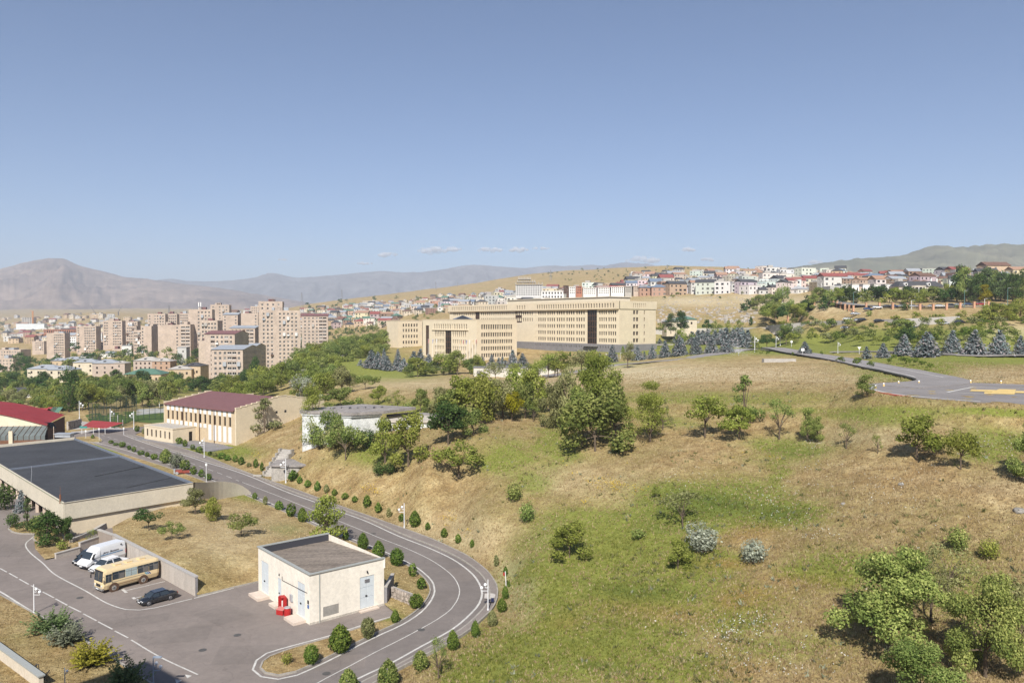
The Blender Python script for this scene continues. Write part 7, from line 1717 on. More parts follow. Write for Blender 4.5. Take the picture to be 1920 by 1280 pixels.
def mansion():
    d = 455; a = P(1685, 562, d); b = P(1768, 562, d); W = b.x-a.x; t = thing('mansion', 'grey stone mansion with a columned bow front and dark dormer roof', 'mansion', (a.x, d, 0)); z0, zt, zr = a.z-6, P(0, 537, d).z, P(0, 526.5, d).z
    ops = gridops(1, W*.28, 2, 1.1, [(zt-4.2, zt-2.1), (zt-8, zt-5.8)]) + gridops(W*.62, W-1, 3, 1.1, [(zt-4.2, zt-2.1), (zt-8, zt-5.8)])
    M_ST = mat('mansion_stone', (.47,.42,.36), .9, .08, .4)
    mb = MB(); facade(mb, (0,0), (1,0), W, z0, zt, ops, .3); mb.quad((0,0,z0),(0,12,z0),(0,12,zt),(0,0,zt)); mb.build('wall', M_ST, t); windows(t, (0,0), (1,0), ops, .3, 'b')
    cx = W*.44; r = 4.2; k = MB(); n = 12; A2 = [(cx + r*math.cos(math.pi+math.pi*i/n), 0 + r*.7*math.sin(math.pi+math.pi*i/n)) for i in range(n+1)]
    k.prism(A2, zt-.6, zt+.5); k.build('bow_cornice', M_ST, t); k = MB(); B2 = [(cx + (x-cx)*.8, y*.8) for x, y in A2]; k.prism(B2, z0, zt-.6); k.build('bow_glazing', M_GLASS, t)
    for i in range(1, n, 2): k = MB(); k.tube((A2[i][0], A2[i][1]+.1, z0), (A2[i][0], A2[i][1]+.1, zt-.6), .3, .26, 8); k.build('column', M_WR, t)
    k = MB(); e = .6; k.quad((-e,-e,zt),(W+e,-e,zt),(W-2.5,3.5,zr),(2.5,3.5,zr)); k.quad((2.5,3.5,zr),(W-2.5,3.5,zr),(W-2.5,9,zr),(2.5,9,zr)); k.poly([(-e,-e,zt),(2.5,3.5,zr),(2.5,9,zr),(-e,12,zt)]); k.poly([(W+e,-e,zt),(W+e,12,zt),(W-2.5,9,zr),(W-2.5,3.5,zr)]); rf = k.build('roof', RFM['dark'], t)
    for x in (W*.16, W*.68): k = MB(); k.tube((x, -.3, zt+1.2), (x, 2.4, zt+1.2), 1.0, 1.0, 10); k.build('dormer', M_WR, rf); k = MB(); k.tube((x, -.4, zt+1.2), (x, -.32, zt+1.2), .6, .6, 10); k.build('round_window', M_GLASS, rf)
    for x in (W*.8, W*.93): k = MB(); k.box(x, x+.7, 4, 4.7, zr-1, zr+1.6); k.build('chimney', M_WR, rf)
mansion()
long_box(1768, 1796, 540, 556, 450, M_CONC, 'plain concrete block right of the grey mansion', cols=3, rows=1)
# large brick row on the skyline at the right
long_box(1668, 1735, 507, 514, 960, M_BRK, 'long brick terrace with pale gables along the ridge', 'terrace', 20, 1)
# blue-roofed pavilion and red-roofed houses picked out of the crowd
for a in [(1478,537,690,'red','cream'),(1509,537,700,'red','cream'),(1545,537,650,'red','white'),(1628,535,640,'blue','tan'),(1486,536,700,'orange tiled','white'),(1785,530,640,'red','tan'),(1850,528,620,'brown','tan'),(1900,532,600,'orange tiled','cream'),(1430,524,800,'flat','white'),(1462,524,820,'flat','white'),(1391,527,800,'flat','pale grey'),(1330,536,760,'flat','white'),(1296,539,770,'orange tiled','white')]:
    house(a[0], a[1], a[2], 3 if a[3] != 'blue' else 2, a[3], a[4], 'standing out in the right-hand quarter', 'prominent houses of the right-hand quarter', phi=.1, full=True, scale=1.25)
def place_houses(nmax):
    HOUSES.sort(key=lambda a: a[0]); byc = {}
    for i, (_, p, phi, v, roof, wcol, jc, lab, group, sc) in enumerate(HOUSES):
        if i < nmax: link('house', simple_house(v, roof), None, p, phi, jc, None, lab, 'house', group, (sc, sc, sc))
        else: byc.setdefault(wcol, []).append((simple_house(v, roof), p, phi, sc))
    for wcol, L in byc.items():
        bm = bmesh.new(); mats_ = [mat('far_wall_'+wcol.replace(' ', '_'), HW[wcol], .92, .1, .6), M_GLASS]; ri = {}
        for me, p, phi, sc in L:
            nf = len(bm.faces); nv = len(bm.verts); bm.from_mesh(me); bm.faces.ensure_lookup_table(); bm.verts.ensure_lookup_table()
            bmesh.ops.transform(bm, matrix=Matrix.Translation(p) @ Matrix.Rotation(phi, 4, 'Z') @ Matrix.Scale(sc, 4), verts=bm.verts[nv:])
            rm = me.materials[1]
            if rm.name not in ri: ri[rm.name] = len(mats_); mats_.append(rm)
            for f in bm.faces[nf:]: f.material_index = {0: 0, 1: ri[rm.name], 2: 1}[f.material_index]
        me = bpy.data.meshes.new('distant_town'); bm.to_mesh(me); bm.free()
        for m in mats_: me.materials.append(m)
        link('distant_town', me, kind='stuff')
place_houses(250)
# pylons on the ridge and poles
def pylon(px, pyb, pyt, d, lab, lattice=True):
    b = P(px, pyb, d); H_ = P(px, pyt, d).z - b.z; t = thing('pylon', lab, 'pylon', (b.x, d, b.z)); k = MB(); r = H_*.09; q = .22 if d > 900 else .1
    for sx in (-1, 1):
        for sy in (-1, 1): k.tube((sx*r, sy*r, 0), (sx*.25, sy*.25, H_), q*1.3, q, 4)
    n = 7
    for i in range(n):
        f0, f1 = i/n, (i+1)/n; a, c = r*(1-f0)+.25*f0, r*(1-f1)+.25*f1
        k.tube((-a,-a,H_*f0), (c,-c,H_*f1), q*.8, q*.8, 4); k.tube((a,-a,H_*f0), (-c,-c,H_*f1), q*.8, q*.8, 4)
    k.build('lattice', mat('galvanised_steel', (.20,.20,.21), .6, 0), t)
    k = MB()
    for f, w in ((.72, .12), (.84, .10), (.95, .07)): k.tube((-H_*w, 0, H_*f), (H_*w, 0, H_*f), q, q, 4)
    k.build('crossarms', mat('galvanised_steel', (.20,.20,.21), .6, 0), t)
pylon(566, 578, 548, 1900, 'lattice pylon on the skyline behind the tallest tower'); pylon(641, 562, 542, 2150, 'lattice pylon above the left end of the hillside town'); pylon(817, 545, 528, 2100, 'small pylon on the ridge line'); pylon(858, 541, 529, 2100, 'tiny pylon on the ridge line right of its neighbour'); pylon(1032.5, 525, 506, 1500, 'biggest pylon standing on the dry hill'); pylon(1251, 506, 496, 1600, 'dark mast on the hilltop'); pylon(317, 590, 572, 900, 'aerial mast among the pink towers')
# ------------------------------------------------------------------ vehicles
M_TYRE = mat('tyre_rubber', (.02,.02,.02), .85, 0); M_RIM = mat('alloy_rim', (.42,.42,.43), .35, 0, metal=.6); M_LAMP = mat('lamp_glass', (.6,.6,.58), .15, 0, spec=.6)
M_TAIL = mat('tail_lamp', (.35,.02,.02), .3, 0); M_CHROME = mat('bright_trim', (.5,.5,.5), .25, 0, metal=.8); M_PLATE = mat('number_plate', (.7,.7,.7), .6, 0)
M_AUTOGL = mat('car_glass', (.03,.04,.05), .08, 0, spec=.6)
def wheel(t, x, y, r, w, rimm=None):
    k = MB(); k.tube((0,-w/2,0), (0,w/2,0), r, r, 18); o = k.build('wheel', M_TYRE, t, loc=(x, y, r))
    s = 1 if y > 0 else -1
    k = MB(); k.tube((0, s*w*.5, 0), (0, s*(w*.5+.015), 0), r*.62, r*.58, 14)
    k.build('rim', rimm or M_RIM, o)
    k = MB()
    for i in range(5): a = i*6.283/5; k.tube((0, s*(w*.5+.02), 0), (math.cos(a)*r*.5, s*(w*.5+.02), math.sin(a)*r*.5), .045, .03, 4)
    k.tube((0, s*(w*.5), 0), (0, s*(w*.5+.04), 0), .07, .06, 8); k.build('spokes', mat('dark_rim', (.10,.10,.105), .5, 0), o)
def loft(st, ring=None):
    """st: (x, z0, z1, half width, tumble) stations -> closed body"""
    mb = MB(); n = 0
    for x, z0, z1, w, tb in st:
        h_ = z1-z0; pr_ = [(-w*.86, z0), (-w, z0+h_*.22), (-w, z0+h_*.62), (-w*(1-tb*.5), z0+h_*.88), (-w*(1-tb), z1), (w*(1-tb), z1), (w*(1-tb*.5), z0+h_*.88), (w, z0+h_*.62), (w, z0+h_*.22), (w*.86, z0)]
        mb.v += [(x, a, b) for a, b in pr_]; n = len(pr_)
    for i in range(len(st)-1):
        for k in range(n): a = i*n+k; b = i*n+(k+1) % n; mb.f.append((a, b, b+n, a+n)); mb.m.append(0)
    mb.f.append(tuple(range(n))); mb.m.append(0); mb.f.append(tuple(reversed(range((len(st)-1)*n, len(st)*n)))); mb.m.append(0)
    return mb
def place_vehicle(t, fw, rw, wb, x_f, ynear):
    """front / rear near-side wheel contact points in the world"""
    d = (fw - rw); s = d.length / wb; ang = math.atan2(d.y, d.x); d.normalize(); left = Vector((-d.y, d.x, 0))
    c = fw - d*x_f*s - left*ynear*s; t.location = (c.x, c.y, 0); t.rotation_euler = (0, 0, ang); t.scale = (s, s, s); return s
def car(t, colm, L=4.6, wb=2.72, w=.88, roof=1.42, hood=.86, trunk=.98, silver=False, hatch=False):
    xf = wb/2; fo = (L-wb)*.46; ro = (L-wb)*.54; X0, X1 = -wb/2-ro, wb/2+fo
    body = loft([(X0,.34,.72,w*.82,.1),(X0+.08,.26,.90,w*.93,.1),(X0+.5,.22,trunk,w,.12),(-wb/2+.5,.2,trunk-.02,w*1.01,.12),(0,.2,.93,w*1.01,.1),(xf-.35,.2,.92,w,.1),(xf+.25,.22,hood,w*.98,.14),(X1-.25,.24,hood-.12,w*.92,.16),(X1-.04,.27,.62,w*.84,.12),(X1,.34,.55,w*.76,.1)])
    b = body.build('body', colm, t, smooth=True)
    # cabin
    rx0, rx1 = (-wb/2+.35, xf-.85) if not hatch else (-wb/2-.35, xf-.7); bx0, bx1 = (-wb/2-.25, xf-.12) if not hatch else (-wb/2-.7, xf+.1)
    zb = .90; wr = w*.70; wb_ = w*.93
    def q(x, y, z): return (x, y, z)
    k = MB(); k.poly([q(rx0,-wr,roof),q(rx1,-wr,roof-.03),q(rx1,wr,roof-.03),q(rx0,wr,roof)]); k.poly([q(rx0,-wr,roof),q(rx0,wr,roof),q(rx0-.12,wr,roof-.05),q(rx0-.12,-wr,roof-.05)]); k.poly([q(rx1,-wr,roof-.03),q(rx1+.1,-wr,roof-.08),q(rx1+.1,wr,roof-.08),q(rx1,wr,roof-.03)])
    for s in (-1, 1):
        k.poly([q(rx0-.12,s*wr,roof-.05),q(rx1+.1,s*wr,roof-.08),q(rx1+.08,s*(wr+.03),roof-.14),q(rx0-.1,s*(wr+.03),roof-.11)])
        for x0, x1, a0, a1 in ((rx0-.12, rx0+.02, bx0, bx0+.3), (-.12, .0, -.16, -.02), (rx1+.02, rx1+.1, bx1-.1, bx1)):
            k.poly([q(x0,s*(wr+.015),roof-.1),q(x1,s*(wr+.015),roof-.1),q(a1,s*(wb_+.015),zb),q(a0,s*(wb_+.015),zb)])
    k.build('roof', colm, t)
    k = MB(); k.poly([q(bx1,-wb_*.93,zb-.02),q(bx1,wb_*.93,zb-.02),q(rx1+.1,wr*.97,roof-.09),q(rx1+.1,-wr*.97,roof-.09)]); k.build('windscreen', M_AUTOGL, t)
    k = MB(); k.poly([q(bx0,-wb_*.93,zb),q(bx0,wb_*.93,zb),q(rx0-.12,wr*.97,roof-.06),q(rx0-.12,-wr*.97,roof-.06)]); k.build('rear_window', M_AUTOGL, t)
    for s in (-1, 1):
        for x0, x1, a0, a1 in ((rx0-.1, -.10, bx0+.1, -.12), (-.02, rx1+.06, 0, bx1-.06)):
            k = MB(); k.poly([q(x0,s*(wr+.0),roof-.09),q(x1,s*(wr+.0),roof-.1),q(a1,s*(wb_),zb),q(a0,s*wb_,zb)]); k.build('side_window', M_AUTOGL, t)
        for x in (-wb/2, xf): wheel(t, x, s*(w-.09), .32, .2)
        for x in (-wb/2, xf): k = MB(); k.tube((x, s*(w-.03), .33), (x, s*(w+.012), .33), .385, .385, 16); k.build('wheel_arch', M_DARK, b)
        k = MB(); k.box(X1-.20, X1-.03, s*w*.52-.16, s*w*.52+.16, .56, .69); k.build('headlight', M_LAMP, t)
        k = MB(); k.box(X0-.01, X0+.1, s*w*.62-.2, s*w*.62+.2, .66, .84); k.build('tail_light', M_TAIL, t)
        k = MB(); k.box(bx1-.35, bx1-.18, s*(w+.02)-.02*s, s*(w+.18), .94, 1.06); k.build('mirror', colm, t)
        for x in (-.55, .35): k = MB(); k.box(x, x+.16, s*(w*1.0)-.01, s*(w*1.015)+.01, .74, .78); k.build('door_handle', colm, t)
    k = MB(); k.box(X1-.05, X1+.02, -.3, .3, .44, .56); k.build('number_plate', M_PLATE, t); k = MB(); k.box(X1-.04, X1+.01, -.35, .35, .58, .68); k.build('grille', M_DARK, t)
M_BLK = mat('black_car_paint', (.012,.014,.018), .22, 0, spec=.6, coat=.8); M_WCAR = mat('white_car_paint', (.72,.72,.72), .3, 0, spec=.5, coat=.5)
t = thing('parked_car', 'black sedan parked nearest the yard in front of the bus', 'car'); car(t, M_BLK); place_vehicle(t, F(279.5,1135.5), F(320,1124.5), 2.72, 1.36, .88)
t = thing('parked_car', 'white sedan squeezed between the white van and the yellow bus', 'car'); car(t, M_WCAR, roof=1.45); place_vehicle(t, F(187,1078), F(240,1061), 2.72*1.25, 1.36*1.25, .88); t.scale = (1.0,)*3
t = thing('parked_car', 'black car almost hidden behind the white van by the low wall', 'car'); car(t, M_BLK, roof=1.62, hatch=True); place_vehicle(t, F(163,1061), F(206,1046), 2.72*1.1, 1.36, .88); t.scale = (1.0,)*3
def text_obj(s, size, m, parent, loc, rot, shear=.3):
    cu = bpy.data.curves.new('lettering', 'FONT'); cu.body = s; cu.size = size; cu.shear = shear; cu.extrude = .004; cu.materials.append(m)
    o = bpy.data.objects.new('lettering', cu); COL.objects.link(o); bpy.context.view_layer.update(); me = bpy.data.meshes.new_from_object(o); bpy.data.objects.remove(o); o = bpy.data.objects.new('lettering', me); COL.objects.link(o); o.parent = parent; o.location = loc; o.rotation_euler = rot; return o
def bus():
    t = thing('parked_bus', 'small cream-yellow bus with curtained windows parked against the tall wall', 'bus')
    M_BUS = mat('cream_bus_paint', (.70,.55,.32), .4, .04, 2, spec=.4, coat=.3); wb, w, hh = 3.6, 1.25, 2.9; xf = wb/2; X1 = xf+1.25; X0 = -wb/2-2.1
    b = loft([(X0,.6,2.45,w*.84,.12),(X0+.08,.5,2.66,w*.94,.16),(X0+.35,.42,2.78,w,.2),(-1,.42,hh-.08,w,.2),(1.5,.42,hh-.08,w,.2),(X1-.5,.42,2.82,w,.2),(X1-.12,.42,2.66,w*.95,.16),(X1-.02,.46,1.3,w*.88,.06),(X1,.5,1.2,w*.84,.05)])
    body = b.build('body', M_BUS, t, smooth=False)
    # front: windscreen in two panes, grille, bumper, lights
    for s in (-1, 1):
        k = MB(); y0, y1 = (.03, 1.0) if s > 0 else (-1.0, -.03); k.poly([(X1+.015,y0,1.35),(X1+.015,y1,1.35),(X1-.10,y1*.97,2.45),(X1-.10,y0*.97,2.45)]); k.build('windscreen', M_AUTOGL, t)
        k = MB(); k.tube((X1-.0,s*.82,.85),(X1+.05,s*.82,.85),.14,.13,12); k.build('headlight', M_LAMP, t)
        k = MB(); k.tube((X1-.1,s*1.2,2.1),(X1+.25,s*1.38,1.95),.025); k.box(X1+.18,X1+.26,s*1.38-.09,s*1.38+.09,1.55,1.95); k.build('mirror', M_DARK, t)
        k = MB(); k.box(X0-.02,X0+.1,s*.95-.1,s*.95+.1,.9,1.2); k.build('tail_light', M_TAIL, t)
    k = MB(); k.box(X1,X1+.04,-.5,.5,.72,1.05); k.build('grille', M_DARK, t); k = MB(); k.box(X1-.1,X1+.14,-1.15,1.15,.40,.60); k.build('bumper', M_CHROME, t); k = MB(); k.box(X1+.14,X1+.16,-.28,.28,.44,.56); k.build('number_plate', M_PLATE, t)
    k = MB(); k.box(X1-.16,X1-.02,-1.0,1.0,2.5,2.62); k.build('destination_strip', M_DARK, t)
    # side windows
    CUR = mat('curtain', (.16,.15,.14), .7, .25, 9, stretch=(6,6,.2))
    for s in (-1, 1):
        y = s*(w+.005)
        sp = [(X1-.95, X1-.30, 1.28, 2.2, 0), (X1-2.55, X1-1.12, 1.45, 2.32, 1), (X1-4.05, X1-2.68, 1.45, 2.32, 2), (X1-5.5, X1-4.18, 1.45, 2.32, 1), (X1-6.75, X1-5.62, 1.45, 2.32, 1)]
        for x0, x1, z0, z1, kd in sp:
            k = MB(); k.box(x0, x1, y-.01*s if s > 0 else y, y if s > 0 else y+.01, z0, z1); k.box(x0-.04, x1+.04, y-.005*s, y-.004*s, z0-.04, z1+.04); wd = k.build('window', M_AUTOGL if kd != 2 else mat('bright_curtain', (.35,.42,.42), .5, .15, 5), t)
            k = MB(); k.box((x0+x1)/2-.02, (x0+x1)/2+.02, y-.012*s, y+.012*s, z0, z1); k.box(x0, x1, y-.012*s, y+.012*s, z0+(z1-z0)*.68, z0+(z1-z0)*.68+.03); k.build('window_bar', M_CHROME, wd)
            if kd == 1: k = MB(); k.box(x0+.05, x0+(x1-x0)*.45, y-.004*s, y+.008*s, z0+.02, z1-.3); k.build('curtain', CUR, wd)
        for z, m_ in ((1.16, mat('grey_stripe', (.25,.22,.18), .6, 0)), (.74, mat('brown_stripe', (.20,.10,.05), .6, 0))):
            k = MB(); k.box(X0+1.6, X1-1.0, y-.01*s, y+.006*s, z, z+.06); k.build('side_stripe', m_, t)
        for i, c in enumerate([(.10,.35,.45),(.08,.22,.45),(.04,.09,.25)]):
            k = MB(); x = X0+1.15+.22*i*-1+.4; k.poly([(x,y+.012*s,1.05),(x+.16,y+.012*s,1.05),(x+.42,y+.012*s,1.38),(x+.26,y+.012*s,1.38)]); k.build('blue_slash', mat('slash_%d' % i if False else 'blue_slash_' + 'abc'[i], c, .5, 0), t)
        for x in (-wb/2, xf):
            k = MB(); k.tube((x, s*(w-.04), .5), (x, s*(w+.015), .5), .60, .60, 18); k.build('wheel_arch', mat('arch_brown', (.10,.06,.04), .7, 0), body); wheel(t, x, s*(w-.14), .47, .30, mat('dusty_rim', (.35,.33,.30), .6, 0))
        k = MB(); k.box(X1-1.08, X1-1.05, y-.004*s, y+.008*s, .6, 2.3); k.build('door_seam', M_DARK, t)
    for x in (X1-2.2, X1-3.6, X1-5.2): k = MB(); k.box(x-.35, x+.35, -.4, .4, hh-.1, hh+.02); k.box(x-.38, x+.38, -.43, .43, hh+.02, hh+.06); k.build('roof_hatch', M_BUS, t)
    place_vehicle(t, F(214,1108.5), F(269,1093.5), wb, xf, w)
bus()
def van():
    t = thing('parked_van', 'white high-roofed delivery van with a blue stripe and dark lettering', 'van'); wb, w = 3.4, 1.0; xf = wb/2; X1 = xf+.95; X0 = -wb/2-1.15; hh = 2.55
    b = loft([(X0,.42,hh-.12,w*.93,.16),(X0+.1,.38,hh,w*.97,.14),(-.4,.36,hh,w,.12),(xf-1.0,.36,hh-.02,w,.14),(xf-.75,.36,hh-.12,w,.2),(xf-.15,.36,2.0,w,.28),(xf+.35,.36,1.28,w*.99,.18),(X1-.2,.36,1.08,w*.93,.16),(X1,.42,.9,w*.82,.1)])
    body = b.build('body', M_WCAR, t, smooth=False)
    k = MB(); k.poly([(xf+.36,-.86,1.30),(xf+.36,.86,1.30),(xf-.16,.74,2.03),(xf-.16,-.74,2.03)]); k.xform(Matrix.Translation((.02,0,.02))); k.build('windscreen', M_AUTOGL, t)
    for s in (-1, 1):
        y = s*(w+.008); k = MB(); k.poly([(xf-.85,y,1.3),(xf+.25,y,1.3),(xf-.08,s*(w-.1),1.88),(xf-.85,s*(w-.06),1.9)]); k.build('side_window', M_AUTOGL, t)
        k = MB(); k.box(X1-.25,X1-.04,s*.68-.15,s*.68+.15,.82,1.02); k.build('headlight', M_LAMP, t); k = MB(); k.box(xf+.05,xf+.2,s*1.05-.03,s*1.28,1.28,1.6); k.build('mirror', M_DARK, t)
        k = MB(); k.box(X0-.01,X0+.05,s*.9-.07,s*.9+.07,1.0,1.5); k.build('tail_light', M_TAIL, t)
        for x in (-wb/2, xf): k = MB(); k.tube((x, s*(w-.03), .36), (x, s*(w+.012), .36), .42, .42, 16); k.build('wheel_arch', M_DARK, body); wheel(t, x, s*(w-.1), .34, .22)
        k = MB(); k.box(X0+.5, xf-1.0, y-.01*s, y+.006*s, 1.40, 1.50); k.build('blue_stripe', mat('van_blue', (.10,.25,.42), .5, 0), t)
        k = MB(); k.box(X0+.6, X0+.8, y-.01*s, y+.01*s, 2.18, 2.36); k.build('black_square', M_DARK, t)
        k = MB(); k.box(xf-.95, xf-.93, y-.004*s, y+.006*s, .5, 2.1); k.build('door_seam', M_DARK, t)
    text_obj('Jerry  Business', .36, M_DARK, t, (xf-1.35, w+.012, 1.62), (math.pi/2, 0, math.pi))
    k = MB(); k.box(X1-.05, X1+.05, -.85, .85, .40, .62); k.build('bumper', M_DARK, t); k = MB(); k.box(X1+.05, X1+.07, -.26, .26, .46, .58); k.build('number_plate', M_PLATE, t)
    place_vehicle(t, F(175,1067), F(222,1053), wb, xf, w); t.scale = (.97, .97, .95)
van()
# wreck / garden machine in the strip
q = F(341, 889); t = thing('scrap_machine', 'rusty red scrap machine lying in the strip beside the dark flat roof', 'scrap', (q.x, q.y, .1), .4)
k = MB(); k.box(-1.2,.1,-.5,.5,.3,.8); k.box(.1,1.4,-.45,.45,.2,.6); k.build('red_body', mat('rusty_red', (.30,.07,.05), .7, .25, 3), t); k = MB(); k.box(-1.5,-1.2,-.6,.6,.2,1.0); k.tube((-.9,-.6,.3),(-.9,.6,.3),.3,.3,10); k.build('grey_frame', M_METAL, t)

# ------------------------------------------------------------------ globe lamp posts
M_POST = mat('white_post_paint', (.66,.66,.67), .5, 0); M_GLOBE = mat('lamp_globe', (.82,.82,.82), .3, 0, spec=.5)
def globe_lamp(px, py, hp, lab, side=-1, globes=2, head=False, group='globe lamp posts along the road', m=None, pos=None, rz=0):
    q = pos or surf(px, py)
    if q is None: return
    H_ = hp*q.y/FOC; t = thing('street_lamp', lab, 'street lamp', q, rz, group); m = m or M_POST; s = H_/3.3
    k = MB(); k.tube((0,0,-.1), (0,0,H_), .065*s, .05*s, 8); k.tube((0,0,-.1),(0,0,.25*s),.12*s,.1*s,8); k.build('pole', m, t)
    for i in range(globes):
        x = side*(.28 + .38*i)*s; z = H_*(.84 - .10*i) if globes > 1 else H_*.88
        k = MB(); k.tube((0,0,z-.32*s), (x,0,z-.32*s), .03*s, .03*s, 5); k.tube((x,0,z-.32*s), (x,0,z-.15*s), .03*s, .05*s, 5); k.build('bracket', m, t)
        k = MB(); k.ball((x,0,z), .17*s, 10); k.build('globe', M_GLOBE, t, smooth=True)
    if head: k = MB(); k.box(.0,.75*s,-.12*s,.12*s,H_-.02,H_+.06); k.build('flood_head', m, t)
for a in [(915,1145,60,'globe lamp with two white globes on the outer pavement of the road bend'),(758,990,48,'globe lamp on the dry slope above the straight of the road'),(536,905,46,'globe lamp beside the broken stair'),(383,858,38,'globe lamp in front of the striped hall'),(207,802,36,'globe lamp at the corner of the sports pitch'),(251,804,34,'globe lamp by the road junction near the striped hall'),(64,1150,56,'globe lamp at the edge of the front lawn near the left frame edge')]:
    globe_lamp(a[0], a[1], a[2], a[3], side=1 if a[0] in (64, 207) else -1)
globe_lamp(149, 785, 34, 'floodlight mast with two lamps beside the tallest garden poplar', side=1)
M_BLP = mat('blue_grey_post', (.26,.31,.38), .5, 0)
globe_lamp(288, 1300, 70, 'lamp post with a flat lamp head in the shadow at the bottom edge', side=1, head=True, m=M_BLP); globe_lamp(122, 1300, 50, 'lamp post with one globe low at the bottom edge', side=1, globes=1, m=M_BLP)
q = F(73, 1276); t = thing('camera_post', 'short dark post with a hooked camera by the boundary wall', 'camera post', (q.x, q.y, .1)); k = MB(); k.tube((0,0,0),(0,0,1.3),.03); k.tube((0,0,1.3),(-.22,0,1.35),.03); k.build('post', M_DARK, t); k = MB(); k.ball((-.25,0,1.2),.1,8); k.build('camera', M_DARK, t)
q = F(76, 1275); t = thing('pole', 'short dark leaning pole beside the camera post', 'pole', (q.x+.2, q.y, .1)); k = MB(); k.tube((0,0,0),(.45,.2,.7),.05); k.build('pole', M_DARK, t)
for a in [(186,826,24,'white post with a small sign at the traffic island'),(387,906,38,'white sign post at the end of the planted strip'),(232,815,14,'short marker post by the pitch'),(161,822,16,'thin post on the traffic island')]:
    q = surf(a[0], a[1]); H_ = a[2]*q.y/FOC; t = thing('sign_post', a[3], 'sign post', q); k = MB(); k.tube((0,0,0),(0,0,H_),.05); k.build('post', M_POST, t); k = MB(); k.box(-.18,.18,-.04,-.01,H_-.45,H_); k.build('sign', M_WHITE, t)
# long white pole with red lamp at the bend, dark-blue floodlights and the pale spilt patch
q = surf(949, 1101); t = thing('marker_pole', 'leaning white pole with a small red marker behind the road bend', 'pole', q, 0); H_ = 31*q.y/FOC; k = MB(); k.tube((0,0,0),(-.1,0,H_),.05,.05,6); k.build('pole', M_WHITE, t); k = MB(); k.tube((-.25,0,H_*.75),(-.25,0,H_*.92),.1,.1,8); k.build('marker', M_REDP, t)
q = F(919, 1132); t = thing('floodlight', 'small dark blue floodlight pair at the foot of the bend lamp', 'floodlight', (q.x, q.y, .12)); k = MB(); k.box(-.35,-.1,-.1,.15,.1,.35); k.build('left_lamp' if False else 'lamp_head', mat('navy_enamel', (.02,.025,.07), .4, 0), t); k = MB(); k.box(.1,.4,-.1,.15,.2,.5); k.build('lamp_head', mat('navy_enamel', (.02,.025,.07), .4, 0), t); k = MB(); k.box(-.3,.35,.0,.06,0,.12); k.build('bracket', M_DARK, t)
mb = MB(); pp = [F(x, y, .125) for x, y in [(909,1112),(920,1111),(929,1113),(928,1119),(918,1122),(908,1121)]]; mb.poly([(p.x, p.y, .125) for p in pp]); mb.build('pavement_stain', mat('pale_dust', (.52,.48,.44), .9, .2, 3), kind='structure')
# posts and signs of the plateau
for a in [(1571,662,21,'white globe lamp on the lawn beyond the plateau junction'),(1455,653,24,'white lamp post right of the sprinkler'),(1463,648,24,'thin white post beside the lamp right of the sprinkler'),(1415,660,30,'white post at the left bend of the plateau road'),(1136,676,14,'white lamp behind the biggest tree clump'),(1163,672,14,'white lamp before the grey plinth')]:
    globe_lamp(a[0], a[1], a[2], a[3], globes=2, side=1, group='lamp posts of the plateau road')
for a in [(1505,668,15,'square'),(1611,664,14,'triangle'),(1484,650,11,'round')]:
    q = surf(a[0], a[1]); 
    if q is None: continue
    H_ = a[2]*q.y/FOC; t = thing('road_sign', f'white {a[3]} road sign seen at the plateau junction', 'road sign', q); k = MB(); k.tube((0,0,0),(0,0,H_),.07); k.build('post', M_POST, t); k = MB()
    if a[3] == 'square': k.box(-.55,.55,-.08,-.02,H_-.9,H_)
    elif a[3] == 'round': k.tube((0,-.08,H_-.3),(0,-.02,H_-.3),.5,.5,12)
    else: k.prism([(-.65,0),(.65,0),(0,-.02)], H_-.1, H_); k.poly([(-.6,-.05,H_),(.6,-.05,H_),(0,-.05,H_-1.0)])
    k.build('sign_plate', M_WHITE, t)
for i, (x, y) in enumerate([(1642,727),(1657,723),(1685,719),(1723,718),(1820,717),(1877,718)]):
    q = F(x, y+1, 19.5); t = thing('helipad_light', ['small yellow edge light at the left rim of the helipad','small yellow edge light second from the left rim','edge light left of the road mouth','edge light in the road mouth of the helipad','edge light behind the yellow helipad mark','farthest right edge light of the helipad'][i], 'edge light', (q.x, q.y, 19.45), 0, 'edge lights of the helipad'); k = MB(); k.tube((0,0,0),(0,0,.4),.16,.12,8); k.build('base', M_YEL, t); k = MB(); k.ball((0,0,.48),.13,8); k.build('lamp', M_GLOBE, t)
# sprinkler with its spray
q = surf(1385, 667)
if q:
    t = thing('sprinkler', 'sprinkler throwing a fan of white spray over the lawn before the spruces', 'sprinkler', q); k = MB(); k.tube((0,0,0),(0,0,.8),.08); k.build('riser', M_METAL, t)
    rg = np.random.default_rng(3); PL = []
    for j in range(2600):
        a = rg.choice([2.1, 2.6, .9, .5, 1.7]) + rg.normal()*.12; v = rg.uniform(5, 10.5); tt = rg.random()*1.5; x = math.cos(a)*v*tt*.5; z = .8 + math.sin(abs(a))*v*tt - 4.9*tt*tt
        if z > 0: PL.append((x, rg.normal()*.5, z))
    V, Fq, A_ = leafcloud(np.array(PL), .075, rg); link('spray', mesh_np('spray', V, Fq, [mat('water_spray', (.85,.87,.9), .2, 0)]), t, kind='stuff')
# stone edge by the junction
q = G(1462, 679); 
if q: t = thing('stone_basin', 'long low grey stone basin beside the plateau road', 'stone basin', q, .06); k = MB(); k.box(-5,4.5,-.9,-.6,0,1.0); k.box(-5,4.5,.6,.9,0,1.0); k.box(-5,-4.7,-.6,.6,0,1.0); k.box(4.2,4.5,-.6,.6,0,1.0); k.build('rim', M_CONC, t); k = MB(); k.box(-4.7,4.2,-.6,.6,0,.4); k.build('floor_slab', M_GREYST, t)

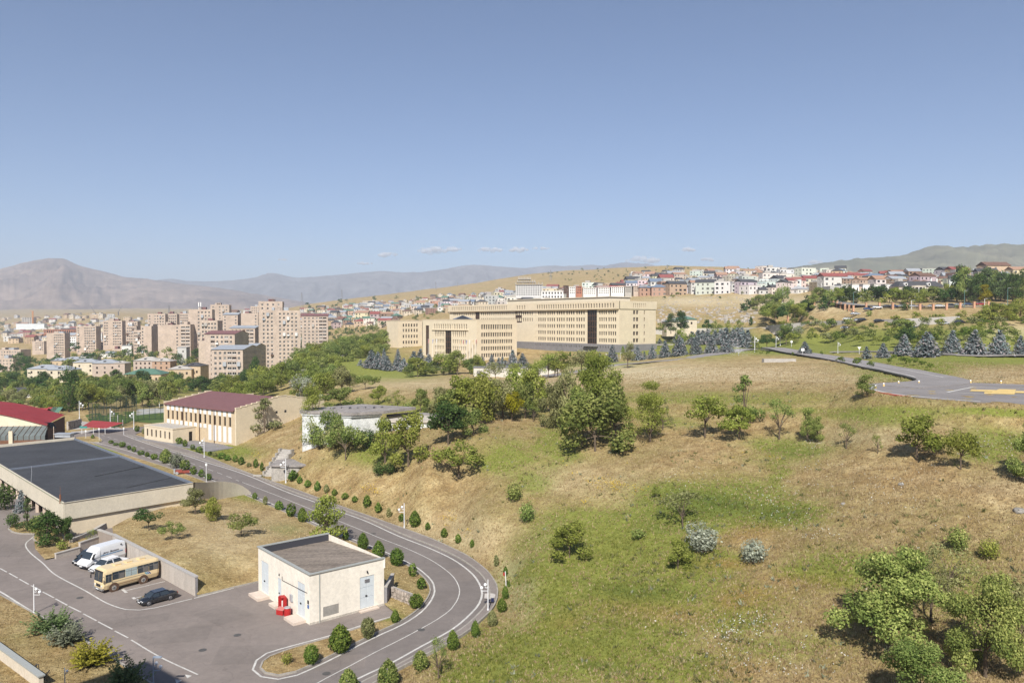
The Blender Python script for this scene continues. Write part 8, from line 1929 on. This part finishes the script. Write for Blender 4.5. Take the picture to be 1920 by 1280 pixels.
# ------------------------------------------------------------------ sports pitch with high net fence
M_TURF = mat('pitch_turf', (.085,.135,.030), .95, .2, .3, 4)
pp = [F(x, y, 0) for x, y in [(247,789),(213,802),(167,789),(158,776),(246,771),(420,768),(420,795),(310,796)]]
mb = MB(); mb.poly([(p.x, p.y, .03) for p in pp]); mb.build('pitch', M_TURF, kind='structure')
mb = MB(); c = [F(x, y, .05) for x, y in [(256,778),(330,771),(330,763),(256,767)]]; mb.poly([(p.x, p.y, .06) for p in c]); mb.build('court', mat('court_concrete', (.48,.47,.45), .9, .1, .5), kind='structure')
M_NET = bpy.data.materials.new('green_net'); M_NET.use_nodes = True; nt = M_NET.node_tree; nt.nodes.clear()
dn = nt.nodes.new('ShaderNodeBsdfDiffuse'); dn.inputs[0].default_value = (.03,.05,.035,1); tn = nt.nodes.new('ShaderNodeBsdfTransparent'); mx = nt.nodes.new('ShaderNodeMixShader'); mx.inputs[0].default_value = .74
nt.links.new(dn.outputs[0], mx.inputs[1]); nt.links.new(tn.outputs[0], mx.inputs[2]); oo_ = nt.nodes.new('ShaderNodeOutputMaterial'); nt.links.new(mx.outputs[0], oo_.inputs[0])
def net_fence(ptsx, n, hh, lab, netted=True):
    P_ = [F(x, y, 0) for x, y in ptsx]; t = thing('net_fence', lab, 'fence', (P_[0].x, P_[0].y, 0)); line = []
    tot = sum((b-a).length for a, b in zip(P_[:-1], P_[1:]))
    for a, b in zip(P_[:-1], P_[1:]):
        k = max(1, round(n*(b-a).length/tot))
        for j in range(k): line.append(a.lerp(b, j/k) - P_[0])
    line.append(P_[-1]-P_[0])
    for p in line: k = MB(); k.tube((p.x,p.y,0),(p.x,p.y,hh),.07,.06,5); k.build('post', mat('green_post', (.03,.05,.045), .6, 0), t)
    if netted:
        for a, b in zip(line[:-1], line[1:]): k = MB(); k.quad((a.x,a.y,.1),(b.x,b.y,.1),(b.x,b.y,hh),(a.x,a.y,hh)); k.build('net', M_NET, t)
    for z in ((hh, hh*.5) if netted else (hh,)):
        for a, b in zip(line[:-1], line[1:]): k = MB(); k.tube((a.x,a.y,z),(b.x,b.y,z),.03,.03,4); k.build('rail', mat('green_post', (.03,.05,.045), .6, 0), t)
net_fence([(167,789),(215,803),(248,789)], 12, 5.6, 'high dark net fence round the near corner of the sports pitch')
net_fence([(167,789),(200,773),(256,770)], 9, 5.2, 'high dark net fence along the far side of the sports pitch')
net_fence([(248,789),(312,786)], 6, 4.2, 'lower net fence between the pitch and the striped hall')
for i, (x, y, hp) in enumerate([(221,796,18),(299,764,14),(230,797,10)]): 
    q = F(x, y); t = thing('light_pole', ['white pole inside the net fence','white pole at the far court','short white pole beside the pitch gate'][i], 'pole', q); k = MB(); k.tube((0,0,0),(0,0,hp*q.y/FOC),.1,.1,6); k.build('pole', M_WHITE, t)
mb = MB(); c = [F(x, y, 0) for x, y in [(128,800),(150,789),(212,798),(236,806),(196,812),(135,812)]]; mb.poly([(p.x, p.y, .02) for p in c]); mb.build('paved_apron', mat('apron_concrete', (.40,.37,.34), .9, .12, .5), kind='structure')
q = F(186, 812); t = thing('red_canopy', 'low red canopy roof with a turquoise edge in front of the pitch', 'canopy', (q.x, q.y, 0), -.05); k = MB(); k.quad((-4.2,-1.4,1.9),(2.6,-1.4,1.5),(4.4,4.5,2.3),(-4.6,4.5,2.9)); k.build('roof', M_REDR, t); k = MB(); k.box(-4.4,-2.4,-1.6,-1.45,1.6,2.1); k.build('turquoise_edge', mat('turquoise', (.05,.25,.22), .6, 0), t)
for x in (-4, -.8, 2.4): k = MB(); k.tube((x,-1.3,0),(x,-1.3,1.7),.06); k.build('post', M_WHITE, t)
q0, q1 = F(137, 806), F(160, 796)
gabion(128, 806, 152, 800, 2.4, 'rubble stone wall under the terrace beside the red canopy', 9)
# garden tarps
for a in [(77,785,'red','red tarp roof among the garden trees beside the solar panels'),(95,783,'red','larger red tarp roof among the garden trees'),(104,783,'green','green tarp roof among the garden trees')]:
    q = F(a[0], a[1], -1); t = thing('garden_shelter', a[3], 'shelter', (q.x, q.y, -1)); k = MB(); k.quad((-2,-1.5,1.9),(2,-1.5,1.9),(1.6,1.5,3.3),(-1.6,1.5,3.3)); k.quad((-2,3.5,1.9),(2,3.5,1.9),(1.6,1.5,3.3),(-1.6,1.5,3.3)); k.build('roof', M_REDR if a[2] == 'red' else RFM['green'], t)
    for x in (-1.8, 1.8): k = MB(); k.tube((x,-1.4,0),(x,-1.4,1.9),.06); k.build('post', M_DARK, t)

# ------------------------------------------------------------------ white retaining wall, brick-pillared fence, street cars (right, behind the orchard)
def wall_run(P_, hh, lab, m, name='retaining_wall', seg=5.0, thick=.5):
    t = thing(name, lab, 'wall', P_[0]); o = P_[0]; line = []
    for a, b in zip(P_[:-1], P_[1:]):
        n = max(1, int((b-a).length/seg))
        for j in range(n): line.append(a.lerp(b, j/n))
    line.append(P_[-1])
    for a, b in zip(line[:-1], line[1:]):
        a, b = a-o, b-o; d = (b-a); d.z = 0; L = d.length; d.normalize(); n_ = Vector((d.y,-d.x,0))*thick/2; k = MB(); e = d*.03
        q = [a+n_+e, b+n_-e, b-n_-e, a-n_+e]; k.v = [(p.x,p.y,p.z-2) for p in q] + [(p.x,p.y,p.z+hh) for p in q]; k.f = [(0,1,5,4),(1,2,6,5),(2,3,7,6),(3,0,4,7),(4,5,6,7)]; k.m = [0]*5; k.build('panel', m, t)
    return t
M_WW = mat('pale_limestone', (.50,.47,.43), .9, .10, .8)
wall_run([P(1438,621,412), P(1500,616,394), P(1600,612,356), P(1700,611,322), P(1800,607,308)], 3.0, 'long pale retaining wall behind the orchard', M_WW)
wall_run([P(1228,622,470), P(1330,620,452), P(1438,619,412)], 1.6, 'low pale wall right of the offices', M_WW)
FL = [P(1455,595,440), P(1500,589,430), P(1555,586,405), P(1600,581,372), P(1700,578,352), P(1800,576,348), P(1880,575,345)]
t = thing('brick_fence', 'fence with orange brick pillars along the street above the orchard', 'fence', FL[0]); o = FL[0]; line = []
for a, b in zip(FL[:-1], FL[1:]):
    n = max(1, int((b-a).length/5.4))
    for j in range(n): line.append(a.lerp(b, j/n))
M_PIL = mat('orange_brick', (.52,.30,.19), .9, .12, 1)
for i, p in enumerate(line):
    p = Vector((p.x, p.y, h(p.x, p.y))) - o; k = MB(); k.box(p.x-.42,p.x+.42,p.y-.4,p.y+.4,p.z-.5,p.z+2.7); k.box(p.x-.5,p.x+.5,p.y-.5,p.y+.5,p.z+2.7,p.z+2.9); k.build('pillar', M_PIL, t)
    if i:
        k = MB(); k.tube((pp_.x,pp_.y,pp_.z+1.9),(p.x,p.y,p.z+1.9),.05,.05,4); k.tube((pp_.x,pp_.y,pp_.z+.5),(p.x,p.y,p.z+.5),.05,.05,4); k.build('railing', M_DARK, t)
    pp_ = p
drape([tuple(P(x, y, d)) for x, y, d in [(1455,593,452),(1500,588,442),(1555,585,417),(1600,580,384),(1700,577,364),(1800,575,360),(1920,574,357)]], 9, 'upper_street', M_ROAD2, dz=.25, step=8)
CC = {'white': (.7,.7,.7), 'silver': (.38,.39,.41), 'black': (.02,.02,.022), 'dark blue': (.03,.05,.12), 'red': (.35,.03,.03)}
def far_car(p, rz, c, lab, group):
    t = thing('parked_car', lab, 'car', p, rz, group); st = [(-2.1,.3,.75,.78,.1),(-1.9,.25,.95,.85,.1),(0,.25,.95,.87,.1),(1.5,.25,.86,.85,.12),(2.1,.3,.65,.75,.1)]
    loft(st).build('body', mat('car_paint_'+c.replace(' ', '_'), CC[c], .35, 0, coat=.3), t, smooth=True); k = MB(); k.prism([(-1.7,-.75),(1.0,-.75),(1.0,.75),(-1.7,.75)], .9, .95); i0 = len(k.v)
    k.v += [(-1.1,-.58,1.42),(.45,-.58,1.42),(.45,.58,1.42),(-1.1,.58,1.42),(-1.7,-.75,.95),(1.0,-.75,.95),(1.0,.75,.95),(-1.7,.75,.95)]; k.f += [(i0,i0+1,i0+2,i0+3)]; k.m += [1]
    for a, b in ((0,1),(1,2),(2,3),(3,0)): k.f.append((i0+a,i0+b,i0+4+b,i0+4+a)); k.m.append(0)
    k.build('cabin', [M_AUTOGL, mat('car_paint_'+c.replace(' ', '_'), CC[c], .35, 0)], t)
    for x in (-1.3, 1.3):
        for y in (-.8, .8): k = MB(); k.tube((x,y-.1,.32),(x,y+.1,.32),.32,.32,10); k.build('wheel', M_TYRE, t)
ks = list(CC); rg = random.Random(8)
for i, x in enumerate([1590,1604,1628,1645,1664,1676,1693,1712,1726,1748,1762,1783,1798,1815,1838,1862,1880]):
    p = P(x, 577, 361); p.z = h(p.x, p.y) + .35; c = ks[rg.choice([0,0,1,1,2,3,4])]
    w_ = ['left end of the brick fence','red-roofed villa','grey terrace','grey terrace corner','grey mansion','mansion bow front','dark poplars','yellow poplar','right end of the brick fence'][min(8, i//2)]
    far_car(p, rg.uniform(-.1,.1), c, f'small {c} car behind the brick pillars near the {w_}', 'cars parked in the street behind the brick fence')
for i, (x, c) in enumerate([(1586,'white'),(1610,'silver'),(1618,'black'),(1648,'black'),(1690,'black'),(1710,'dark blue'),(1770,'silver'),(1800,'black')]):
    p = P(x, 612, float(np.interp(x, [1600, 1700, 1800], [352, 318, 304]))); p.z = h(p.x, p.y); far_car(p, .1, c, f'{c} car parked at the foot of the pale retaining wall ' + ['at its left end','left of the sign','by the white gate','under the pale tree','at its middle','right of its middle','near its right part','at its right end'][i], 'cars at the foot of the retaining wall')
p = P(633, 655, 600); p.z = h(p.x, p.y) + 1.1; t = thing('parked_bus', 'white minibus on the boulevard right of the pink blocks', 'bus', p, 1.2); k = MB(); k.box(-3,3,-1.1,1.1,.4,2.9); k.build('body', M_WCAR, t); k = MB(); k.box(-2.8,2.8,-1.12,1.12,1.5,2.3); k.build('window', M_AUTOGL, t)
for x in (-2, 2):
    for y in (-1, 1): k = MB(); k.tube((x,y-.12,.42),(x,y+.12,.42),.42,.42,10); k.build('wheel', M_TYRE, t)
for i, (x, y0, y1, d) in enumerate([(1542,595,548,430),(1552,596,550,430),(1467,585,530,560),(1540,580,530,470),(1600,578,548,372),(1808,578,545,352),(1889,578,540,350),(1709,578,563,352),(1846,578,560,350)]):
    p = P(x, y0, d); t = thing('utility_pole', ['pale pole before the white cutting','second pale pole beside its twin before the cutting','tall pole over the round green trees','tall pale pole left of the grey terrace','green lamp column at the left of the brick fence','green lamp column before the dark poplars','green lamp column at the right frame edge','white double lamp behind the brick pillars','white lamp before the dark poplars'][i], 'pole', p); hh = P(x, y1, d).z - p.z; k = MB(); k.tube((0,0,-1),(0,0,hh),.14,.09,6); k.build('pole', M_WHITE if i in (0,1,2,3,7,8) else mat('green_column', (.10,.20,.18), .6, 0), t); k = MB(); k.tube((0,0,hh),(1.4,0,hh+.1),.07,.07,5); k.build('arm', M_METAL, t)
# house with green roof right of the offices, footbridge rail
hip_house(1250, 614, 445, 13, 9, 3.4, .1, 'grey metal', 'cream', 'small cream house with a grey-green roof right of the offices', 3); hip_house(1270, 611, 448, 12, 9, 3.8, .2, 'green', 'cream', 'gabled cream house with a green roof right of the offices', 2)
a, b = P(1227, 645, 398), P(1258, 643, 392); t = thing('footbridge', 'low footbridge with a dark railing at the right end of the offices', 'footbridge', a); L = (b-a).length; k = MB(); k.box(0,L,-1,1,-.4,0); k.build('deck', M_CONC, t)
for i in range(13): k = MB(); x = L*i/12; k.box(x-.06,x+.06,-1,-.9,0,1.1); k.build('baluster', M_DARK, t)
k = MB(); k.box(0,L,-1.02,-.88,1.1,1.2); k.build('rail', M_DARK, t)
# boulders on the slope and rocks of the cutting
M_ROCK = mat('boulder', (.27,.25,.22), .95, .3, 5); 
def rock(q, r, lab, cat='boulder', group=None, m=M_ROCK):
    bm = bmesh.new(); bmesh.ops.create_icosphere(bm, subdivisions=2, radius=r); s = rnd.random()*50
    for v in bm.verts: v.co *= 1 + .35*noise.noise(v.co*(1.3/r) + Vector((s,0,0))); v.co.z *= .6
    me = bpy.data.meshes.new('boulder'); bm.to_mesh(me); bm.free(); me.materials.append(m); link('boulder', me, None, q, 0, None, None, lab, cat, group)
for a in [(1912,958,.6,'pale boulder at the right edge of the slope'),(1581,944,.28,'small white boulder in the dry grass'),(1690,908,.35,'grey boulder half sunk in the dry slope')]:
    q = G(a[0], a[1]); rock(q, a[2], a[3])
def rubble(n, x0, x1, y0, y1, dmin, s0, s1, seed, name):
    rg = random.Random(seed); mb = MB()
    for _ in range(n):
        x = rg.uniform(x0, x1); y = rg.uniform(y0, y1); q = G(x, y, dmin, 1500)
        if q is None: continue
        r = rg.uniform(s0, s1); k = len(mb.v); mb.ball((0,0,0), r, 6, sz=.7)
        for i in range(k, len(mb.v)): v = mb.v[i]; j = 1 + .4*noise.noise(Vector(v)*1.1 + Vector((q.x, q.y, 0))); mb.v[i] = (v[0]*j+q.x, v[1]*j+q.y, v[2]*j+q.z)
    mb.build(name, mat('pale_rubble', (.40,.36,.31), .95, .3, .8), kind='stuff')
rubble(260, 1232, 1420, 576, 606, 400, .5, 1.7, 4, 'rubble_slope'); rubble(150, 1240, 1480, 556, 574, 480, .4, 1.1, 6, 'quarry_rubble')
# clouds low over the mountains
M_CL = bpy.data.materials.new('cloud_vapour'); M_CL.use_nodes = True; nt = M_CL.node_tree; nt.nodes.clear()
d_ = nt.nodes.new('ShaderNodeBsdfDiffuse'); d_.inputs[0].default_value = (.95,.95,.96,1); t2 = nt.nodes.new('ShaderNodeBsdfTranslucent'); t2.inputs[0].default_value = (.95,.95,.96,1); m1 = nt.nodes.new('ShaderNodeMixShader'); m1.inputs[0].default_value = .5; nt.links.new(d_.outputs[0], m1.inputs[1]); nt.links.new(t2.outputs[0], m1.inputs[2])
tp = nt.nodes.new('ShaderNodeBsdfTransparent'); m2 = nt.nodes.new('ShaderNodeMixShader'); m2.inputs[0].default_value = .76; nt.links.new(m1.outputs[0], m2.inputs[1]); nt.links.new(tp.outputs[0], m2.inputs[2]); oo_ = nt.nodes.new('ShaderNodeOutputMaterial'); nt.links.new(m2.outputs[0], oo_.inputs[0])
def cloud(px, py, wp, hp, lab):
    d = 24000; c = P(px, py, d); W = wp*d/FOC; H_ = hp*d/FOC; mb = MB(); rg = random.Random(int(px)); n = 20
    for i in range(n):
        f = rg.uniform(-.5, .5); k = (1-(2*f)**2)**.5; r = H_*rg.uniform(.26, .5)*(.35+.65*k); mb.ball((f*W, rg.uniform(-.3,.3)*H_, rg.uniform(-.15, .30)*H_*k), r, 10, sz=.62)
    t = mb.build('cloud', M_CL, None, smooth=True, loc=c, label=lab, cat='cloud', group='small clouds over the far mountains')
for a in [(727,478,34,13,'small round cloud at the left of the cloud row'),(812,470,56,18,'widest cloud above the far range'),(851,468,26,12,'small cloud touching the widest cloud'),(919,470,46,15,'flat cloud in the middle of the row'),(972,469,36,13,'cloud right of the middle of the row'),(1015,466,32,8,'faint wisp right of the cloud row'),(1206,489,62,20,'cloud resting on the far range behind the hilltop'),(1290,469,26,11,'faint puff above the hilltop'),(1325,488,24,10,'faint puff low above the hilltop'),(1530,493,26,12,'faint puff left of the eastern mountain'),(685,494,30,8,'faint wisp low above the range'),(530,487,18,6,'tiny pink wisp above the far peak')]:
    cloud(*a)
# ------------------------------------------------------------------ every thing gets a label of its own: look-alikes of a row are told apart by their place in it
def finish_labels():
    from collections import defaultdict
    D = defaultdict(list)
    for o in scene.objects:
        if o.parent is None and o.get('label'):
            w = o['label'].split()
            D[o['label']].append(o)
    def ordn(n): return {1: 'first', 2: 'second', 3: 'third', 4: 'fourth', 5: 'fifth', 6: 'sixth', 7: 'seventh', 8: 'eighth', 9: 'ninth', 10: 'tenth'}.get(n, '%d%s' % (n, 'th' if 10 < n % 100 < 14 else {1: 'st', 2: 'nd', 3: 'rd'}.get(n % 10, 'th')))
    for lab, L in D.items():
        if len(L) > 1 and len(lab.split()) > 13: print('LONG', len(lab.split()), lab)
        if len(lab.split()) > 16: print('LONG1', lab)
        if len(L) < 2: continue
        L.sort(key=lambda o: o.location.x / max(1, o.location.y))
        for i, o in enumerate(L): o['label'] = f"{lab}, {'leftmost' if i == 0 else 'rightmost' if i == len(L)-1 else ordn(i+1) + ' from left'}"
finish_labels()
# ------------------------------------------------------------------ the air: one closed box of thin haze round the camera and the whole scene
hm = bpy.data.materials.new('haze_air'); hm.use_nodes = True; nt = hm.node_tree; nt.nodes.clear()
pv = nt.nodes.new('ShaderNodeVolumePrincipled'); pv.inputs['Color'].default_value = (.84, .90, 1.0, 1); pv.inputs['Density'].default_value = HAZE_DENSITY
pv.inputs['Anisotropy'].default_value = 0.0
o_ = nt.nodes.new('ShaderNodeOutputMaterial'); nt.links.new(pv.outputs[0], o_.inputs['Volume'])
mb = MB(); mb.box(-13500, 13500, -13500, 13500, -60, 800); mb.build('haze', hm, kind='stuff')
